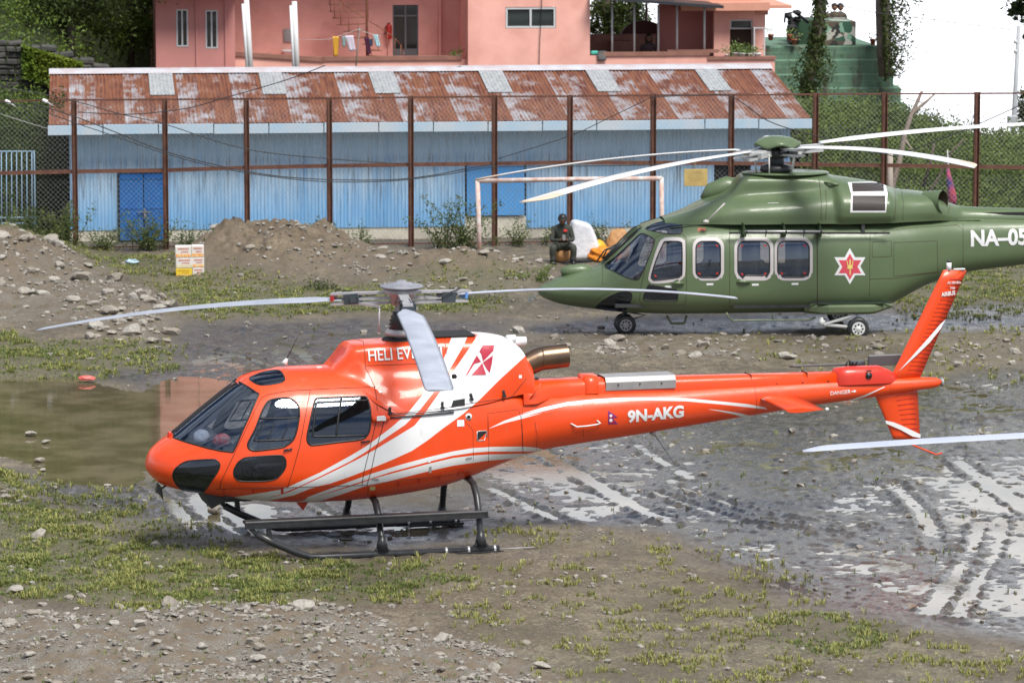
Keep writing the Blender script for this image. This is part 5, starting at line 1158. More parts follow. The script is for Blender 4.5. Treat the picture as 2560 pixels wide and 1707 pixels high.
def blob(name, lab, cat, x, v, sx, sy, sz, mat, seed, yo=None, crease=.10):
    p = GD(x, v, .06); yo = (p[1] - FO[1] - FS * p[0]) if yo is None else yo; a = fl(x, v, yo)
    bm = bmesh.new(); bmesh.ops.create_icosphere(bm, subdivisions=4, radius=.5); V = np.array([q.co[:] for q in bm.verts]); F = np.array([[q.index for q in f.verts] for f in bm.faces]); bm.free()
    n1_ = fbm(V[:, 0] * 1.3 + V[:, 2] * 1.9 + seed, V[:, 1] * 1.7 - V[:, 2], 2.2, 4, seed); V = V * (1 + crease * n1_[:, None] * 2); V[:, 2] = np.maximum(V[:, 2], -.36) + .36
    V = V * (sx, sy, sz / .86); o = mesh_np(name, V, F, mat, True); o.location = W(a[0], yo, max(a[1], .02) if False else .04); o.rotation_euler = (0, 0, FA); return tag(o, lab, cat)
ps = GD(1290, 600, .05); yS = ps[1] - FO[1] - FS * ps[0]
m_sack = M('white_sack', (.74, .75, .78), .6, 0, ((.60, .62, .68), 5, .6), (9, .6, .03)); m_or = M('orange_plastic', (.75, .27, .02), .45, 0, ((.60, .16, .01), 6, .8), (10, .6, .03)); m_tan = M('tan_sack', (.50, .26, .10), .6, 0, ((.36, .18, .07), 7, .7), (12, .5, .02))
mb = MB(); a = fl(1338, 598, yS + .25); Z = []
prof = [(-.30, 0), (.32, 0), (.36, .22), (.28, .50), (.16, .75), (.02, .78), (-.22, .84), (-.30, .4)]
mb.prism([(a[0] + p, .05 + q) for p, q in prof], 'Y', yS + .1, yS + .55); o = thing1('white_sack', 'big white plastic sack leaning beside the seated man', 'sack', mb, m_sack, a[0], yS + .3, 0)
bv = o.modifiers.new('b', 'BEVEL'); bv.width = .10; bv.segments = 4; o.modifiers.new('s', 'SUBSURF').render_levels = 1
blob('brown_sack', 'round tan sack under the seated man used as a stool', 'sack', 1291, 597, .36, .32, .36, m_tan, 3, yS + .12, .05)
blob('orange_bundle', 'bright orange plastic bundle by the green nose', 'bundle', 1388, 602, .62, .4, .30, m_or, 4, yS + .1, .22)
blob('yellow_bundle', 'yellow plastic bag on the orange bundle', 'bundle', 1374, 598, .36, .3, .42, M('yellow_plastic', (.78, .48, .04), .45, 0, ((.65, .33, .02), 6, .6), (10, .6, .03)), 5, yS + .35, .15)
blob('tan_bag', 'tan sack propped up behind the orange bundle', 'sack', 1420, 602, .52, .4, .62, m_tan, 6, yS + .5, .10)
blob('white_rag', 'dirty white and green plastic rag caught on the bank left of the seated man', 'rag', 1125, 605, .26, .12, .30, M('pale_rag', (.60, .68, .66), .7, 0, ((.30, .45, .40), 8, .8), (14, .6, .02)), 7, None, .25)
mb = MB(); q = fl(1330, 527, yS + .55); mb.box((q[0] + .03, yS + .62, q[1] - .12), (.34, .05, .3), rot=Matrix.Rotation(.12, 3, 'Y')); thing1('cardboard', 'piece of tan cardboard behind the white sack', 'cardboard', mb, m_tan, q[0], yS + .6, 0)
m_lit = M('litter_white', (.72, .72, .72), .6, 0, ((.5, .52, .55), 15, .7), (25, .5, .01))
for k, (x, v, s_, m, lab) in enumerate(((305, 602, .26, M('clear_blue', (.35, .50, .60), .3), 'crushed pale blue bottle lying before the blue door'), (398, 602, .32, m_lit, 'crumpled white bag left of the cartons'), (486, 558, .18, m_lit, 'white plastic bag behind the top of the cartons'), (1060, 575, .2, m_lit, 'white litter at the foot of the tall weed'), (200, 868, .24, M('red_plastic', (.62, .10, .09), .5, 0, ((.75, .25, .2), 8, .5)), 'torn red plastic lying at the edge of the brown pond'), (208, 605, .16, m_tan, 'scrap of tan cardboard in the weeds left of the blue door'))):
    blob('litter', lab, 'litter', x, v, s_, s_ * .5, s_ * .32, m, 20 + k, None, .3)
# ============================================================ HELICOPTERS: common tools
class Frame:
    def __init__(s, origin, yaw):
        s.o = np.array(origin, float); s.yaw = yaw
        s.ex = np.array([math.cos(yaw), math.sin(yaw), 0]); s.ey = np.array([-math.sin(yaw), math.cos(yaw), 0])
    def w(s, P): P = np.asarray(P, float); return s.o + P[..., :1] * s.ex + P[..., 1:2] * s.ey + P[..., 2:3] * np.array([0, 0, 1.])
    def hit(s, u, v, yl):                 # photo point on the local plane y = yl -> (x, z)
        d = ray(u, v); t = ((s.o - CP) @ s.ey + yl) / (d @ s.ey); P = CP + d * t - s.o; return P @ s.ex, P[2]
    def loc(s, P): P = np.asarray(P, float) - s.o; return np.stack([P @ s.ex, P @ s.ey, P[..., 2]], -1)
class Zm:                                # enlarged views of the photo the outlines were read from
    def __init__(s, x, y, k): s.x, s.y, s.k = x, y, k
    def __call__(s, *pts): return [(s.x + a / s.k, s.y + b / s.k) for a, b in pts]
Z1, Z2, Z3, Z4, Z5, Z6 = Zm(340, 680, 3.92), Zm(340, 1000, 3.92), Zm(800, 660, 3.5636), Zm(800, 1040, 3.92), Zm(1300, 880, 3.36), Zm(1960, 640, 2.8)
ZA, ZB, ZC = Zm(1320, 480, 4.126), Zm(1780, 320, 3.7339), Zm(1800, 560, 3.0947)
def smooth_closed(pts, n=6):
    P = np.array(pts, float); k = len(P); out = []
    for i in range(k):
        p0, p1, p2, p3 = P[i - 1], P[i], P[(i + 1) % k], P[(i + 2) % k]
        for j in range(n):
            t = j / n; out.append(.5 * ((2 * p1) + (-p0 + p2) * t + (2 * p0 - 5 * p1 + 4 * p2 - p3) * t * t + (-p0 + 3 * p1 - 3 * p2 + p3) * t ** 3))
    return np.array(out)
def dens(pts, step, closed=True):
    P = np.array(pts, float); out = []
    m = len(P) if closed else len(P) - 1
    for i in range(m):
        a, b = P[i], P[(i + 1) % len(P)]; k = max(1, int(np.hypot(*(b - a)) / step))
        for j in range(k): out.append(a + (b - a) * j / k)
    if not closed: out.append(P[-1])
    return np.array(out)
class Surf:
    """half of a body: param a (lengthwise) in [a0,a1], b (round) in [b0,b1]; pos(a,b) -> local x, y<=0 (near side), z"""
    def __init__(s, fr, pos, a0, a1, b0, b1, na=500, nb=160):
        s.fr, s.pos, s.a0, s.a1, s.b0, s.b1 = fr, pos, a0, a1, b0, b1
        A, B = np.meshgrid(np.linspace(a0, a1, na), np.linspace(b0, b1, nb), indexing='ij'); s.GA, s.GB = A.ravel(), B.ravel()
        P = s.pos(s.GA, s.GB); s.gu, s.gv = proj_np(fr.w(P)); n = s.nrm(s.GA, s.GB)
        vd = fr.w(P) - CP; nw = n[:, :1] * fr.ex + n[:, 1:2] * fr.ey + n[:, 2:3] * np.array([0, 0, 1.]); s.face = (nw * vd).sum(1) < .0
    def nrm(s, a, b, e=None):
        ea = (s.a1 - s.a0) * 1e-4; eb = (s.b1 - s.b0) * 1e-4
        ap, am = np.minimum(a + ea, s.a1), np.maximum(a - ea, s.a0); bp, bm_ = np.minimum(b + eb, s.b1), np.maximum(b - eb, s.b0)
        ta = s.pos(ap, b) - s.pos(am, b); tb = s.pos(a, bp) - s.pos(a, bm_); n = np.cross(ta, tb)
        l = np.linalg.norm(n, axis=1, keepdims=True); l[l < 1e-14] = 1; return n / l
    def inv(s, pts):
        pts = np.asarray(pts, float); out = []
        for u, v in pts:
            d = (s.gu - u) ** 2 + (s.gv - v) ** 2 + np.where(s.face, 0, 40.0); i = np.argmin(d); a, b = s.GA[i], s.GB[i]
            for _ in range(5):
                ea = (s.a1 - s.a0) * 2e-4; eb = (s.b1 - s.b0) * 2e-4
                q = proj_np(s.fr.w(s.pos(np.array([a, a + ea, a]), np.array([b, b, b + eb])))); du, dv = q
                J = np.array([[(du[1] - du[0]) / ea, (du[2] - du[0]) / eb], [(dv[1] - dv[0]) / ea, (dv[2] - dv[0]) / eb]]); r = np.array([u - du[0], v - dv[0]])
                if abs(np.linalg.det(J)) < 1e-9: break
                st = np.linalg.solve(J, r); lim = np.array([(s.a1 - s.a0) / 150, (s.b1 - s.b0) / 40]); st = np.clip(st, -lim, lim)
                a = min(max(a + st[0], s.a0), s.a1); b = min(max(b + st[1], s.b0), s.b1)
            out.append((a, b))
        return np.array(out)
    def mesh(s, rows, cols, polys, mirror=True):
        """CDT in the (a,b) plane with all polygon outlines as edges. returns V(local), tri, centroid(a,b), normals"""
        A, B = np.meshgrid(rows, cols, indexing='ij'); g = np.random.default_rng(1)
        ka = 1.0; kb = (s.a1 - s.a0) / (s.b1 - s.b0) * .3
        s.kb = kb; P = [np.stack([A.ravel(), B.ravel() * kb], 1)]; E = []; n = A.size
        for q in polys:
            q = np.asarray(q); P.append(np.stack([q[:, 0], q[:, 1] * kb], 1)); k = len(q); E += [(n + i, n + (i + 1) % k) for i in range(k)]; n += k
        P = np.concatenate(P)
        vo, eo, fo, *_ = delaunay_2d_cdt([Vector((float(p[0]), float(p[1]))) for p in P], E, [], 0, 1e-6)
        ab = np.array([(v.x, v.y / kb) for v in vo]); T = np.array([f for f in fo if len(f) == 3]); 
        V = s.pos(ab[:, 0], ab[:, 1]); N_ = s.nrm(ab[:, 0], ab[:, 1]); c = ab[T].mean(1)
        return ab, V, T, c, N_
def inside(c, poly, kb=1.0):
    return polysd(c[:, 0], c[:, 1] * kb, np.stack([np.asarray(poly)[:, 0], np.asarray(poly)[:, 1] * kb], 1)) > 0
def part_from(name, V, T, N_, mi, mats, parent, mirror=True, off=0.0, far=False):
    """mesh of the chosen triangles, with the body's true normals; doors and panes get a separate far-side twin"""
    whole = name in ('body', 'engine_cowling')
    if mirror and not whole and not far: part_from(name, V, T, N_, mi, mats, parent, mirror, off, True)
    used = np.unique(T); mp_ = -np.ones(len(V), int); mp_[used] = np.arange(len(used)); v = V[used] + N_[used] * off; n = N_[used]; t = mp_[T]
    P = v[t]; fn = np.cross(P[:, 1] - P[:, 0], P[:, 2] - P[:, 0]); flip = (fn * n[t].sum(1)).sum(1) < 0; t = t.copy(); t[flip] = t[flip][:, ::-1]
    if far: v = v * (1, -1, 1); n = n * (1, -1, 1); t = t[:, ::-1]
    elif whole:
        v2 = v * (1, -1, 1); n2 = n * (1, -1, 1); t2 = t[:, ::-1] + len(v); v = np.concatenate([v, v2]); n = np.concatenate([n, n2]); t = np.concatenate([t, t2]); mi = np.concatenate([mi, mi])
    ar = np.linalg.norm(np.cross(v[t[:, 1]] - v[t[:, 0]], v[t[:, 2]] - v[t[:, 0]]), axis=1) > 1e-9
    o = mesh_np(name, v, t[ar], mats, True, mi[ar], parent); me = o.data
    if len(me.vertices) == len(n): me.normals_split_custom_set_from_vertices([tuple(x) for x in n])
    return o
def surf_pts(S, pix, off=.0):
    ab = S.inv(pix); return S.pos(ab[:, 0], ab[:, 1]) + S.nrm(ab[:, 0], ab[:, 1]) * off
def ab_line(mb, S, ab, r, m=0, closed=False, off=.0, mirror=True, n=4):
    P = S.pos(ab[:, 0], ab[:, 1]) + S.nrm(ab[:, 0], ab[:, 1]) * off
    if closed: P = np.concatenate([P, P[:1]])
    keep = [0] + [i for i in range(1, len(P)) if np.linalg.norm(P[i] - P[i - 1]) > 1e-4]; P = P[keep]
    mb.tube([tuple(p) for p in P], r, n, m)
def twin(o):
    c_ = o.copy(); c_.data = o.data.copy(); COL.objects.link(c_); c_.data.transform(Matrix.Diagonal((1, -1, 1, 1))); c_.data.flip_normals(); return c_
def text_mesh(s, size, bold=.02, shear=0):
    cu = bpy.data.curves.new('t', 'FONT'); cu.body = s; cu.size = size; cu.offset = bold * size; cu.shear = shear; cu.resolution_u = 4
    o = bpy.data.objects.new('t', cu); COL.objects.link(o); dg = bpy.context.evaluated_depsgraph_get(); me = bpy.data.meshes.new_from_object(o.evaluated_get(dg))
    bm = bmesh.new(); bm.from_mesh(me); bmesh.ops.triangulate(bm, faces=bm.faces)
    for _ in range(2):
        es = [e for e in bm.edges if e.calc_length() > size * .22]
        if es: bmesh.ops.subdivide_edges(bm, edges=es, cuts=1); bmesh.ops.triangulate(bm, faces=bm.faces)
    V = np.array([v.co[:] for v in bm.verts]); F = np.array([[v.index for v in f.verts] for f in bm.faces]) if len(bm.faces) else np.zeros((0, 3), int)
    bm.free(); bpy.data.objects.remove(o); return V[:, :2], F
def side_y(S, x, z):
    """local y of the near skin at side-view x, z"""
    ab = S._side if hasattr(S, '_side') else None
    if ab is None: P = S.pos(S.GA, S.GB); S._side = P; ab = P
    out = []
    for a, b in zip(np.ravel(x), np.ravel(z)):
        d = (S._side[:, 0] - a) ** 2 + (S._side[:, 2] - b) ** 2; i = np.argpartition(d, 6)[:6]; w_ = 1 / (d[i] + 1e-7); out.append((S._side[i, 1] * w_).sum() / w_.sum())
    return np.array(out)
def decal(S, name, V2, F, x0, z0, ang, mats, parent, off=.006, sx=1.0, m=None):
    ca, sa = math.cos(ang), math.sin(ang); x = x0 + (V2[:, 0] * ca - V2[:, 1] * sa) * sx; z = z0 + (V2[:, 0] * sa * sx + V2[:, 1] * ca)
    y = side_y(S, x, z) - off; return mesh_np(name, np.stack([x, y, z], 1), F, mats, False, m, parent)
def poly_mesh(pts, step):
    """filled polygon (x,z) -> V2, tri, dense enough to bend over the skin"""
    q = dens(pts, step); lo, hi = q.min(0), q.max(0); gx, gz = np.meshgrid(np.arange(lo[0], hi[0], step), np.arange(lo[1], hi[1], step)); gpts = np.stack([gx.ravel(), gz.ravel()], 1)
    gpts = gpts[polysd(gpts[:, 0], gpts[:, 1], q) > step * .3]; P = np.concatenate([q, gpts]); k = len(q)
    vo, eo, fo, *_ = delaunay_2d_cdt([Vector(map(float, p)) for p in P], [(i, (i + 1) % k) for i in range(k)], [], 0, 1e-6)
    V = np.array([v[:] for v in vo]); T = np.array([f for f in fo if len(f) == 3]); c = V[T].mean(1); return V, T[polysd(c[:, 0], c[:, 1], q) > 0]
def superell(zt, zb, zc, w, p1, p2, xof):
    def pos(a, b):
        a = np.asarray(a, float); b = np.asarray(b, float); x = xof(a); q = np.sqrt(np.maximum(x, 0)); T, B, Cc, Wd = zt(q), zb(q), zc(q), w(q)
        Cc = np.clip(Cc, B, T); up = b >= 0; p = np.where(up, p1(q), p2(q)); s_, c_ = np.sin(np.abs(b)), np.cos(b)
        z = np.where(up, Cc + (T - Cc) * s_ ** (2 / p), Cc - (Cc - B) * s_ ** (2 / p)); y = -Wd * np.maximum(c_, 0) ** (2 / p)
        return np.stack([x, y, z], -1)
    return pos
def qint(tab): t_ = np.array(tab, float); return pchip(np.sqrt(t_[:, 0]), t_[:, 1])
def tip_on_sphere(fr, hub_l, u, v, Rr, far):
    hw = fr.w(np.array(hub_l, float)); d = ray(u, v); d = d / np.linalg.norm(d); oc = CP - hw; b = oc @ d; c = oc @ oc - Rr * Rr; D = max(b * b - c, 0) ** .5
    return fr.loc(CP + d * (-b + D if far else -b - D))
def blade(name, hub, tip, chord, rot_dir, pitch0, twist, parent, mats, bump_=.12, r0=.12, root_w=.45, tipstyle='square', tipmat=False, lab=None):
    """hub,tip local points; rot_dir +1: leading edge = z x d side flipped"""
    hub, tip = np.array(hub), np.array(tip); d = tip - hub; Lb = np.linalg.norm(d); dh = d / Lb; lead = np.cross(np.array([0, 0, 1.]), dh) * rot_dir; lead /= np.linalg.norm(lead)
    n = 40; sec = [(-.5, .0), (-.30, .012), (.0, .045), (.25, .055), (.42, .038), (.5, .0), (.42, -.030), (.25, -.040), (0, -.030), (-.30, -.010)]
    mb = MB(); Vt = []; k = len(sec)
    for i in range(n + 1):
        s_ = r0 + (1 - r0) * i / n; c = chord * (root_w + (1 - root_w) * float(sstep(r0 + .015, r0 + .10, s_))); shift = 0
        if tipstyle == 'taper' and s_ > .94: c *= 1 - .75 * ((s_ - .94) / .06) ** 1.3; shift = -.5 * (chord - c) * .9
        if tipstyle == 'square' and s_ > .985: c *= 1 - .10 * (s_ - .985) / .015
        th = pitch0 + twist * s_; ctr = hub + d * s_ + np.array([0, 0, 1]) * bump_ * 4 * s_ * (1 - s_); up = np.cross(dh, lead); up = up if up[2] > 0 else -up
        cd = lead * math.cos(th) + up * math.sin(th); ud = up * math.cos(th) - lead * math.sin(th)
        for a, b in sec: Vt.append(ctr + cd * (a * c + shift) + ud * b * chord)
    F = [(i * k + j, i * k + (j + 1) % k, (i + 1) * k + (j + 1) % k, (i + 1) * k + j) for i in range(n) for j in range(k)]
    mi = [1 if (tipmat and i > n * .86 and j in (2, 3, 4, 5)) else 0 for i in range(n) for j in range(k)]
    b0 = mb.n; mb.add(Vt, F, 0, True); mb.M[-len(F):] = mi; mb.F.append(list(range(k))[::-1]); mb.M.append(0); mb.S.append(False); mb.F.append([n * k + j for j in range(k)]); mb.M.append(0); mb.S.append(False)
    o = mb.build(name, mats, parent); 
    if lab: o['label'] = lab
    return o
def paint(name, c, rough=.32, coat=.25, inner=(.05, .05, .052), dirt=None, mud=0):
    t = NT(name); n = t.noise(2.0, 4, .6); k = t.mix(t.ramp(n, [(.35, 0), (.7, 1)]), c, [x * .93 for x in c])
    d = t.noise(1.0, 6, .7, stretch=(5, 5, 2)); k = t.mix(t.ramp(d, [(.60, 0), (.74, .28)]), k, dirt or (.20, .16, .12))
    if mud:
        tc_ = t.n('ShaderNodeTexCoord'); s3_ = t.n('ShaderNodeSeparateXYZ'); t.l(tc_.outputs['Object'], s3_.inputs[0]); mr_ = t.n('ShaderNodeMapRange'); mr_.inputs['From Min'].default_value = mud + .15; mr_.inputs['From Max'].default_value = mud - .35; t.l(s3_.outputs['Z'], mr_.inputs['Value'])
        k = t.mix(t.math('MULTIPLY', mr_.outputs['Result'], t.ramp(t.noise(28, 5, .75), [(.50, 0), (.60, .75)])), k, (.16, .12, .085))
    geo = t.n('ShaderNodeNewGeometry'); k = t.mix(geo.outputs['Backfacing'], k, inner)
    t.col(k); t.set(rough=t.mix(geo.outputs['Backfacing'], t.ramp(d, [(.4, rough), (.7, rough + .18)]), .9), coat=coat, coatr=.08)
    b = t.n('ShaderNodeBump'); b.inputs['Strength'].default_value = .08; b.inputs['Distance'].default_value = .01; t.l(t.noise(7, 2), b.inputs['Height']); t.l(b.outputs['Normal'], t.p.inputs['Normal']); return t.m
def glassm(name, tint=(.55, .60, .68), refl=.12, alpha=.55):
    t = NT(name); g_ = t.n('ShaderNodeBsdfGlossy'); g_.inputs['Roughness'].default_value = .03; g_.inputs['Color'].default_value = (.70, .82, 1, 1)  # reflections tinted blue, standing in for a bluer sky
    tr = t.n('ShaderNodeBsdfTransparent'); tr.inputs['Color'].default_value = (*tint, 1); fr_ = t.n('ShaderNodeFresnel'); fr_.inputs['IOR'].default_value = 1.5
    ad = t.math('ADD', fr_.outputs[0], refl * .5); ms = t.n('ShaderNodeMixShader'); t.l(ad, ms.inputs[0]); t.l(tr.outputs[0], ms.inputs[1]); t.l(g_.outputs[0], ms.inputs[2]); t.l(ms.outputs[0], t.out.inputs['Surface']); return t.m

# ============================================================ ORANGE HELICOPTER
H1 = Frame((-4.755, 53.231, 0.0), R(14.8))
heli = empty('orange_helicopter', tuple(H1.o), H1.yaw, 'orange helicopter with white stripes standing on black skids in the wet mud', 'helicopter')
m_or1 = paint('orange_paint', (.78, .064, .005), .32, .3, mud=.95); m_wh1 = paint('white_livery', (.76, .77, .78)); m_rd1 = paint('red_paint_gloss', (.60, .03, .012))
m_seam = M('panel_gap', (.05, .018, .012), .7); m_rub = M('window_rubber', (.012, .012, .014), .45); m_blk = M('black_gear_paint', (.018, .020, .024), .35, 0, ((.05, .05, .05), 9, .5))
m_gr = M('blade_grey', (.40, .43, .50), .45, 0, ((.29, .32, .38), 2.6, .9), (6, .1, .01)); m_hub = M('hub_grey', (.42, .42, .44), .45, .2, ((.30, .30, .31), 8, .8)); m_hd = M('hub_dark', (.04, .055, .065), .5)
m_gl1 = glassm('clear_glass', (.74, .80, .90), .16); m_gl2 = glassm('tinted_glass', (.24, .27, .31), .10); m_int = M('cabin_interior', (.045, .047, .05), .8); m_seat = M('seat_cloth', (.085, .09, .10), .8)
zt = qint([(0, 1.19), (.012, 1.27), (.05, 1.36), (.15, 1.46), (.34, 1.585), (.55, 1.75), (.82, 1.96), (1.18, 2.22), (1.32, 2.31), (1.5, 2.365), (1.91, 2.405), (2.44, 2.405), (2.9, 2.38), (3.4, 2.27), (4.2, 2.10), (5.0, 2.03), (5.4, 1.985), (6.7, 1.98), (8.2, 1.985), (9.5, 1.98), (10.25, 1.955), (10.9, 1.93), (10.99, 1.865)])
zb = qint([(0, 1.19), (.02, 1.12), (.09, 1.03), (.15, .97), (.27, .91), (.46, .86), (.62, .83), (.81, .79), (1.0, .755), (1.22, .725), (1.42, .70), (1.76, .67), (2.17, .65), (2.5, .65), (2.94, .665), (3.27, .695), (3.69, .745), (3.97, .79), (4.24, .86), (4.52, .95), (4.8, 1.04), (5.08, 1.12), (5.36, 1.18), (5.85, 1.24), (6.51, 1.31), (7.34, 1.41), (8.35, 1.53), (9.12, 1.62), (10.02, 1.70), (10.55, 1.76), (10.9, 1.80), (10.99, 1.86)])
wd_ = qint([(0, 0), (.02, .12), (.09, .28), (.2, .42), (.34, .53), (.55, .65), (.82, .76), (1.18, .86), (1.6, .92), (2.2, .94), (3.0, .93), (3.6, .88), (4.2, .76), (4.7, .60), (5.1, .46), (5.36, .41), (5.85, .375), (6.5, .335), (7.34, .285), (8.35, .225), (9.12, .18), (10, .13), (10.9, .065), (10.99, 0)])
zc = qint([(0, 1.19), (.5, 1.19), (1.2, 1.18), (2.2, 1.22), (3.5, 1.30), (4.5, 1.44), (5.4, 1.58), (8.35, 1.757), (10.99, 1.863)])
p1 = qint([(0, 2), (.3, 2.1), (1.2, 2.3), (2.2, 2.5), (2.9, 2.5), (3.3, 2.9), (3.9, 4), (4.7, 4), (5.2, 2.5), (5.6, 2.05), (10.99, 2)]); p2 = qint([(0, 2), (.5, 2.1), (1.2, 2.3), (2.2, 2.5), (3.5, 2.4), (5.2, 2.0), (10.99, 2)])
S1 = Surf(H1, superell(zt, zb, zc, wd_, p1, p2, lambda a: a * a), 0, math.sqrt(10.99), -math.pi / 2, math.pi / 2)
hp = math.pi / 2
st = 3.0
def wpoly(pix, smooth=True):
    q = smooth_closed(pix, 4) if smooth else np.array(pix); return S1.inv(dens(q, st))
W_door = wpoly(Z2((1600, 166), (1575, 300), (1540, 390), (1480, 440), (1420, 465), (1200, 493), (1140, 490), (1105, 470), (1095, 435), (1112, 390), (1170, 280), (1235, 110), (1275, 35), (1305, 5), (1345, -9), (1400, -19), (1480, -22), (1540, 0), (1585, 46), (1600, 96)))
W_low = wpoly(Z2((1100, 560), (1380, 540), (1440, 550), (1465, 580), (1470, 640), (1450, 690), (1410, 740), (1360, 775), (1250, 795), (1040, 795), (985, 775), (960, 740), (958, 690), (980, 640), (1000, 610), (1040, 580)))
W_chin = wpoly(Z2((420, 640), (480, 605), (560, 590), (740, 580), (790, 590), (820, 625), (815, 670), (790, 720), (740, 790), (680, 880), (650, 910), (600, 915), (540, 905), (440, 870), (380, 800), (360, 740), (375, 685)))
W_rear = wpoly(Z2((1760, -4), (1800, -19), (2000, -28), (2230, -36), (2265, -14), (2285, 36), (2297, 110), (2300, 180), (2290, 290), (2260, 350), (2200, 385), (1970, 413), (1750, 440), (1700, 432), (1680, 400), (1680, 340), (1700, 240), (1720, 150), (1740, 60)))
W_roof = wpoly(Z1((1110, 1040), (1180, 1000), (1280, 970), (1370, 960), (1415, 970), (1440, 1000), (1458, 1045), (1440, 1075), (1380, 1095), (1250, 1110), (1190, 1100), (1150, 1080)))
side = S1.inv(dens(Z2((1205, -60), (1100, 180), (1045, 300), (985, 440), (950, 508)), st, False)); bot = S1.inv(dens(Z2((950, 508), (830, 495), (700, 468), (500, 413), (400, 380), (365, 365)), st, False))
top_ = S1.inv(dens(Z1((1205, 1195), (1100, 1125), (1010, 1075)), st, False))
bc = hp - .055
xb0 = math.sqrt(.36); xt0 = math.sqrt(1.20)
W_ws = np.concatenate([top_[::-1], side, bot, [(xb0, min(bot[-1][1] + .12, bc)), (xb0 + .004, bc)], [(xb0 + (xt0 - xb0) * k / 14, bc) for k in range(1, 15)], [(xt0 + .004, bc - .15)]])
D_front = wpoly(Z2((822, 868), (832, 800), (900, 660), (985, 480), (1100, 240), (1205, 20), (1240, -30), (1280, -50), (1350, -65), (1500, -90), (1705, -102), (1640, 240), (1600, 450), (1545, 650), (1480, 855)), False)
D_rear = wpoly(Z2((1490, 853), (1553, 650), (1608, 450), (1648, 240), (1714, -102), (2040, -118), (2335, -127), (2352, -60), (2360, 100), (2340, 250), (2290, 480), (2230, 700), (2213, 832)), False)
def band(pix): return S1.inv(dens(pix, st))
A_L = Z3((1180, 625), (1130, 780), (1060, 930), (990, 1060), (930, 1145), (780, 1330), (640, 1450)) + Z2((2342, 389), (2250, 455), (2100, 545), (1800, 710), (1480, 855), (1400, 878), (1250, 905), (1050, 935), (860, 965))
A_R = Z3((1325, 625), (1260, 760), (1190, 880), (1100, 1020), (1010, 1145), (880, 1310), (760, 1430)) + Z2((2345, 440), (2250, 507), (2100, 598), (1800, 748), (1620, 835), (1500, 885), (1420, 922), (1310, 948))
B_L = Z3((1410, 625), (1330, 750), (1185, 960), (1065, 1145), (940, 1320), (840, 1440)) + Z2((2350, 480), (2250, 535), (2150, 590), (1950, 690), (1750, 785), (1600, 855), (1500, 900), (1400, 933), (1310, 952))
B_R = Z3((1900, 625), (1830, 820), (1600, 1030), (1420, 1210), (1280, 1330), (1100, 1460)) + Z4((1050, 240), (900, 340), (700, 430), (480, 520), (300, 590), (100, 660)) + Z2((1803, 838), (1700, 870), (1550, 930), (1400, 965), (1210, 997))
lowtail = Z2((1190, 1010), (1030, 1000), (860, 972))
POLA = A_L + A_R[::-1]; POLB = B_L + lowtail[::-1][:0] + B_R[::-1]
POLN = A_L[-3:] + Z2((1000, 1000), (1210, 1006)) + B_R[-1:] + B_L[-1:] + A_R[-1:]
C_T = Z4((-120, 792), (0, 747), (250, 655), (500, 565), (800, 472), (1060, 402), (1300, 345), (1500, 312), (1700, 300), (2000, 298), (2120, 308), (2200, 328)); C_B = Z4((-160, 830), (0, 775), (250, 692), (400, 642), (700, 545), (1060, 447), (1300, 387), (1500, 357), (1650, 346), (2000, 345), (2110, 345))
D_T = Z4((-330, 845), (-200, 835), (0, 778), (130, 740), (350, 672), (520, 612), (700, 562), (1060, 467), (1300, 410), (1500, 385), (1650, 375), (2000, 368), (2060, 362)); D_B = Z4((-330, 850), (0, 832), (200, 770), (430, 690), (600, 655), (900, 580), (1100, 530), (1300, 485), (1650, 435), (1900, 415), (2000, 395))
E_T = Z3((1510, 1461), (1640, 1395), (1780, 1345), (2000, 1285), (2200, 1243)) + Z5((0, 520), (200, 462), (400, 420), (600, 397), (850, 382), (1100, 380), (1400, 387), (1700, 415), (1900, 435), (2050, 462), (2078, 478)); E_B = Z3((1510, 1463), (1650, 1415), (1790, 1380), (2000, 1320), (2200, 1278)) + Z5((0, 550), (200, 495), (400, 448), (600, 420), (850, 408), (1100, 405), (1400, 412), (1700, 440), (1900, 462), (2075, 480))
F_ = Z5((1575, 479), (1650, 484), (1750, 497), (1860, 515), (1950, 538), (1880, 548), (1800, 524), (1680, 497)); Gq = Z6((440, 1013), (560, 975), (700, 913), (708, 916), (570, 984), (460, 1015))
white = [band(p) for p in (POLA, POLB, POLN, C_T + C_B[::-1], D_T + D_B[::-1], E_T + E_B[::-1], F_, Gq)]
wins = dict(door_window=W_door, lower_window=W_low, chin_window=W_chin, rear_window=W_rear, roof_window=W_roof, windshield=W_ws)
rows = np.concatenate([np.linspace(0, .3, 40)[:-1], np.arange(.3, math.sqrt(10.99), .0085), [math.sqrt(10.99)]]); cols = np.linspace(-hp, hp, 73)
ab, V, T, c, N_ = S1.mesh(rows, cols, list(wins.values()) + [D_front, D_rear] + white)
kb = S1.kb; reg = np.zeros(len(T), int); isw = np.zeros(len(T), int)
for q in white: isw |= inside(c, q, kb).astype(int)
reg[inside(c, D_front, kb)] = 1; reg[inside(c, D_rear, kb)] = 2
for i, q in enumerate(wins.values()): reg[inside(c, q, kb)] = 10 + i
body = part_from('body', V, T[reg == 0], N_, isw[reg == 0], [m_or1, m_wh1], heli)
d1o = part_from('front_door', V, T[reg == 1], N_, isw[reg == 1], [m_or1, m_wh1], heli); d2o = part_from('rear_door', V, T[reg == 2], N_, isw[reg == 2], [m_or1, m_wh1], heli)
par = dict(door_window=d1o, lower_window=d1o, rear_window=d2o, chin_window=body, roof_window=body, windshield=body)
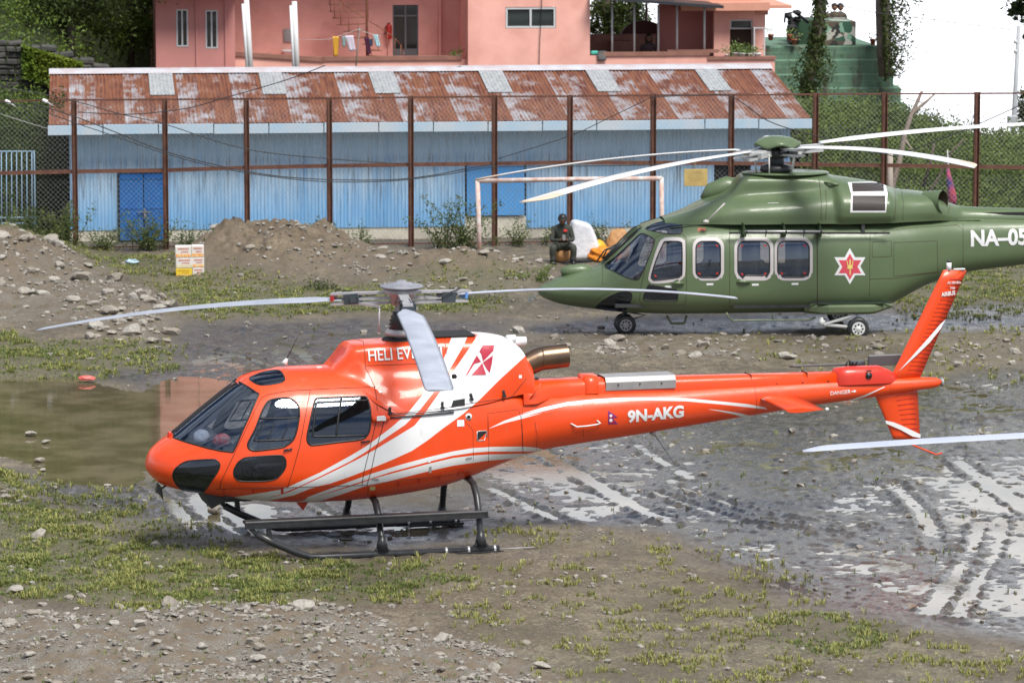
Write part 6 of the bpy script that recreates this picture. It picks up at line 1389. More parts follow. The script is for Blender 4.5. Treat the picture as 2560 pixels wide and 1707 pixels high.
for i, (k_, q) in enumerate(wins.items()):
    gm_ = {'windshield': m_gl1, 'door_window': m_gl1, 'roof_window': m_gl1}.get(k_, m_gl2)
    sel = reg == 10 + i; gpart = part_from(k_, V, T[sel], N_, np.zeros(sel.sum(), int), [gm_], par[k_], off=-.002)
    mb = MB(); ab_line(mb, S1, q, .013 if k_ in ('door_window', 'rear_window', 'windshield') else .009, 0, True, -.002, n=6); twin(mb.build('frame', [m_rub], par[k_]))
# mullions, sliding panes, rivets
def sline(parent, name, pixs, r, mats, S=S1, off=.0, mirror=True, n=4):
    mb = MB()
    for p_ in pixs: ab_line(mb, S, S.inv(dens(p_, 6, False)), r, 0, False, off, mirror, n)
    o = mb.build(name, mats, parent); twin(o); return o
sline(d1o, 'window_bar', [Z2((1210, 182), (1400, 178), (1595, 172)), Z2((1150, 398), (1350, 395), (1520, 385))], .014, m_rub)
sline(d1o, 'sliding_pane_edge', [Z2((1260, 195), (1160, 385)), Z2((1372, 200), (1290, 385)), Z2((1525, 190), (1430, 385))], .008, m_rub)
sline(d2o, 'window_bar', [Z2((2012, -25), (1990, 120), (1960, 350)), Z2((1770, 25), (2015, 12), (2280, 0)), Z2((1765, 30), (1745, 200), (1728, 355), (1960, 353), (2260, 345))], .015, m_rub)
sline(body, 'door_seam', [Z2((822, 868), (832, 800), (900, 660), (985, 480), (1100, 240), (1205, 20), (1240, -30), (1280, -50), (1350, -65), (1500, -90), (1705, -102), (2040, -118), (2335, -127), (2352, -60), (2365, 100)), Z2((1708, -102), (1644, 240), (1604, 450), (1549, 650), (1485, 855)), Z2((780, 870), (822, 868), (1480, 855), (2213, 833), (2270, 835)), Z2((2355, 200), (2290, 480), (2235, 700), (2213, 832)), Z4((625, 60), (575, 240), (540, 350), (500, 540), (458, 680))], .0045, m_seam, off=.001)
sline(body, 'panel_seam', [Z4((470, 690), (467, 810)), Z4((1390, 10), (1500, 140), (1503, 440)), Z4((1645, -30), (1655, 250), (1650, 460)), Z4((1960, -20), (1985, 120), (1990, 350)), Z3((1495, 1568), (1495, 1330), (1770, 1295), (1790, 1380), (1805, 1560)), Z4((460, 675), (600, 650), (1000, 605), (1170, 590), (1480, 545)), Z4((2105, 60), (2130, 200), (2120, 330)), Z5((30, 380), (10, 600), (25, 850)), Z5((1970, 290), (1985, 400), (1985, 520)), Z5((530, 640), (535, 720)), Z6((735, 885), (745, 925), (742, 965))], .003, m_seam, off=.0)
def rivets(parent, name, lines, r, mats, sp=7, S=S1, off=.002):
    mb = MB(); 
    for p_ in lines:
        P = surf_pts(S, dens(p_, sp, False), off); q = np.array([[0, 0, 1], [1, 0, 0], [0, 1, 0], [-1, 0, 0], [0, -1, 0], [0, 0, -1]], float)
        for p in P:
            for sg in (1, -1): mb.add(p * (1, sg, 1) + q * r, [(0, 1, 2), (0, 2, 3), (0, 3, 4), (0, 4, 1), (5, 2, 1), (5, 3, 2), (5, 4, 3), (5, 1, 4)], 0)
    return mb.build(name, mats, parent)
m_riv = M('rivet_steel', (.55, .55, .55), .4, .5)
rivets(body, 'windshield_rivets', [Z2((365, 372), (500, 420), (700, 475), (830, 500), (945, 513), (1000, 435), (1055, 300), (1110, 180), (1205, -45)), Z1((1020, 1068), (1110, 1118), (1205, 1190))], .0045, m_riv, 9)
rivets(body, 'rivets', [Z5((125, 520), (125, 780)), Z5((160, 540), (160, 800)), Z5((1110, 400), (1115, 640)), Z5((1990, 300), (1990, 540)), Z4((2110, 60), (2120, 300)), Z3((1300, 1300), (1480, 1290)), Z6((760, 900), (760, 960)), Z5((680, 560), (680, 700)), Z5((2010, 350), (2300, 340))], .0035, m_seam, 6)
sline(body, 'windshield_post', [Z1((360, 1545), (500, 1430), (700, 1262), (830, 1158), (955, 1055))], .001, m_rub) if False else None
mb = MB(); xs = np.linspace(xb0, xt0, 16); P = S1.pos(xs, np.full(16, hp)); mb.tube([tuple(p + (0, 0, .008)) for p in P], .024, 6); mb.build('windshield_post', m_rub, body)
# interior
mb = MB(); mb.box((1.9, 0, .82), (1.9, 1.0, .05)); mb.box((.9, 0, .98), (.5, .7, .5), rot=Matrix.Rotation(-.5, 3, 'Y')); mb.box((2.98, 0, 1.45), (.05, 1.25, 1.25)); heli_floor = mb.build('cabin_floor', m_int, body)
mb = MB(); mb.box((.80, .05, 1.46), (.30, .85, .30), rot=Matrix.Rotation(-.35, 3, 'Y'), bev=.06); mb.box((.78, .05, 1.30), (.2, .3, .5), bev=.04); mb.build('instrument_panel', M('panel_grey', (.06, .065, .075), .6), body)
for sx, sy in ((1.62, -.40), (1.62, .40), (2.55, -.48), (2.55, .05), (2.55, .5)):
    mb = MB(); mb.box((sx, sy, 1.12), (.48, .46, .14), bev=.05); mb.box((sx + .24, sy, 1.48), (.12, .46, .68), rot=Matrix.Rotation(.15, 3, 'Y'), bev=.05); mb.box((sx + .30, sy, 1.92), (.09, .26, .18), bev=.04); mb.box((sx, sy, .94), (.38, .34, .26)); mb.build('seat', m_seat, body)
for sg in (1, -1):
    mb = MB(); mb.tube([(1.38, sg * .33, .85), (1.32, sg * .33, 1.15), (1.30, sg * .33, 1.30)], .014, 6); mb.tube([(1.30, sg * .33, 1.28), (1.30, sg * .33, 1.38)], .022, 6); mb.build('cyclic_stick', m_black, body)
th1 = {}
def inside_thing(name, label, cat, p, sx, sy, sz, mat, seed):
    bm = bmesh.new(); bmesh.ops.create_icosphere(bm, subdivisions=3, radius=.5); V_ = np.array([q.co[:] for q in bm.verts]); F_2 = np.array([[q.index for q in f.verts] for f in bm.faces]); bm.free()
    V_ = V_ * (1 + .25 * fbm(V_[:, 0] + V_[:, 2], V_[:, 1] - V_[:, 2], 3, 3, seed)[:, None]) * (sx, sy, sz); o = mesh_np(name, V_, F_2, mat, True); o.location = tuple(H1.w(np.array(p, float))); return tag(o, label, cat)
inside_thing('white_cloth', 'crumpled white cloth lying on the dashboard behind the windshield', 'cloth', (.68, -.36, 1.60), .20, .14, .18, m_lit, 3)
inside_thing('red_cap', 'red cap with pale patches on the dashboard beside the white cloth', 'cap', (.92, -.44, 1.55), .24, .16, .17, M('red_cloth', (.55, .03, .03), .8, 0, ((.5, .6, .5), 14, .5)), 4)
# ---- cowling
CT = [(2.42, (.50, 2.29), (.42, 2.33), (.36, 2.36), (.28, 2.38), (.15, 2.39), (0, 2.39)), (2.55, (.58, 2.24), (.46, 2.33), (.40, 2.42), (.34, 2.50), (.2, 2.53), (0, 2.54)), (2.72, (.66, 2.17), (.50, 2.32), (.43, 2.50), (.38, 2.65), (.25, 2.69), (0, 2.70)),
      (2.9, (.80, 2.00), (.62, 2.20), (.47, 2.42), (.41, 2.65), (.30, 2.70), (0, 2.71)), (3.3, (.86, 1.83), (.74, 2.10), (.52, 2.36), (.43, 2.65), (.32, 2.71), (0, 2.72)), (3.9, (.81, 1.89), (.70, 2.15), (.54, 2.40), (.45, 2.67), (.33, 2.74), (0, 2.75)),
      (4.4, (.66, 1.93), (.62, 2.18), (.54, 2.42), (.46, 2.66), (.32, 2.74), (0, 2.75)), (4.8, (.50, 1.98), (.50, 2.18), (.48, 2.40), (.42, 2.60), (.28, 2.69), (0, 2.70)), (4.98, (.46, 2.0), (.46, 2.15), (.43, 2.33), (.37, 2.48), (.24, 2.56), (0, 2.58)), (5.12, (.43, 2.0), (.42, 2.10), (.38, 2.2), (.30, 2.30), (.18, 2.35), (0, 2.36))]
cx_ = [r[0] for r in CT]; cf = [(pchip(cx_, [r[j][0] for r in CT]), pchip(cx_, [r[j][1] for r in CT])) for j in range(1, 7)]
def cowl_pos(a, b):
    a = np.asarray(a, float); b = np.clip(np.asarray(b, float), 0, 5 - 1e-9); i = b.astype(int); f = b - i
    Y = np.stack([q[0](a) for q in cf], 0); Zz = np.stack([q[1](a) for q in cf], 0); ar = np.arange(len(a)); g_ = lambda A, k: A[np.clip(k, 0, 5), ar]
    def cr(A, odd):
        p1_, p2_ = g_(A, i), g_(A, i + 1); p0 = np.where(i > 0, g_(A, i - 1), 2 * p1_ - p2_); p3 = np.where(i < 4, g_(A, i + 2), (-g_(A, i) if odd else g_(A, i)))
        return .5 * (2 * p1_ + (-p0 + p2_) * f + (2 * p0 - 5 * p1_ + 4 * p2_ - p3) * f ** 2 + (-p0 + 3 * p1_ - 3 * p2_ + p3) * f ** 3)
    return np.stack([a, -cr(Y, True), cr(Zz, False)], -1)
S2 = Surf(H1, cowl_pos, 2.42, 5.12, 0, 5, 220, 120)
cw_ = [S2.inv(dens(p, st)) for p in (POLA[:9] + POLA[-9:], B_L[:8] + B_R[:8][::-1])]
intake = S2.inv(dens(Z3((95, 875), (200, 735), (240, 745), (225, 790), (150, 880)), st))
ab2, V2_, T2, c2, N2 = S2.mesh(np.arange(2.42, 5.121, .027), np.linspace(0, 5, 56), cw_ + [intake]); isw = np.zeros(len(T2), int)
for q in cw_: isw |= inside(c2, q, S2.kb).astype(int)
isw[inside(c2, intake, S2.kb)] = 2
cowl = part_from('engine_cowling', V2_, T2, N2, isw, [m_or1, m_wh1, m_rd1], heli)
sline(cowl, 'panel_seam', [Z3((385, 690), (400, 800), (405, 930), (450, 1010), (490, 1100)), Z3((1110, 660), (1125, 800)), Z3((410, 905), (700, 895), (885, 888)), Z3((1340, 1240), (1700, 1190), (1840, 1020)), Z3((545, 1338), (800, 1318), (1100, 1285), (1340, 1240))], .004, m_seam, S=S2, off=.001)
mb = MB(); mb.prism([(5.12, y) for y in ()], 'Z', 0, 1) if False else None
P = S2.pos(np.full(30, 5.12), np.linspace(0, 5, 30)); mb.add(np.concatenate([P, P[::-1] * (1, -1, 1)]), [tuple(range(60))]); mb.build('rear_bulkhead', m_or1, cowl, fix=False)
mb = MB(); mb.lathe([(.0, 2.74), (.25, 2.74), (.28, 2.70), (.28, 2.60)], (3.42, 0, 0), n=28); mb.build('mast_opening', m_dark, cowl)
mb = MB(); mb.box((4.05, 0, 2.768), (.62, .50, .03), bev=.01); mb.build('air_grille', m_dark, cowl)
mb = MB(); q = surf_pts(S2, Z3((1195, 1000)))[0]; mb.lathe([(0, -.02), (.035, -.02), (.035, .006), (0, .006)], tuple(q), 'Y', 14); mb.build('vent_hole', m_dark, cowl)
mb = MB(); mb.tube([(4.86, -.10, 2.66), (5.08, -.10, 2.65)], [.062, .06], 14); mb.tube([(4.80, -.16, 2.70), (4.92, -.16, 2.70)], .05, 12); mb.build('vent_drum', m_wh1, cowl)
for x in (Z3((620, 1305)), Z3((1088, 1255)), Z3((1345, 1180)), Z3((1635, 1150))):
    q = surf_pts(S2, x, .01)[0]; mb = MB(); mb.box(tuple(q), (.035, .02, .085), rot=Matrix.Rotation(-.25 if x[0][0] > 1150 else .05, 3, 'Y'), bev=.005); mb.box(tuple(q + (0, -.02, -.03)), (.05, .03, .03), rot=Matrix.Rotation(.5, 3, 'Y')); mb.build('latch', m_blk, cowl)
mb = MB(); q = np.array([surf_pts(S2, Z3(p), .004)[0] for p in ((1185, 1215), (1290, 1197), (1290, 1262), (1165, 1280))]); mb.add(q[::-1], [(0, 1, 2, 3)]); mb.build('air_scoop', m_dark, cowl, fix=False)
# exhaust
t = NT('heat_stained_steel'); n = t.noise(3, 5, .6); n2 = t.noise(3, 3, .6); t.col(t.mix(t.ramp(n2, [(.4, 0), (.65, .8)]), t.ramp(n, [(.3, (.14, .10, .07)), (.5, (.22, .14, .085)), (.7, (.17, .14, .12))]), (.10, .075, .06))).set(rough=.32, metal=.85); m_ex = t.m
mb = MB(); mb.tube([(4.95, 0, 2.27), (5.06, 0, 2.30), (5.16, 0, 2.335), (5.26, 0, 2.38), (5.34, 0, 2.40), (5.67, 0, 2.425)], [.15, .152, .154, .158, .160, .160], 28, cap=False); mb.tube([(5.67, 0, 2.425), (5.5, 0, 2.415), (5.2, 0, 2.36)], [.154, .145, .12], 28, m=1); mb.lathe([(.163, -.010), (.163, .010)], (5.31, 0, 2.395), 'X', 28)
mb.build('exhaust_pipe', [m_ex, M('soot', (.02, .018, .016), .9)], heli, fix=False)
mb = MB(); mb.tube([(5.12, -.05, 2.16), (5.22, -.05, 2.24)], .02, 6); mb.tube([(5.15, -.12, 2.13), (5.15, -.12, 2.24)], .012, 6); mb.box((5.2, -.05, 2.14), (.12, .1, .05), bev=.01); mb.build('exhaust_bracket', m_blk, heli)
# root fairing + tail shaft cover
def loft(secs, name, mats, parent, n=14, mi=0, sm=True):
    """secs: (x, half width, z base, z top, power)"""
    mb = MB(); V_ = []
    for x, w_, z0, z1, p in secs:
        for j in range(n + 1):
            a = math.pi * j / n; y = -w_ * np.sign(math.cos(a)) * abs(math.cos(a)) ** (2 / p); z = z0 + (z1 - z0) * math.sin(a) ** (2 / p); V_.append((x, y, z))
    k = n + 1; F2 = [(i * k + j, i * k + j + 1, (i + 1) * k + j + 1, (i + 1) * k + j) for i in range(len(secs) - 1) for j in range(n)]
    mb.add(V_, F2, mi, sm); mb.F.append(list(range(k))); mb.M.append(mi); mb.S.append(False); mb.F.append([(len(secs) - 1) * k + j for j in range(k)]); mb.M.append(mi); mb.S.append(False)
    return mb.build(name, mats, parent)
cover = loft([(4.95, .50, 1.86, 2.12, 3), (5.15, .44, 1.86, 2.13, 3), (5.38, .27, 1.90, 2.125, 3.5), (5.9, .21, 1.915, 2.12, 3.5), (6.9, .20, 1.915, 2.10, 3.5), (8.25, .155, 1.925, 2.08, 3.5), (9.46, .11, 1.93, 2.07, 3.5)], 'tail_shaft_cover', [m_or1], heli)
loft([(5.84, .10, 2.0, 2.13, 3), (5.87, .225, 1.93, 2.165, 4), (6.05, .225, 1.93, 2.165, 4), (6.08, .1, 2.0, 2.13, 3)], 'cover_hump', [m_or1], cover)
mb = MB(); gs = [[(x, -.207 + .004 * 0, 1.965), (x, -.212, 2.07), (x, -.17, 2.128), (x, 0, 2.13), (x, .17, 2.128), (x, .21, 2.07), (x, .21, 1.965)] for x in (6.15, 6.5, 6.9, 7.12)]
mb.sheet(gs, sm=False); o = mb.build('heat_shield', M('bare_aluminium', (.34, .34, .34), .5, .3, ((.26, .26, .26), 4, .8)), cover, fix=False); o.modifiers.new('t', 'SOLIDIFY').thickness = .008
mb = MB()
for x in (6.32, 6.62, 6.92): mb.lathe([(0, -.01), (.011, -.01), (.011, .006), (0, .006)], (x, -.222, 2.04), 'Y', 8)
mb.build('screws', m_blk, cover)
mb = MB()
for x in (6.55, 8.2, 9.0): mb.box((x, 0, 2.005), (.006, .40 - .19 * (x - 6.55) / 2.9, .19 - (x - 6.55) * .012))
for x in np.arange(5.6, 9.4, .37):
    for sg in (1, -1): mb.box((x, sg * (.205 - (x - 5.6) * .024), 1.945 + .003 * (x - 5.6)), (.022, .02, .014))
mb.build('cover_fasteners', m_seam, cover)
gbx = loft([(9.40, .05, 1.96, 2.08, 3), (9.44, .155, 1.90, 2.115, 3.2), (9.6, .165, 1.90, 2.13, 3.2), (10.05, .155, 1.90, 2.13, 3.0), (10.2, .12, 1.90, 2.07, 2.6), (10.32, .05, 1.92, 1.99, 2.4)], 'gearbox_fairing', [m_rd1], heli)
mb = MB(); q = (9.86, -.166, 2.02); mb.lathe([(.045, -.008), (.045, .004), (.022, .006), (.020, -.012), (0, -.012)], q, 'Y', 16); mb.box((9.86, -.165, 2.085), (.07, .012, .018)); mb.build('oil_sight', [m_blk], gbx)
# tail rotor on the far side
tr = mb = MB(); mb.tube([(9.88, .1, 2.10), (9.88, .40, 2.10)], .04, 10); mb.box((9.88, .38, 2.10), (.22, .08, .10), bev=.02); tr = mb.build('tail_rotor', m_blk, heli)
for sg in (-1, 1):
    mb = MB(); mb.box((9.88 + sg * (.54 if sg < 0 else .44), .40, 2.10 + (.04 if sg > 0 else 0)), (.80 if sg < 0 else .55, .17 if sg < 0 else .04, .03 if sg < 0 else .15), rot=Matrix.Rotation(.15 * sg, 3, 'X'), bev=.01); mb.build('tail_rotor_blade', M('tail_blade_grey', (.12, .12, .13), .5), tr)
mb = MB(); 
for k in range(4): mb.tube([(9.62 + .05 * k, .12, 2.11), (9.66 + .05 * k, .10, 2.2 - .02 * k), (9.72 + .03 * k, .14, 2.13)], .012, 5)
mb.build('control_links', m_blk, tr)
# fins
def fin(name, poly, thk, parent, mats, taper=.6):
    """poly: le_root, te_root, te_tip, le_tip in (x,z)"""
    (a0, a1), (b0, b1), (c0, c1), (d0, d1) = poly; mb = MB(); n = 10; G_ = []
    for k in range(n + 1):
        s_ = k / n; le = np.array([a0 + (d0 - a0) * s_, a1 + (d1 - a1) * s_]); te = np.array([b0 + (c0 - b0) * s_, b1 + (c1 - b1) * s_]); th_ = thk * (1 - (1 - taper) * s_); row = []
        for u_, t_ in ((1, 0), (.6, -.35), (.3, -.5), (.1, -.36), (.02, -.15), (0, 0), (.02, .15), (.1, .36), (.3, .5), (.6, .35)): p = le + (te - le) * u_; row.append((p[0], t_ * th_, p[1]))
        G_.append(row)
    k_ = len(G_[0]); Vf = [p for r_ in G_ for p in r_]; F2 = [(i * k_ + j, i * k_ + (j + 1) % k_, (i + 1) * k_ + (j + 1) % k_, (i + 1) * k_ + j) for i in range(n) for j in range(k_)]
    mb.add(Vf, F2, 0, True); mb.F.append(list(range(k_))); mb.M.append(0); mb.S.append(False); mb.F.append([n * k_ + j for j in range(k_)]); mb.M.append(0); mb.S.append(False)
    return mb.build(name, mats, parent)
up = fin('upper_fin', ((10.20, 1.90), (10.64, 1.90), (11.31, 3.385), (10.97, 3.40)), .10, heli, m_or1); lo = fin('lower_fin', ((10.00, 1.74), (10.62, 1.80), (10.67, 1.09), (10.28, 1.11)), .09, heli, m_or1)
def fin_xz(pix, y=-.05): return [H1.hit(u, v, y) for u, v in pix]
def strip(name, parent, mats, poly, y, thick=.003):
    mb = MB(); mb.prism(poly, 'Y', y - thick, y, 0); return mb.build(name, mats, parent)
mb = MB(); 
for k in range(24):
    s_ = .07 + k * .037; le = np.array([10.20 + .77 * s_, 1.90 + 1.5 * s_]); te = np.array([10.64 + .67 * s_, 1.90 + 1.485 * s_]); d_ = te - le
    a_, b_ = le + d_ * .42, le + d_ * .95; ya, yb_ = -.05 * (1 - .4 * s_) * .94, -.016
    for sg in (1, -1): mb.bar((a_[0], sg * ya, a_[1]), (b_[0], sg * yb_, b_[1]), .006, .010)
mb.build('stiffening_ribs', m_rd1, up); mb = MB()
for k in range(9):
    s_ = .08 + k * .10; le = np.array([10.0 + .28 * s_, 1.74 - .63 * s_]); te = np.array([10.62 + .05 * s_, 1.80 - .71 * s_]); d_ = te - le; a_, b_ = le + d_ * .45, le + d_ * .93
    for sg in (1, -1): mb.bar((a_[0], -sg * .044 * (1 - .4 * s_), a_[1]), (b_[0], -sg * .012, b_[1]), .006, .010)
mb.build('stiffening_ribs', m_rd1, lo)
def finstrip(parent, pix, yy_):
    q = fin_xz(pix, yy_); strip('white_stripe', parent, m_wh1, q, yy_)
finstrip(up, Z6((1130, 445), (1100, 505), (1020, 605), (930, 692), (805, 805), (925, 668), (1020, 562), (1095, 475)), -.052); finstrip(lo, Z6((708, 1150), (770, 1163), (850, 1197), (956, 1248), (954, 1272), (900, 1262), (820, 1217), (716, 1172)), -.047)
mb = MB(); mb.tube([(11.05, 0, 3.39), (11.05, 0, 3.50)], .035, 10); mb.tube([(11.05, 0, 3.50), (11.05, 0, 3.53)], .03, 10, m=1); mb.box((11.2, 0, 3.405), (.16, .06, .02), bev=.008); mb.build('beacon', [m_white, m_black], up)
mb = MB(); mb.tube([(10.47, 0, 1.10), (10.55, 0, 1.02), (10.9, 0, .87), (10.99, 0, .885)], .012, 6); mb.build('tail_guard', m_or1, lo)
mb = MB(); mb.lathe([(.065, 0), (.05, .03), (0, .045)], (10.96, 0, 1.865), 'X', 12); mb.build('tail_light', m_hub, heli)
# stabiliser
sa = np.array(H1.hit(*Z5((2010, 400))[0], -.22)); tipf = np.array(H1.hit(*Z6((30, 1098))[0], -1.22)); tipr = np.array(H1.hit(*Z6((283, 1060))[0], -1.22))
for sg in (-1, 1):
    mb = MB(); G_ = []
    for k in range(7):
        s_ = k / 6; y = .12 + 1.10 * s_; lx = 8.30 + (tipf[0] - 8.30) * s_ * .6; cl = .55 + (tipr[0] - tipf[0] - .55) * s_ * .5; row = []
        for u_, t_ in ((1, 0), (.6, .02), (.3, .032), (.08, .024), (0, 0), (.08, -.024), (.3, -.032), (.6, -.02)): row.append((lx + cl * u_, sg * y, 1.775 + t_ - .02 * s_))
        G_.append(row)
    k_ = 8; mb.add([p for r_ in G_ for p in r_], [(i * k_ + j, i * k_ + (j + 1) % k_, (i + 1) * k_ + (j + 1) % k_, (i + 1) * k_ + j) for i in range(6) for j in range(k_)], 0, True); mb.F.append([6 * k_ + j for j in range(k_)]); mb.M.append(0); mb.S.append(False)
    s_o = mb.build('stabiliser', m_or1, heli)
    mb = MB(); mb.bar((8.32, sg * .25, 1.772), (8.42, sg * 1.2, 1.755), .02, .02); mb.build('leading_stripe', m_wh1, s_o); mb = MB(); mb.lathe([(.028, 0), (.02, .03), (0, .04)], (8.9, sg * 1.23, 1.755), 'Y', 10); mb.build('position_light', m_wh1, s_o)
# skids
def gear(sg):
    y = sg * 1.06; mb = MB(); mb.tube([(4.46, y, .075), (2.1, y, .075), (1.95, y, .085), (1.75, y, .16), (1.45, y, .30), (1.24, y, .42)], .048, 12); mb.box((2.9, y, .115), (.20, .09, .1), bev=.03); mb.box((4.22, y, .115), (.20, .09, .1), bev=.03)
    mb.bar((1.24, y, .42), (1.12, y + .0, .56), .04, .06); mb.bar((1.42, y, .34), (1.40, y, .54), .05, .06); sk = mb.build('skid', m_blk, heli)
    mb = MB(); L_, c_ = (3.22, 2.70) if sg < 0 else (.5, 1.34); mb.box((c_, y * .955, .565), (L_, .17, .045), bev=.012); mb.box((c_, y * .955 - .075, .52), (L_, .02, .06)); mb.box((1.2, y * .955, .53), (.16, .12, .05), rot=Matrix.Rotation(-.3, 3, 'Y')); mb.build('step_board', m_blk, sk)
    mb = MB(); mb.box((4.12, y - sg * .0, .04), (.75, .26, .02)); 
    for k in range(6): mb.box((3.78 + k * .13, y, .055), (.015, .26, .018))
    mb.box((4.12, y - .12, .055), (.75, .02, .03)); mb.box((4.12, y + .12, .055), (.75, .02, .03)); mb.build('snow_shoe', m_blk, sk)
    for x in (3.75, 4.05, 4.40): mb = MB(); mb.lathe([(.052, -.016), (.052, .016)], (x, y, .075), 'X', 14); mb.box((x, y - .052, .03), (.03, .008, .07)); mb.build('clamp', M('clamp_steel', (.65, .65, .65), .35, .7), sk)
    mb = MB(); mb.tube([(4.46, y, .065), (4.95, y, .07)], .008, 6); mb.build('wear_rod', m_hub, sk)
for sg in (-1, 1): gear(sg)
for x, zb_ in ((2.90, .70), (4.22, .87)):
    mb = MB()
    for sg in (-1, 1): mb.tube([(x, 0, zb_ + .02), (x, sg * .45, zb_ + .03), (x, sg * .68, zb_ - .0), (x, sg * .85, zb_ - .14), (x, sg * .96, zb_ - .34), (x, sg * 1.03, .30), (x, sg * 1.06, .2)], [.045, .045, .046, .046, .044, .042, .042], 10); mb.tube([(x, sg * 1.045, .32), (x, sg * 1.06, .12)], [.045, .085], 10)
    mb.build('cross_tube', m_blk, heli)
# belly bits, mirror, lights, rails, handles
mb = MB(); a_ = [H1.hit(*Z2(p)[0], -.15) for p in ((210, 805), (250, 850), (300, 850), (265, 975), (240, 940), (190, 890))]; mb.prism([a_[0], a_[1], a_[3], a_[4], a_[5]], 'Y', -.19, -.11); mb.tube([(a_[0][0] - .02, -.15, a_[0][1] - .13), (a_[0][0] + .15, -.12, a_[0][1] - .03)], .012, 5); mb.build('mirror', m_blk, heli)
mb = MB(); q = H1.hit(*Z2((330, 335))[0], -.05); mb.box((q[0], -.05, q[1] - .01), (.05, .06, .09), bev=.01); mb.build('cable_cutter', m_rd1, heli)
mb = MB(); q = H1.hit(*Z2((1620, 1040))[0], 0); mb.prism([(q[0] - .07, q[1] + .06), (q[0] + .09, q[1] + .06), (q[0] + .02, q[1] - .05)], 'Y', -.03, .03); mb.build('belly_antenna', m_rd1, heli)
def whip(pa, pb, y, r, name, base_m, parent=heli):
    a_ = H1.hit(*pa, y); b_ = H1.hit(*pb, y); mb = MB(); mb.tube([(a_[0], y, a_[1]), (b_[0], y, b_[1])], [r, r * .5], 6); d_ = np.array(b_) - np.array(a_); d_ /= np.linalg.norm(d_); mb.tube([(a_[0] - d_[0] * .03, y, a_[1] - d_[1] * .03), (a_[0] + d_[0] * .05, y, a_[1] + d_[1] * .05)], [.05, .012], 10, m=1); return mb.build(name, [m_blk, base_m], parent)
whip(Z1((1462, 880))[0], Z1((1636, 535))[0], 0, .007, 'roof_antenna', m_white); whip(Z5((1122, 680))[0], Z5((1303, 945))[0], 0, .006, 'boom_antenna', m_hub)
mb = MB(); P = surf_pts(S1, Z3((1840, 1235), (1965, 1060)), .03); mb.tube([tuple(P[0]), (P[0][0] + .16, P[0][1] - .06, P[0][2] + .24)], .010, 6); mb.lathe([(0, -.01), (.02, 0), (0, .01)], tuple(P[0]), n=8); mb.build('side_antenna', m_or1, heli)
mb = MB(); q = surf_pts(S1, Z1((1775, 905)), .005)[0]; mb.box(tuple(q), (.07, .05, .02), bev=.006); mb.build('roof_fitting', m_white, body)
P = surf_pts(S1, dens(Z3((600, 1372), (900, 1350), (1190, 1322)), 20, False), .02); mb = MB(); mb.tube([tuple(p) for p in P], .010, 5); mb.tube([tuple(p + (0, .0, .035)) for p in P], .008, 5); mb.build('door_rail', m_blk, body)
P = surf_pts(S1, Z3((470, 1385), (600, 1372)), .035); mb = MB(); mb.tube([tuple(P[0] - (.02, 0, 0)), tuple(P[0]), tuple(P[1]), tuple(P[1] + (.03, 0, 0))], [.02, .042, .042, .012], 10); mb.box(tuple((P[0] + P[1]) / 2 + (0, -.042, 0)), (.12, .01, .05), m=1); mb.build('rail_housing', [m_or1, m_white], body)
P = surf_pts(S1, Z5((425, 598), (470, 620), (560, 612), (640, 600), (668, 590), (645, 572)), .035); P[0] -= (0, -.035, 0); P[-1] -= (0, -.035, 0); mb = MB(); mb.tube([tuple(p) for p in P], .010, 6); mb.build('grab_handle', m_wh1, body)
for q0, q1, par_ in ((Z2((1455, 490))[0], Z2((1530, 475))[0], d1o), (Z2((2210, 410))[0], Z2((2290, 400))[0], d2o)):
    P = surf_pts(S1, [q0, q1], .018); mb = MB(); mb.tube([tuple(P[0]), tuple(P[1])], .011, 6); mb.box(tuple(P[0]), (.02, .04, .02)); mb.build('handle', m_blk, par_)
def plate(zp, parent, name, mats, off=.005, m2=None):
    P = surf_pts(S1, zp, off); mb = MB(); mb.add(P[::-1], [tuple(range(len(P)))]); return mb.build(name, mats, parent, fix=False)
plate(Z4((1540, 150), (1632, 143), (1635, 235), (1540, 242)), body, 'vent', m_dark); sline(body, 'vent_frame', [Z4((1540, 150), (1632, 143), (1635, 235), (1540, 242), (1540, 150))], .008, m_riv)
for zp, nm, mt in ((Z4((1342, 38), (1410, 35), (1412, 98), (1342, 102)), 'placard', m_wh1), (Z4((488, 690), (540, 683), (541, 718), (488, 722)), 'step_plate', M('yellow_plate', (.65, .58, .25), .6)), (Z4((505, 605), (575, 612), (572, 634), (505, 624)), 'name_plate', m_hub), (Z4((1427, 408), (1487, 398), (1487, 415), (1427, 426)), 'data_plate', m_hub), (Z4((1068, 495), (1092, 490), (1090, 550), (1066, 556)), 'lock_plate', m_riv), (Z4((1055, 425), (1082, 420), (1082, 450), (1055, 453)), 'lamp', m_wh1), (Z3((495, 1365), (566, 1358), (566, 1396), (495, 1402)), 'beacon_glass', m_wh1),
                   (Z3((525, 1133), (555, 1133), (555, 1147), (525, 1147)), 'sticker', m_wh1), (Z3((1770, 988), (1796, 988), (1796, 1016), (1770, 1016)), 'sticker', m_wh1)):
    S_ = None
    P = surf_pts(S2 if zp[0][1] < 1000 and zp[0][0] > 940 and nm == 'sticker' else S1, zp, .006 if nm != 'beacon_glass' else .08); mb = MB(); mb.add(P[::-1], [(0, 1, 2, 3)]); mb.build(nm, mt, body, fix=False)
for px_ in ((860, 888), (1148, 885), (1432, 883)): P = surf_pts(S1, Z2((px_[0] - 13, px_[1] - 22), (px_[0] + 13, px_[1] - 22), (px_[0] + 12, px_[1] + 28), (px_[0] - 12, px_[1] + 28)), .008); mb = MB(); mb.add(P[::-1], [(0, 1, 2, 3)]); mb.build('hinge', m_rd1, body, fix=False)
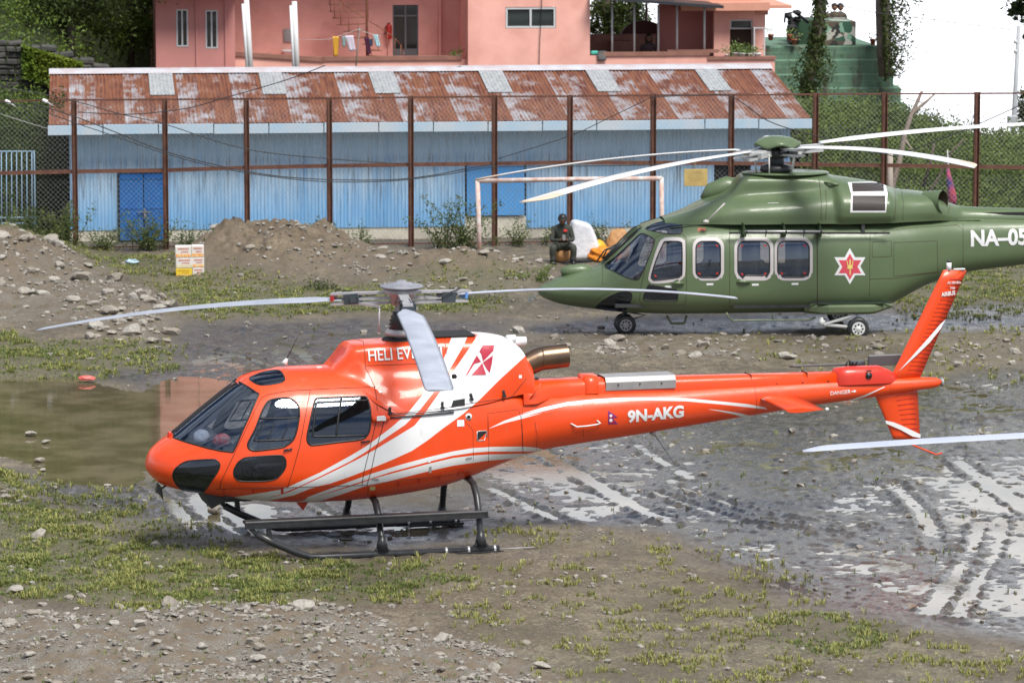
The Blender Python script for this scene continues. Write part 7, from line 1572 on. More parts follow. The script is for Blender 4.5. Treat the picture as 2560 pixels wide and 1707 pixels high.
for px_ in ((765, 660), (967, 630), (1168, 600), (1360, 565)): P = surf_pts(S1, Z4((px_[0] - 12, px_[1] - 18), (px_[0] + 12, px_[1] - 20), (px_[0] + 10, px_[1] + 22), (px_[0] - 12, px_[1] + 24)), .008); mb = MB(); mb.add(P[::-1], [(0, 1, 2, 3)]); mb.build('hinge', m_rd1, body, fix=False)
q = surf_pts(S1, Z3((1322, 1358)), .0)[0]; mb = MB(); mb.lathe([(.046, -.014), (.044, .0), (.02, .0)], tuple(q), 'Y', 18); mb.build('filler_cap', m_wh1, body); mb = MB(); mb.lathe([(.022, -.018), (0, -.018)], tuple(q), 'Y', 14); mb.build('filler_hole', m_dark, body)
# writing
def text_on(S, s, za, zb2, hpx, yy_, mats, parent, bold=.02, name='lettering', off=.007, shear=0):
    a_ = np.array(H1.hit(*za, yy_)) if S is not None else None; b_ = np.array(H1.hit(*zb2, yy_)); V2, F2 = text_mesh(s, 1.0, bold, shear); w0 = V2[:, 0].max() - V2[:, 0].min(); h0 = V2[:, 1].max(); V2 = V2 - (V2[:, 0].min(), 0)
    Lx = np.linalg.norm(b_ - a_); Hh = hpx; V2 = V2 * (Lx / w0, Hh / h0); ang = math.atan2(b_[1] - a_[1], b_[0] - a_[0]); return decal(S, name, V2, F2, a_[0], a_[1], ang, mats, parent, off)
text_on(S2, 'HELI EVEREST', Z3((437, 865))[0], Z3((1112, 818))[0], .150, -.47, m_wh1, cowl, .008, off=.016)
text_on(S1, '9N-AKG', Z5((905, 588))[0], Z5((1385, 545))[0], .158, -.33, m_wh1, body, .042)
text_on(S1, 'DANGER', Z6((322, 972))[0], Z6((467, 960))[0], .052, -.15, m_wh1, body, .01, off=.004)
q = [H1.hit(*p, -.15) for p in Z6((472, 943), (490, 941), (490, 934), (508, 945), (490, 957), (490, 950), (473, 952))]; V2, T2_ = poly_mesh(q, .03); y = side_y(S1, V2[:, 0], V2[:, 1]) - .004; mesh_np('arrow_mark', np.stack([V2[:, 0], y, V2[:, 1]], 1), T2_, m_wh1, parent=body)
def flat_text(s, za, zb2, h_, y, parent, bold=.02):
    a_ = np.array(H1.hit(*za, y)); b_ = np.array(H1.hit(*zb2, y)); V2, F2 = text_mesh(s, 1.0, bold); V2 = V2 - (V2[:, 0].min(), 0); w0 = V2[:, 0].max(); h0 = V2[:, 1].max(); d_ = b_ - a_; Lx = np.linalg.norm(d_); ca, sa = d_ / Lx; X_ = V2[:, 0] * Lx / w0; Y_ = V2[:, 1] * h_ / h0
    mesh_np('lettering', np.stack([a_[0] + X_ * ca - Y_ * sa, np.full(len(X_), y), a_[1] + X_ * sa + Y_ * ca], 1), F2, m_wh1, parent=parent)
flat_text('AS 350 B3e', Z6((1143, 196))[0], Z6((1238, 192))[0], .033, -.045, up); flat_text('7426', Z6((1163, 232))[0], Z6((1198, 230))[0], .030, -.045, up); flat_text('AIRBUS', Z6((1103, 284))[0], Z6((1200, 270))[0], .058, -.050, up, .03)
m_crim = M('crimson_print', (.42, .012, .04), .45)
for k_, pl_ in enumerate(([(1448, 722), (1552, 720), (1545, 770), (1452, 866), (1436, 800), (1418, 778)], [(1396, 812), (1434, 870), (1375, 888), (1312, 990), (1295, 990)], [(1445, 880), (1480, 985), (1345, 990), (1400, 930)], [(1450, 875), (1540, 812), (1530, 890), (1520, 930), (1512, 968), (1485, 935)])):
    q = surf_pts(S2, dens(Z3(*pl_), 4), 0); V2, T2_ = poly_mesh(q[:, [0, 2]], .03); y = side_y(S2, V2[:, 0], V2[:, 1]) - .006; mesh_np('emblem', np.stack([V2[:, 0], y, V2[:, 1]], 1), T2_, m_crim, parent=cowl)
# flag of the boom
def dec_poly(S, pix, mats, parent, off, name):
    q = surf_pts(S, dens(pix, 4), 0); V2, T2_ = poly_mesh(q[:, [0, 2]], .025); y = side_y(S, V2[:, 0], V2[:, 1]) - off; return mesh_np(name, np.stack([V2[:, 0], y, V2[:, 1]], 1), T2_, mats, parent=parent)
fl_ = dec_poly(S1, Z5((740, 492), (818, 545), (775, 555), (822, 602), (742, 602)), M('flag_blue', (.12, .03, .25), .5), body, .006, 'flag_print'); dec_poly(S1, Z5((747, 508), (800, 545), (760, 550), (806, 595), (748, 595)), m_crim, fl_, .008, 'red_field')
for cy_, r_ in ((533, 12), (572, 14)): dec_poly(S1, Z5(*[(762 + r_ * math.cos(a), cy_ + r_ * math.sin(a)) for a in np.linspace(0, 2 * math.pi, 10)[:-1]]), m_wh1, fl_, .010, 'white_disc')
for tx, ty in ((1140, 265),): pass
# ---- main rotor
HUB = np.array([3.42, 0, 3.26])
rotor = None
mb = MB(); mb.tube([(3.42, 0, 2.66), (3.42, 0, 3.30)], [.10, .085], 16); rotor = mb.build('rotor_mast', m_hub, heli)
mb = MB(); mb.lathe([(.10, 2.86), (.17, 2.87), (.145, 2.90), (.17, 2.92), (.145, 2.95), (.165, 2.97), (.135, 3.0), (.15, 3.02), (.12, 3.05), (.12, 3.09)], (3.42, 0, 0), n=24); mb.build('rubber_boot', m_blk, rotor)
mb = MB(); mb.lathe([(.12, 2.77), (.22, 2.78), (.23, 2.82), (.18, 2.86), (.12, 2.86)], (3.42, 0, 0), n=24); mb.build('swashplate', m_hub, rotor)
mb = MB(); mb.lathe([(0, 3.50), (.06, 3.50), (.07, 3.475), (.15, 3.465), (.16, 3.455), (.27, 3.435), (.29, 3.42), (.28, 3.405), (.2, 3.39), (.0, 3.39)], (3.42, 0, 0), n=40); mb.build('rotor_cap', M('cap_grey', (.25, .26, .30), .5, 0, ((.16, .17, .19), 9, .8)), rotor)
mb = MB(); mb.lathe([(0, 3.39), (.23, 3.39), (.23, 3.33), (.16, 3.30), (.13, 3.18), (.0, 3.15)], (3.42, 0, 0), n=28); mb.build('hub_body', m_hub, rotor)
RB = 5.345 * .985
for (u, v), far, col_ in (((88, 758), True, M('red_band', (.4, .02, .02), .5)), ((1680, 683), True, M('blue_band', (.10, .25, .6), .5)), ((1010, 897), False, m_hd)):
    tip = tip_on_sphere(H1, HUB, u * KD, v * KD, RB, far); d = tip - HUB; dh = d / np.linalg.norm(d); dx_ = np.array([dh[0], dh[1], 0]); dx_ /= np.linalg.norm(dx_); lat = np.array([-dx_[1], dx_[0], 0])
    def q_(r, l, z): return tuple(HUB + dx_ * r + lat * l + np.array([0, 0, z + dh[2] * max(r - .5, 0) * .6]))
    bl = blade('rotor_blade', HUB + np.array([0, 0, -.02]), tip, .36, -1, R(7), R(-8), rotor, [m_gr], .13 if far else .10, .155, .42)
    mb = MB(); mb.bar(q_(.16, 0, .075), q_(.98, 0, .055), .13, .03); mb.bar(q_(.16, 0, -.06), q_(.98, 0, -.075), .13, .03); mb.bar(q_(.14, 0, .0), q_(.58, 0, -.02), .10, .035); mb.build('blade_sleeve', m_hub, rotor)
    mb = MB(); mb.bar(q_(.58, 0, -.01), q_(.78, 0, -.02), .17, .13); mb.bar(q_(.60, .09, -.02), q_(.68, .11, -.02), .05, .08); mb.build('damper_block', m_hd, rotor)
    mb = MB(); mb.bar(q_(.93, 0, .0), q_(.97, 0, -.0), .165, .075); mb.build('colour_band', col_, rotor)
    mb = MB(); mb.tube([q_(.25, .16, -.10), q_(.25, .18, -.45)], .013, 8); mb.lathe([(0, -.02), (.022, 0), (0, .02)], q_(.25, .16, -.10), n=8); mb.lathe([(0, -.02), (.022, 0), (0, .02)], q_(.25, .18, -.45), n=8); mb.bar(q_(.25, .17, -.10), q_(.55, .07, -.08), .04, .03); mb.build('pitch_link', m_hub, rotor)
    mb = MB(); mb.tube([q_(.3, -.08, .05), q_(.5, -.13, .0), q_(.7, -.11, .06), q_(.85, -.06, .09)], .008, 5); mb.tube([q_(.80, .05, .08), q_(.86, .02, .12), q_(.92, .05, .08)], .007, 5); mb.build('bonding_cable', m_blk, rotor)
# third helicopter's blade reaching in from the right
tp = AD(1840, 1033, 50.0); 
th3 = np.array([AD(2352, 1008, 50.3), AD(1840, 1033, 50.0)]); d = th3[0] - th3[1]; d = d / np.linalg.norm(d); root3 = th3[1] + d * 5.2 + np.array([0, 0, .02])
rt3 = empty('parked_rotor', tuple(root3), 0, 'pale grey rotor blade of another parked helicopter reaching in from the right edge', 'rotor')
blade('blade', np.zeros(3), th3[1] - root3, .30, -1, R(4), R(-2), rt3, [M('pale_blade', (.44, .48, .58), .45, 0, ((.38, .42, .52), 2, .7))], .03, .1, .45, 'taper')
mb = MB(); mb.bar((0, 0, 0), tuple((th3[1] - root3) * .12), .14, .06); mb.tube([(0, 0, -2.2), (0, 0, .12)], .09, 12); mb.lathe([(0, .22), (.12, .2), (.3, .12), (.3, .09), (0, .09)], n=24); mb.build('hub', m_hub, rt3)
# ============================================================ GREEN HELICOPTER
H2 = Frame((.468, 74.381, 0.0), R(5.3))
hg = empty('green_helicopter', tuple(H2.o), H2.yaw, 'larger green army helicopter with a red star emblem parked behind the orange one', 'helicopter')
m_gn = paint('olive_paint', (.092, .136, .064), .38, .18, (.22, .22, .22), (.12, .12, .08), .75); m_gd = M('olive_dark', (.03, .055, .02), .5); m_ring = M('window_surround', (.50, .47, .47), .5); m_strut = M('gear_white', (.66, .67, .66), .4); m_wb = M('white_blade', (.70, .71, .72), .5, 0, ((.60, .61, .63), 2, .7)); m_tipb = M('beige_tip', (.66, .52, .40), .5)
gt_ = qint([(0, .80), (.03, .865), (.14, .92), (.52, 1.09), (1.12, 1.26), (1.43, 1.58), (1.85, 1.94), (2.08, 2.03), (2.4, 2.09), (3.0, 2.12), (5.4, 2.12), (6.5, 2.10), (7.5, 2.09), (8.9, 2.04), (12.6, 1.98)])
gb_ = qint([(0, .80), (.03, .72), (.17, .64), (.38, .57), (.87, .49), (1.4, .44), (1.76, .42), (2.8, .40), (5.0, .40), (5.9, .42), (6.2, .47), (6.5, .60), (7.0, .84), (7.77, 1.06), (8.9, 1.19), (10, 1.36), (12.6, 1.66)])
gw2 = qint([(0, 0), (.03, .14), (.14, .30), (.4, .50), (.87, .72), (1.4, .90), (2.0, 1.02), (3, 1.06), (5.8, 1.06), (6.6, .92), (7.6, .58), (8.9, .40), (12.6, .2)])
gc_ = qint([(0, .80), (1.0, .86), (2, 1.05), (5.5, 1.2), (7.6, 1.55), (8.9, 1.6), (12.6, 1.82)]); gp1 = qint([(0, 2.1), (.9, 2.2), (1.4, 2.5), (2.2, 3.3), (6, 3.6), (7.6, 3), (12.6, 2.4)]); gp2 = qint([(0, 2.1), (.9, 2.3), (1.4, 2.7), (2.2, 3.6), (6, 3.6), (7.6, 3), (12.6, 2.4)])
S3 = Surf(H2, superell(gt_, gb_, gc_, gw2, gp1, gp2, lambda a: a * a), 0, math.sqrt(12.6), -hp, hp)
def rr(x0, y0, x1, y1, r, n=5):
    P = []
    for cx, cy, a0 in ((x1 - r, y0 + r, -90), (x1 - r, y1 - r, 0), (x0 + r, y1 - r, 90), (x0 + r, y0 + r, 180)):
        for k in range(n + 1): a = math.radians(a0 + 90 * k / n); P.append((cx + r * math.cos(a), cy + r * math.sin(a)))
    return P
iv = lambda p, sm=False: S3.inv(dens(smooth_closed(p, 4) if sm else p, 3))
ck_o = iv(ZA((1242, 880), (1290, 700), (1350, 530), (1395, 483), (1440, 470), (1560, 470), (1605, 492), (1622, 540), (1622, 830), (1600, 888), (1560, 912), (1430, 938), (1320, 945), (1262, 930)), True)
ck_i = iv(ZA((1272, 860), (1330, 680), (1393, 540), (1420, 513), (1550, 512), (1578, 525), (1588, 550), (1588, 830), (1570, 868), (1530, 887), (1320, 912), (1285, 900)), True)
rings = [(ck_o, ck_i)] + [(iv(Zx(*rr(*o, 95))), iv(Zx(*rr(*i_, 68)))) for Zx, o, i_ in ((ZA, (1698, 470, 2022, 915), (1732, 510, 1985, 885)), (ZB, (208, 1022, 574, 1425), (240, 1058, 538, 1395)), (ZB, (583, 1022, 940, 1425), (612, 1058, 908, 1395)))]
low = iv(ZA((1193, 1085), (1205, 1040), (1240, 965), (1270, 958), (1500, 1000), (1540, 1020), (1548, 1060), (1540, 1098), (1510, 1120), (1230, 1118)), True)
chin = iv(ZA((690, 1192), (760, 1130), (850, 1072), (940, 1035), (1030, 1022), (1065, 1040), (1072, 1080), (1050, 1150), (1010, 1215), (975, 1243), (900, 1236), (780, 1213)))
sidew = iv(ZA((790, 760), (900, 670), (1050, 530), (1160, 432), (1230, 448), (1290, 480), (1302, 530), (1230, 720), (1160, 870), (1120, 905), (1020, 882), (900, 825)), True)
brow = iv(ZA((1215, 378), (1290, 332), (1400, 304), (1500, 298), (1578, 300), (1590, 400), (1560, 432), (1450, 432), (1300, 408)), True)
e1 = S3.inv(dens(ZA((1150, 398), (1050, 490), (900, 622), (770, 728)), 3, False)); xa_, xb_ = e1[-1][0] + .01, math.sqrt(1.86)
front = np.concatenate([e1, [(xa_ + (xb_ - xa_) * k / 14, hp - .06) for k in range(15)]])
doorp = iv(ZB((165, 985), (985, 985), (985, 1500), (985, 1668), (165, 1668))); doorc = iv(ZA((1150, 1120), (1165, 980), (1240, 640), (1320, 470), (1380, 440), (1600, 440), (1632, 480), (1636, 900), (1630, 1140), (1600, 1160), (1180, 1160)))
rows = np.concatenate([np.linspace(0, .3, 24)[:-1], np.arange(.3, math.sqrt(12.6), .0105), [math.sqrt(12.6)]])
holes = {'lower_window': low, 'chin_window': chin, 'side_windshield': sidew, 'eyebrow_window': brow, 'front_windshield': front}
ab, V, T, c, N_ = S3.mesh(rows, np.linspace(-hp, hp, 73), [q for r_ in rings for q in r_] + list(holes.values()) + [doorp, doorc]); kb = S3.kb; reg = np.zeros(len(T), int)
reg[inside(c, doorp, kb)] = 1; reg[inside(c, doorc, kb)] = 2
for k, (o_, i_) in enumerate(rings): reg[inside(c, o_, kb)] = 20 + k; reg[inside(c, i_, kb)] = 30 + k
for k, q in enumerate(holes.values()): reg[inside(c, q, kb)] = 10 + k
z0 = lambda s_: np.zeros(s_.sum(), int)
gbody = part_from('body', V, T[reg == 0], N_, z0(reg == 0), [m_gn], hg); gdoor = part_from('sliding_door', V, T[reg == 1], N_, z0(reg == 1), [m_gn], hg); cdoor = part_from('cockpit_door', V, T[reg == 2], N_, z0(reg == 2), [m_gn], hg)
m_gl3 = glassm('cabin_glass', (.88, .90, .93), .22); gpar = [cdoor, gbody, gdoor, gdoor]
for k, (o_, i_) in enumerate(rings):
    f_ = part_from('window_surround', V, T[reg == 20 + k], N_, z0(reg == 20 + k), [m_ring], gpar[k], off=.006); part_from('window', V, T[reg == 30 + k], N_, z0(reg == 30 + k), [m_gl3], gpar[k], off=-.004)
    mb = MB(); ab_line(mb, S3, i_, .012, 0, True, .002, n=6); twin(mb.build('window_seal', m_rub, gpar[k]))
    P = S3.pos(i_[:, 0], i_[:, 1]); cx_, cz_ = (P[:, 0].min() + P[:, 0].max()) / 2, (P[:, 2].min() + P[:, 2].max()) / 2; w_, h_ = np.ptp(P[:, 0]) * .36, np.ptp(P[:, 2]) * .38
    mb = MB()
    for sx, sz_ in ((-1, 1), (1, 1), (-1, -1), (1, -1))[2 if k == 0 else 0:3 if k == 0 else 4]: yy_ = side_y(S3, [cx_ + sx * w_], [cz_ + sz_ * h_])[0]; mb.box((cx_ + sx * w_, yy_ - .004, cz_ + sz_ * h_), (.045, .006, .022), rot=Matrix.Rotation(.7 * sx * sz_, 3, 'Y'))
    mb.build('red_tabs', m_rd1, gpar[k]); yy_ = side_y(S3, [cx_], [P[:, 2].min() - .11])[0]; mb = MB(); mb.box((cx_ + .03, yy_ - .004, P[:, 2].min() - .115), (.12, .004, .035)); mb.build('label_plate', m_white, gpar[k])
for k, (nm, q) in enumerate(holes.items()):
    s_ = reg == 10 + k; part_from(nm, V, T[s_], N_, z0(s_), [m_gl1 if k in (2, 3, 4) else m_gl2], cdoor if k == 0 else gbody, off=-.003); mb = MB(); ab_line(mb, S3, q, .010, 0, True, .0, n=5); twin(mb.build('frame', m_rub, cdoor if k == 0 else gbody))
for pr, q in ((gdoor, doorp), (cdoor, doorc)): mb = MB(); ab_line(mb, S3, q, .004, 0, True, .001); twin(mb.build('door_seam', m_seam, pr))
sline(gbody, 'panel_seam', [ZA((770, 735), (772, 960)), ZA((2080, 300), (2080, 1200)), ZB((1475, 990), (1470, 1560)), ZC((1178, 140), (1325, 132), (1328, 250), (1178, 257), (1178, 140)), ZC((1345, 145), (1680, 130), (1685, 370), (1345, 405), (1345, 145)), ZC((1880, 0), (1880, 380)), ZC((750, 70), (752, 600)), ZC((1250, 60), (1500, 30), (1830, 8), (1880, 40)), ZB((1300, 1140), (1310, 1170), (1300, 1200)), ZC((1160, 425), (1345, 420), (1700, 370)), ZA((690, 1140), (760, 1070), (850, 1040))], .0035, m_seam, S=S3, off=.001)
# interior
mb = MB(); mb.box((3.6, 0, .62), (4.6, 1.8, .06)); mb.box((5.75, 0, 1.3), (.06, 1.9, 1.5)); mb.build('cabin_floor', m_int, gbody)
for sx, sy, ry in ((2.35, -.5, 0), (2.35, .5, 0), (3.55, -.7, 0), (3.55, .1, 0), (4.35, -.7, 0), (4.35, .1, 0), (5.3, -.6, 0), (5.3, .5, 0)):
    mb = MB(); mb.box((sx, sy, .98), (.5, .5, .14), bev=.05); mb.box((sx + .25, sy, 1.38), (.12, .48, .74), bev=.05); mb.box((sx, sy, .80), (.4, .38, .26)); mb.build('seat', m_seat, gbody)
mb = MB(); mb.box((1.55, 0, 1.10), (.35, 1.1, .28), rot=Matrix.Rotation(-.3, 3, 'Y'), bev=.06); mb.build('instrument_panel', m_int, gbody)
mb = MB(); mb.tube([tuple(p + (0, 0, .006)) for p in S3.pos(np.linspace(xa_, xb_, 10), np.full(10, hp))], .03, 6); mb.build('windshield_post', m_gd, gbody)
# cowling
GT = [(2.25, (.45, 2.04), (.38, 2.07), (.3, 2.09), (.2, 2.10), (.1, 2.105), (0, 2.11)), (2.6, (.68, 2.04), (.62, 2.11), (.5, 2.17), (.36, 2.20), (.2, 2.21), (0, 2.21)), (3.05, (.82, 2.06), (.80, 2.19), (.68, 2.31), (.52, 2.38), (.3, 2.40), (0, 2.40)), (3.4, (.90, 2.06), (.88, 2.25), (.76, 2.38), (.50, 2.46), (.36, 2.52), (0, 2.54)), (3.74, (.93, 2.06), (.92, 2.28), (.78, 2.42), (.50, 2.54), (.43, 2.83), (0, 2.88)), (4.5, (.94, 2.06), (.94, 2.28), (.82, 2.44), (.52, 2.58), (.44, 2.83), (0, 2.88)),
      (5.2, (.95, 2.06), (.95, 2.28), (.86, 2.47), (.62, 2.64), (.44, 2.82), (0, 2.87)), (5.36, (.97, 2.05), (1.05, 2.22), (1.03, 2.46), (.80, 2.66), (.45, 2.79), (0, 2.84)), (6.2, (.95, 2.06), (1.03, 2.22), (1.0, 2.44), (.76, 2.60), (.4, 2.66), (0, 2.69)), (6.45, (.84, 2.06), (.86, 2.24), (.80, 2.40), (.62, 2.51), (.38, 2.57), (0, 2.60)), (7.1, (.62, 2.06), (.66, 2.22), (.62, 2.37), (.5, 2.45), (.3, 2.49), (0, 2.50)), (7.4, (.46, 2.04), (.47, 2.14), (.43, 2.24), (.34, 2.31), (.2, 2.35), (0, 2.36)), (7.7, (.30, 2.0), (.30, 2.08), (.27, 2.15), (.22, 2.20), (.14, 2.24), (0, 2.26)), (9.0, (.22, 1.98), (.22, 2.04), (.2, 2.10), (.17, 2.14), (.1, 2.18), (0, 2.20)), (12.5, (.12, 1.94), (.12, 1.98), (.11, 2.0), (.1, 2.02), (.06, 2.04), (0, 2.05))]
gx_ = [r[0] for r in GT]; cf2 = [(pchip(gx_, [r[j][0] for r in GT]), pchip(gx_, [r[j][1] for r in GT])) for j in range(1, 7)]
def gcowl(a, b):
    global cf
    k_, cf = cf, cf2; P = cowl_pos(a, b); cf = k_; return P
S4 = Surf(H2, gcowl, 2.25, 12.5, 0, 5, 420, 110)
gr1 = S4.inv(dens(ZB((1305, 512), (1600, 510), (1606, 590), (1312, 596)), 3)); gr2 = S4.inv(dens(ZB((1312, 632), (1618, 632), (1618, 774), (1312, 774)), 3)); fr1 = S4.inv(dens(ZB((1268, 506), (1612, 500), (1640, 612), (1625, 790), (1290, 790), (1300, 620)), 3))
ab2, V2_, T2, c2, N2 = S4.mesh(np.arange(2.25, 12.501, .05), np.linspace(0, 5, 51), [gr1, gr2, fr1]); mi = np.zeros(len(T2), int); mi[inside(c2, fr1, S4.kb)] = 1; mi[inside(c2, gr1, S4.kb) | inside(c2, gr2, S4.kb)] = 2
t = NT('dark_grille'); wv_ = t.n('ShaderNodeTexWave'); wv_.bands_direction = 'Z'; wv_.inputs['Scale'].default_value = 14; t.l(t.coord(), wv_.inputs['Vector']); t.col(t.ramp(wv_.outputs['Fac'], [(.3, (.006, .006, .006)), (.7, (.075, .06, .055))])).set(rough=.6)
gcow = part_from('engine_cowling', V2_, T2, N2, mi, [m_gn, m_white, t.m], hg)
sline(gcow, 'panel_seam', [ZB((985, 400), (990, 440), (1010, 560), (1020, 700), (1018, 855)), ZB((1705, 560), (1715, 700), (1700, 860)), ZB((1765, 560), (1785, 700), (1780, 860)), ZB((2220, 660), (2225, 700), (2200, 800)), ZB((1060, 580), (1070, 700), (1060, 855))], .004, m_seam, S=S4, off=.001)
mb = MB(); mb.lathe([(0, 2.91), (.50, 2.91), (.52, 2.895), (.50, 2.88), (.44, 2.86)], (0, 0, 0), n=36); V_ = mb.V[0]; V_[:, 0] *= 1.55; V_[:, 0] += 4.48; mb.build('mast_deck', m_gn, gcow)
q = surf_pts(S4, ZB((2125, 690)), 0)[0]; mb = MB(); d_ = np.array([.78, -.62, .06]); mb.tube([tuple(q - d_ * .28 + (0, .05, 0)), tuple(q - d_ * .02), tuple(q + d_ * .07)], [.19, .205, .205], 22, cap=False); mb.tube([tuple(q + d_ * .07), tuple(q - d_ * .15), tuple(q - d_ * .2)], [.19, .17, .01], 22, m=1, cap=False); mb.build('exhaust_duct', [m_gn, M('burnt_metal', (.06, .045, .035), .45, .7)], gcow, fix=False)
mb = MB(); mb.tube([(3.05, .45, 2.36), (3.2, .45, 2.50), (3.5, .45, 2.60), (3.75, .42, 2.62)], [.08, .17, .20, .12], 14); mb.build('intake_hump', m_gn, gcow)
mb = MB(); 
for p_ in (ZB((815, 432), (985, 432)), ZB((1050, 510), (1185, 535))): P = surf_pts(S4, p_, .01); mb.tube([tuple(P[0]), tuple((P[0] + P[1]) / 2 + (0, -.03, 0)), tuple(P[1])], [.012, .025, .03], 8)
mb.build('cooling_scoop', m_gn, gcow)
for zp in (ZA((1840, 300), (1968, 240), (1995, 190), (1993, 235), (1850, 248)),): pass
P = S3.pos(np.sqrt(np.linspace(2.3, 8.0, 40)), np.full(40, 1.02)); mb = MB(); mb.tube([tuple(p + (0, -.01, .0)) for p in P], .014, 6); mb.tube([tuple(p * (1, -1, 1)) for p in P], .014, 6); mb.build('shoulder_seam', m_gd, gbody)
# nose bump, wipers, hoist bar, rails
q = H2.hit(*ZA((540, 790))[0], 0); mb = MB(); mb.lathe([(0, -.36), (.08, -.34), (.12, -.2), (.14, 0), (.12, .16), (0, .28)], (q[0], 0, q[1] - .05), 'X', 20); mb.build('nose_fairing', m_gn, gbody)
for pts in (ZA((712, 712), (790, 600), (905, 545)), ZA((770, 690), (810, 600), (920, 560))): mb = MB(); P = [H2.hit(*p_, -.15) for p_ in pts]; mb.tube([(a_, -.15, b_) for a_, b_ in P], .014, 6); a_, b_ = P[-1]; mb.tube([(a_ + .18, -.2, b_ + .15), (a_ - .22, -.2, b_ - .25)], .016, 6); mb.build('wiper', m_blk, gbody)
def ho(z_, y=-1.14): return [(*(lambda q_: (q_[0], y, q_[1]))(H2.hit(*p_, y)),) for p_ in z_]
P = ho(ZB((305, 966), (1035, 966))); mb = MB(); mb.tube(P, .020, 10); hb = mb.build('hoist_bar', m_riv, gbody); mb = MB()
for x_ in (318, 505, 690, 860, 1022): q_ = ho(ZB((x_, 966), (x_, 1018))); mb.tube([(q_[0][0], -1.14, q_[0][2] - .0), (q_[1][0], -1.08, q_[1][2])], .010, 6); mb.lathe([(.03, -.012), (.03, .012)], q_[0], 'X', 10)
mb.build('bar_clamps', m_hd, hb); mb = MB()
for x_ in (285, 660, 995): q_ = ho(ZB((x_, 885), (x_ + 35, 985)), -1.0); mb.prism([(q_[0][0], q_[0][2]), (q_[1][0], q_[1][2]), (q_[0][0] - .02, q_[1][2])], 'Y', -1.15, -.85)
mb.build('bar_brackets', m_gd, hb)
P = ho(ZB((160, 980), (1660, 982)), -1.08); mb = MB(); mb.bar(P[0], P[1], .02, .035); mb.build('door_rail', m_blk, gbody); P = ho(ZC((105, 640), (700, 635)), -1.06); P2 = ho(ZC((700, 607), (1330, 607)), -1.07); mb = MB(); mb.bar(P[0], P[1], .02, .05); mb.bar(P2[0], P2[1], .03, .03); mb.build('lower_rail', m_blk, gbody)
for z_ in (ZA((1480, 940), (1610, 940)), ZA((2165, 925), (2225, 925)), ZC((130, 447), (235, 447))): P = ho(z_, -1.075); mb = MB(); mb.tube([P[0], ((P[0][0] + P[1][0]) / 2, -1.09, P[0][2]), P[1]], [.015, .032, .022], 8); mb.build('door_handle', m_gn, gbody)
q_ = ho(ZA((1840, 315), (2030, 118)), -1.0); mb = MB(); mb.lathe([(0, -.01), (.06, -.01), (.05, .03), (0, .05)], (q_[0][0], -.95, q_[0][2]), n=12); mb.tube([(q_[0][0], -.95, q_[0][2]), (q_[1][0], -1.0, q_[1][2])], .014, 6); mb.build('probe', m_ring, gbody)
q_ = ho(ZA((815, 965), (940, 955)), -.72); mb = MB(); mb.tube([(q_[0][0], -.80, q_[0][2]), (q_[1][0], -.74, q_[1][2])], .014, 6); mb.box((q_[1][0] - .04, -.74, q_[1][2]), (.1, .05, .05), bev=.01); mb.build('pitot_tube', m_riv, gbody)
mb = MB(); P = ho(ZA((2045, 1240), (2065, 1290), (2120, 1330)), -1.0) + ho(ZC((140, 745), (690, 742), (740, 725)), -1.0); mb.tube(P, .016, 7); q_ = ho(ZC((405, 685), (408, 742)), -1.0); mb.tube(q_, .012, 6); mb.build('step_bar', m_gn, gbody)
mb = MB(); P = ho(ZA((1430, 1275), (1470, 1340), (1480, 1355), (1600, 1355), (1620, 1340), (1635, 1275)), -.6); mb.tube(P, .022, 6); mb.build('belly_step', m_gn, gbody)
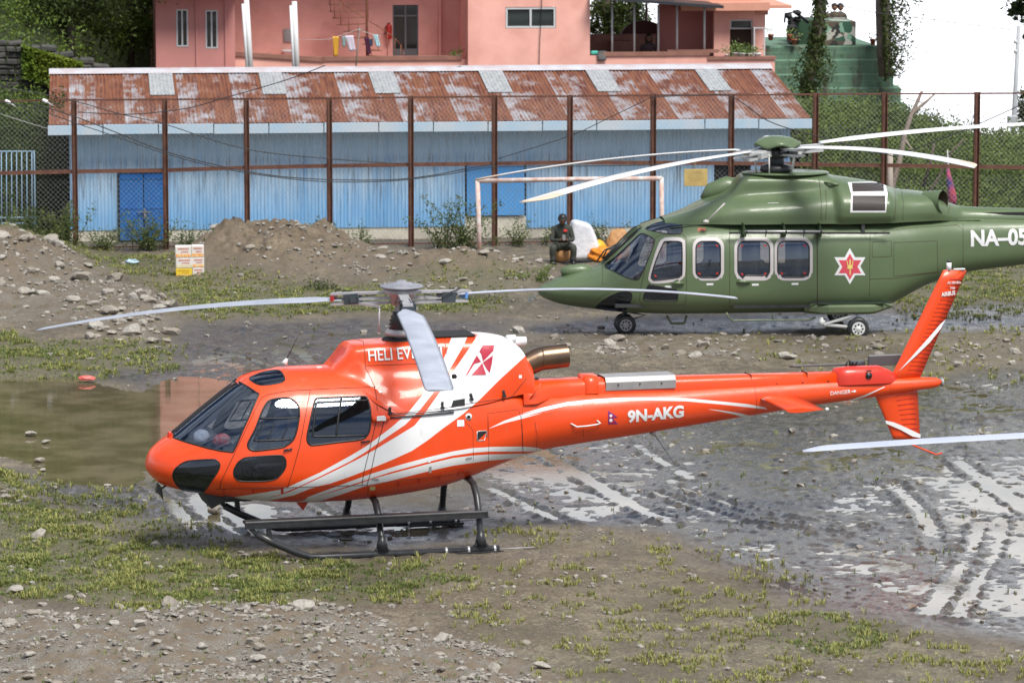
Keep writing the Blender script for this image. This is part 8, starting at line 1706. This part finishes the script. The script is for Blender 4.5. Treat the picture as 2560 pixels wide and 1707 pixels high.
# sponsons and gear
for sg in (-1, 1):
    mb = MB(); Y0, Y1 = .85, 1.20
    A = [(4.70, .98, .60, .46), (4.9, 1.12, .62, .45), (5.1, Y1, .63, .45), (5.85, Y1, .63, .45), (5.95, Y1 - .01, .63, .46), (6.30, .98, .62, .54)]; V_ = []
    for x_, yo_, zt2_, zb2_ in A: V_ += [(x_, sg * Y0, zt2_ + .02), (x_, sg * (yo_ - .05), zt2_), (x_, sg * yo_, zt2_ - .04), (x_, sg * yo_, zb2_ + .05), (x_, sg * (yo_ - .06), zb2_), (x_, sg * Y0, zb2_)]
    mb.add(V_, [(i * 6 + j, i * 6 + (j + 1) % 6, (i + 1) * 6 + (j + 1) % 6, (i + 1) * 6 + j) for i in range(5) for j in range(6)] + [tuple(range(6)), tuple(30 + j for j in range(6))]); sp_o = mb.build('sponson', m_gn, hg)
    mb = MB(); mb.box((5.52, sg * 1.06, .645), (1.2, .2, .012)); mb.build('walkway', m_gd, sp_o)
    def wheel(x_, y_, r_, wd__, rim_m, nm='wheel'):
        mb = MB(); mb.lathe([(r_ * .55, -wd__ * .42), (r_ * .8, -wd__ * .5), (r_ * .95, -wd__ * .42), (r_, -wd__ * .2), (r_, wd__ * .2), (r_ * .95, wd__ * .42), (r_ * .8, wd__ * .5), (r_ * .55, wd__ * .42)], (x_, y_, r_ - .01), 'Y', 32); w_o = mb.build(nm, m_blk, hg)
        mb = MB(); mb.lathe([(0, -wd__ * .54), (r_ * .16, -wd__ * .54), (r_ * .2, -wd__ * .48), (r_ * .5, -wd__ * .48), (r_ * .58, -wd__ * .54), (r_ * .60, -wd__ * .4), (r_ * .60, wd__ * .4), (0, wd__ * .46)], (x_, y_, r_ - .01), 'Y', 24)
        mb.build('rim', rim_m, w_o); mb = MB()
        for k in range(8): a_ = k * math.pi / 4; mb.lathe([(0, -.004), (.018, -.004), (.018, .004), (0, .004)], (x_ + .38 * r_ * math.cos(a_), y_ - sg_ * wd__ * .49, r_ - .01 + .38 * r_ * math.sin(a_)), 'Y', 8)
        mb.build('rim_holes', m_blk, w_o); return w_o
    sg_ = 1; wheel(5.65, sg * 1.08, .20, .15, m_strut)
    mb = MB(); mb.tube([(4.98, sg * 1.1, .40), (5.02, sg * 1.1, .27), (5.45, sg * 1.08, .22)], [.035, .04, .03], 8); mb.bar((5.0, sg * 1.12, .27), (5.50, sg * 1.12, .42), .05, .035); mb.tube([(5.0, sg * 1.12, .36), (4.98, sg * 1.12, .26)], .055, 8); mb.tube([(5.2, sg * 1.1, .32), (5.65, sg * 1.08, .38)], .022, 8); mb.tube([(5.45, sg * 1.05, .19), (5.65, sg * 1.05, .19)], .03, 8); mb.build('landing_strut', m_strut, hg)
for sy in (-.13, .13): wheel(1.58, sy, .185, .11, m_ring, 'nose_wheel')
mb = MB(); mb.tube([(1.58, 0, .48), (1.58, 0, .18)], .045, 8); mb.tube([(1.58, -.13, .18), (1.58, .13, .18)], .03, 8); mb.tube([(1.62, 0, .40), (1.95, 0, .33), (1.65, 0, .24)], .02, 6); mb.build('nose_strut', m_hd, hg)
mb = MB(); mb.box((8.6, -.205, 2.13), (1.9, .03, .05)); mb.build('boom_slot', m_dark, gcow)
# fin at the far end (outside the frame)
fin('tail_fin', ((11.6, 1.9), (12.6, 1.9), (13.3, 3.5), (12.7, 3.5)), .14, hg, m_gn)
# writing and emblem
def txt3(s, za, zb2, h_, y, S, par_, mats, nm='lettering', bold=.02):
    a_ = np.array(H2.hit(*za, y)); b_ = np.array(H2.hit(*zb2, y)); V2, F2 = text_mesh(s, 1.0, bold); V2 = V2 - (V2[:, 0].min(), 0); w0 = V2[:, 0].max(); h0 = V2[:, 1].max(); d_ = b_ - a_; return decal(S, nm, V2 * (np.hypot(*d_) / w0, h_ / h0), F2, a_[0], a_[1], math.atan2(d_[1], d_[0]), mats, par_, .010)
txt3('NA\u201305', ZC((1932, 165))[0], ZC((2380, 158))[0], .285, -.45, S3, gbody, m_white, bold=.035)
def star(R1, R2, cx, cy): return [(cx + (R1 if k % 2 == 0 else R2) * math.sin(k * math.pi / 6), cy - (R1 if k % 2 == 0 else R2) * math.cos(k * math.pi / 6)) for k in range(12)]
def dec3(pix, mats, parent, off, name):
    q = np.array([H2.hit(*p_, -1.05) for p_ in dens(pix, 4)]); V2, T2_ = poly_mesh(q, .06); y = side_y(S3, V2[:, 0], V2[:, 1]) - off; return mesh_np(name, np.stack([V2[:, 0], y, V2[:, 1]], 1), T2_, mats, parent=parent)
em = dec3(ZB(*star(168, 97, 1286, 1290)), m_white, gbody, .006, 'star_emblem'); dec3(ZB(*star(122, 70, 1286, 1294)), M('emblem_red', (.62, .07, .10), .5), em, .009, 'red_star')
m_yel = M('emblem_yellow', (.75, .62, .18), .5)
for k, pp in enumerate(([(1280, 1235), (1288, 1225), (1294, 1235), (1292, 1370), (1283, 1370)], [(1256, 1240), (1262, 1235), (1268, 1272), (1280, 1282), (1294, 1282), (1306, 1272), (1310, 1235), (1317, 1242), (1312, 1284), (1296, 1294), (1278, 1294), (1262, 1284)], [(1262, 1292), (1310, 1290), (1310, 1312), (1262, 1314)])): dec3(ZB(*pp), m_yel, em, .012 + .002 * k, 'trident')
for za, zb2, h_, S_, pr, m_, s in ((ZB((683, 440))[0], ZB((752, 440))[0], .03, S4, gcow, m_white, 'NO STEP'), (ZB((520, 705))[0], ZB((622, 703))[0], .03, S4, gcow, m_white, 'NO STEP')):
    mb = MB(); a_ = surf_pts(S4, dens([za, zb2], 3, False), .008)
    for dz in (0, -.028, -.05): mb.bar(tuple(a_[0] + (0, 0, dz)), tuple(a_[-1] + (0, 0, dz)), .004, .010)
    mb.build('stencil_marks', m_white, pr)
mb = MB(); a_ = ho(ZA((1765, 385), (1845, 385), (1845, 412), (1765, 415)), -1.0); yy_ = side_y(S3, [p_[0] for p_ in a_], [p_[2] for p_ in a_]); mb.add([(p_[0], y_ - .006, p_[2]) for p_, y_ in zip(a_, yy_)], [(0, 1, 2, 3)]); mb.build('red_marking', M('faded_red', (.45, .14, .09), .5), gbody, fix=False)
# rotor
HG = np.array([4.32, 0, 3.28])
mb = MB(); mb.tube([(4.32, 0, 2.88), (4.32, 0, 3.42)], [.16, .11], 18); gro = mb.build('rotor_mast', m_hd, hg)
mb = MB(); mb.lathe([(.20, 2.90), (.30, 2.93), (.28, 3.02), (.16, 3.06)], (4.32, 0, 0), n=24); mb.lathe([(.1, 3.15), (.26, 3.18), (.27, 3.32), (.12, 3.38)], (4.32, 0, 0), n=20); mb.build('swashplate', m_blk, gro)
mb = MB(); n = 40; V_ = []
for j, (r_, z_) in enumerate([(0, 3.56), (.12, 3.557), (.24, 3.535), (.34, 3.49), (.41, 3.42), (.42, 3.38), (.30, 3.38), (0, 3.38)]):
    for k in range(n): a_ = 2 * math.pi * k / n; s_ = 1 + (.06 * math.cos(5 * a_ + 1.2) if j > 2 else 0); V_.append((4.32 + r_ * s_ * math.cos(a_), r_ * s_ * math.sin(a_), z_ + (.035 * math.cos(5 * a_ + 1.2) if j in (4, 5) else 0)))
mb.add(V_, [(i * n + j, i * n + (j + 1) % n, (i + 1) * n + (j + 1) % n, (i + 1) * n + j) for i in range(7) for j in range(n)], 0, True); mb.build('rotor_cap', m_gn, gro)
for (u, v), far in (((1085, 415), True), ((1210, 466), False), ((2250, 384), False), ((2595, 281), True), ((1772, 322), True)):
    tip = tip_on_sphere(H2, HG, u * KD, v * KD, 6.62, far); d = tip - HG; dx_ = np.array([d[0], d[1], 0]); dx_ /= np.linalg.norm(dx_); lat = np.array([-dx_[1], dx_[0], 0]); dz_ = d[2] / np.linalg.norm(d)
    def q_(r, l, z): return tuple(HG + dx_ * r + lat * l + np.array([0, 0, z + dz_ * r]))
    blade('rotor_blade', HG + np.array([0, 0, .04]), tip, .40, 1, R(5), R(-6), gro, [m_wb, m_tipb], .13, .12, .5, 'taper', True)
    mb = MB(); mb.bar(q_(.25, 0, .05), q_(.85, 0, .05), .16, .04); mb.bar(q_(.25, 0, -.05), q_(.85, 0, -.05), .16, .04); mb.bar(q_(.3, .1, 0), q_(.62, .12, 0), .08, .10); mb.build('blade_grip', M('grip_grey', (.50, .51, .51), .4, .2) if far and u == 1085 else bpy.data.materials['grip_grey'], gro)
    mb = MB(); mb.tube([q_(.20, 0, 0), q_(.34, 0, 0)], .10, 10); mb.tube([q_(.3, -.10, .03), q_(.45, -.16, .0), q_(.55, -.1, .03)], .02, 6); mb.build('elastomeric_bearing', m_blk, gro)
    mb = MB(); mb.tube([q_(.38, .14, -.02), q_(.34, .12, -.36)], .014, 8); mb.lathe([(0, -.03), (.03, 0), (0, .03)], q_(.38, .14, -.02), n=8); mb.build('pitch_link', m_strut, gro)

# ============================================================ PEOPLE
def skin_body(name, nodes, edges, mat, parent, sub=2):
    """nodes: {key:(x,y,z,r)}; one continuous skinned surface"""
    ks = list(nodes); me = bpy.data.meshes.new(name); me.from_pydata([nodes[k][:3] for k in ks], [(ks.index(a), ks.index(b)) for a, b in edges], [])
    o = bpy.data.objects.new(name, me); COL.objects.link(o); md = o.modifiers.new('skin', 'SKIN'); md.use_smooth_shade = True; sv = me.skin_vertices[0].data
    for i, k in enumerate(ks): r_ = nodes[k][3]; sv[i].radius = (r_, r_) if not hasattr(r_, '__len__') else r_; sv[i].use_root = (i == 0)
    s_ = o.modifiers.new('s', 'SUBSURF'); s_.levels = s_.render_levels = sub; dg = bpy.context.evaluated_depsgraph_get(); m2 = bpy.data.meshes.new_from_object(o.evaluated_get(dg)); bpy.data.objects.remove(o)
    m2.materials.clear(); m2.materials.append(mat); m2.polygons.foreach_set('use_smooth', [True] * len(m2.polygons)); r_ = bpy.data.objects.new(name, m2); COL.objects.link(r_); r_.parent = parent; return r_
def head_mesh(parent, c, s, skin, hair, tilt=0, long_hair=False):
    """head with brow, nose, mouth, ears; c = centre, s = height"""
    bm = bmesh.new(); bmesh.ops.create_uvsphere(bm, u_segments=24, v_segments=18, radius=.5); Rm = Matrix.Rotation(tilt, 3, 'X')
    for v in bm.verts:
        x, y, z = v.co; w_ = .80 * (1 - .28 * max(0, -z * 2) ** 1.6); x *= w_; y *= .92 * (1 - .12 * max(0, -z * 2)); f = max(0, -y * 2)
        if abs(x) < .07 and -.14 < z < .06: y -= .09 * f * (1 - abs(x) / .07)
        if .04 < abs(x) < .22 and .0 < z < .09: y += .035 * f
        if abs(x) < .12 and -.27 < z < -.21: y -= .025 * f
        v.co = Rm @ Vector((x, y, z)) * s
    V_ = np.array([v.co[:] for v in bm.verts]); F_3 = [[v.index for v in f.verts] for f in bm.faces]; bm.free(); mb = MB(); mb.add(V_ + c, F_3, 0, True)
    for sg in (-1, 1):
        e_ = Rm @ Vector((sg * .16, -.40, .04)) * s; mb.lathe([(0, -.015 * s), (.04 * s, 0), (0, .015 * s)], tuple(np.array(e_) + c), 'Y', 8, 1); e_ = Rm @ Vector((sg * .40, .02, .0)) * s; mb.lathe([(0, -.02 * s), (.08 * s, 0), (0, .02 * s)], tuple(np.array(e_) + c), 'X', 10, 0)
    mb.box(tuple(np.array(Rm @ Vector((0, -.425, -.235)) * s) + c), (.16 * s, .02 * s, .025 * s), m=2)
    h = mb.build('head', [skin, m_black, M('lip', (.25, .07, .05), .6)], parent); bm = bmesh.new(); bmesh.ops.create_uvsphere(bm, u_segments=20, v_segments=14, radius=.5); mb = MB(); V_ = []
    for v in bm.verts:
        x, y, z = v.co; x, y, z = x * .90, y * 1.02 + .03, z * 1.06 + .03
        if y < -.20: z = max(z, .24)
        if z < -.10 and not long_hair: z = -.10
        if long_hair and z < 0 and y > -.15: z *= 1.9; x *= 1.08
        V_.append(np.array(Rm @ Vector((x, y, z)) * s) + c)
    mb.add(V_, [[v.index for v in f.verts] for f in bm.faces], 0, True); bm.free(); mb.build('hair', hair, h); return h
m_skin = M('brown_skin', (.20, .095, .055), .55); m_hair = M('black_hair', (.010, .009, .009), .5); m_suit = M('dark_olive_suit', (.030, .036, .028), .85, 0, ((.05, .055, .042), 6, .7), (18, .4, .02)); m_boot = M('black_boot', (.010, .010, .012), .5)
pm = Th('person', 'person in dark olive flight suit sitting on a tan sack and looking at a phone', 'person', fl(1290, 598, yS)[0], yS); r0 = pm.r; k = .94
N0 = {'pel': (0, .06, .36, .14), 'bel': (0, .03, .47, .135), 'che': (0, -.02, .64, (.16, .12)), 'up': (0, -.05, .76, (.14, .09)), 'nk': (0, -.08, .83, .05), 'hd': (0, -.10, .87, .045)}
E0 = [('pel', 'bel'), ('bel', 'che'), ('che', 'up'), ('up', 'nk'), ('nk', 'hd')]
for sg, t_ in ((-1, 'l'), (1, 'r')):
    N0.update({t_ + 's': (sg * .17, -.04, .74, .062), t_ + 'e': (sg * .225, -.12, .50, .050), t_ + 'w': (sg * .075, -.30, .52, .034), t_ + 'h': (sg * .09, .04, .35, .105), t_ + 'k': (sg * .215, -.30, .385, .078), t_ + 'c': (sg * .215, -.25, .20, .068), t_ + 'a': (sg * .205, -.27, .06, .050)})
    E0 += [('up', t_ + 's'), (t_ + 's', t_ + 'e'), (t_ + 'e', t_ + 'w'), ('pel', t_ + 'h'), (t_ + 'h', t_ + 'k'), (t_ + 'k', t_ + 'c'), (t_ + 'c', t_ + 'a')]
E_b = skin_body('body', N0, E0, m_suit, r0); head_mesh(E_b, np.array([0, -.155, .935]), .215, m_skin, m_hair, .55)
for sg in (-1, 1):
    Nh = {'w': (sg * .075, -.30, .52, .026), 'p': (sg * .045, -.345, .535, (.032, .016))}; Eh = [('w', 'p')]
    for j in range(4): L_ = (.9, 1, .95, .75)[j]; Nh.update({f'a{j}': (sg * (.052 - .014 * j), -.375, .55 - .012 * j, .0095), f'b{j}': (sg * (.035 - .010 * j), -.375 - .022 * L_, .565 - .016 * j, .0085), f'c{j}': (sg * (.012 - .004 * j), -.372 - .018 * L_, .575 - .018 * j, .007)}); Eh += [('p', f'a{j}'), (f'a{j}', f'b{j}'), (f'b{j}', f'c{j}')]
    Nh.update({'t1': (sg * .035, -.33, .565, .011), 't2': (sg * .015, -.35, .585, .009)}); Eh += [('p', 't1'), ('t1', 't2')]; skin_body('hand', Nh, Eh, m_skin, E_b)
    mb = MB(); mb.box((sg * .205, -.31, .045), (.10, .25, .09), bev=.035); mb.tube([(sg * .205, -.26, .03), (sg * .205, -.25, .19)], [.062, .060], 12); mb.build('boot', m_boot, E_b)
mb = MB(); mb.box((.06, -.135, .70), (.075, .01, .05), rot=Matrix.Rotation(-.2, 3, 'X')); mb.build('chest_patch', M('patch_red', (.5, .02, .02), .7), E_b); mb = MB(); mb.box((-.235, -.10, .66), (.012, .05, .05)); mb.build('sleeve_patch', M('patch_tan', (.35, .3, .15), .7), E_b)
mb = MB(); mb.tube([(-.05, -.10, .83), (0, -.155, .80), (.05, -.10, .83)], .02, 8); mb.build('collar', m_suit, E_b); mb = MB(); mb.box((0, -.395, .585), (.07, .012, .14), bev=.008, rot=Matrix.Rotation(-.6, 3, 'X')); ph = mb.build('phone', m_black); Wp = Matrix.Translation(W(pm.x0, pm.y0, 0)) @ Matrix.Rotation(FA, 4, 'Z'); ph.matrix_world = Wp; tag(ph, 'dark phone held in both hands by the seated man', 'phone')
def stander(x, v, yo, zbase, H_, label, top, skin, hair, dark=False, lh=False, turn=0, crop=0):
    a_ = fl(x, v, yo); z = zbase if zbase is not None else a_[1] - H_; th = Th('person', label, 'person', a_[0], yo, z); th.r.rotation_euler[2] += turn; h = H_
    Nn = {'pel': (0, 0, .52 * h, (.085 * h, .06 * h)), 'wa': (0, 0, .62 * h, (.075 * h, .055 * h)), 'ch': (0, 0, .74 * h, (.092 * h, .065 * h)), 'up': (0, 0, .81 * h, (.085 * h, .05 * h)), 'nk': (0, 0, .865 * h, .028 * h)}; En = [('pel', 'wa'), ('wa', 'ch'), ('ch', 'up'), ('up', 'nk')]
    for sg, t_ in ((-1, 'l'), (1, 'r')):
        Nn.update({t_ + 's': (sg * .105 * h, 0, .80 * h, .036 * h), t_ + 'e': (sg * .135 * h, .01 * h, .62 * h, .028 * h), t_ + 'w': (sg * .11 * h, -.08 * h, .52 * h, .019 * h), t_ + 'h': (sg * .055 * h, 0, .49 * h, .055 * h), t_ + 'k': (sg * .06 * h, -.01 * h, .27 * h, .038 * h), t_ + 'a': (sg * .06 * h, 0, .03 * h, .028 * h)}); En += [('up', t_ + 's'), (t_ + 's', t_ + 'e'), (t_ + 'e', t_ + 'w'), ('pel', t_ + 'h'), (t_ + 'h', t_ + 'k'), (t_ + 'k', t_ + 'a')]
    b_ = skin_body('body', Nn, En, top, th.r, 1); hd = head_mesh(b_, np.array([0, -.01 * h, .935 * h]), .135 * h, skin, hair, 0, lh); return b_, hd
b_, hd = stander(1490, 78, YB + .9, None, 1.58, 'person with long dark hair and sunglasses standing on the veranda of the pink house', M('dark_patterned_dress', (.035, .02, .02), .85, 0, ((.09, .06, .06), 20, .6)), m_skin, m_hair, lh=True)
mb = MB(); hh_ = 1.58; mb.box((-.035, -.115, .94 * hh_), (.05, .015, .03), bev=.006); mb.box((.035, -.115, .94 * hh_), (.05, .015, .03), bev=.006); mb.box((0, -.115, .945 * hh_), (.10, .01, .006)); mb.build('sunglasses', m_black, hd)
for x, v, lab in ((1898 + 168, 0, None),): pass
for x, lab in ((1893 - 3, 'person in camouflage behind the bunker parapet, leftmost, partly behind the ivy trunk'), (1917, 'person in camouflage behind the bunker parapet, middle of the three'), (1930, 'person in camouflage behind the bunker parapet, rightmost of the three')):
    stander(x - 0, 25, YG + 1.9, zt3 - .55, 1.62, lab, M('soldier_cloth', (.06, .045, .035), .9, 0, ((.10, .09, .06), 9, .7)), m_skin, m_hair, turn=.4 if x > 1925 else -.3)
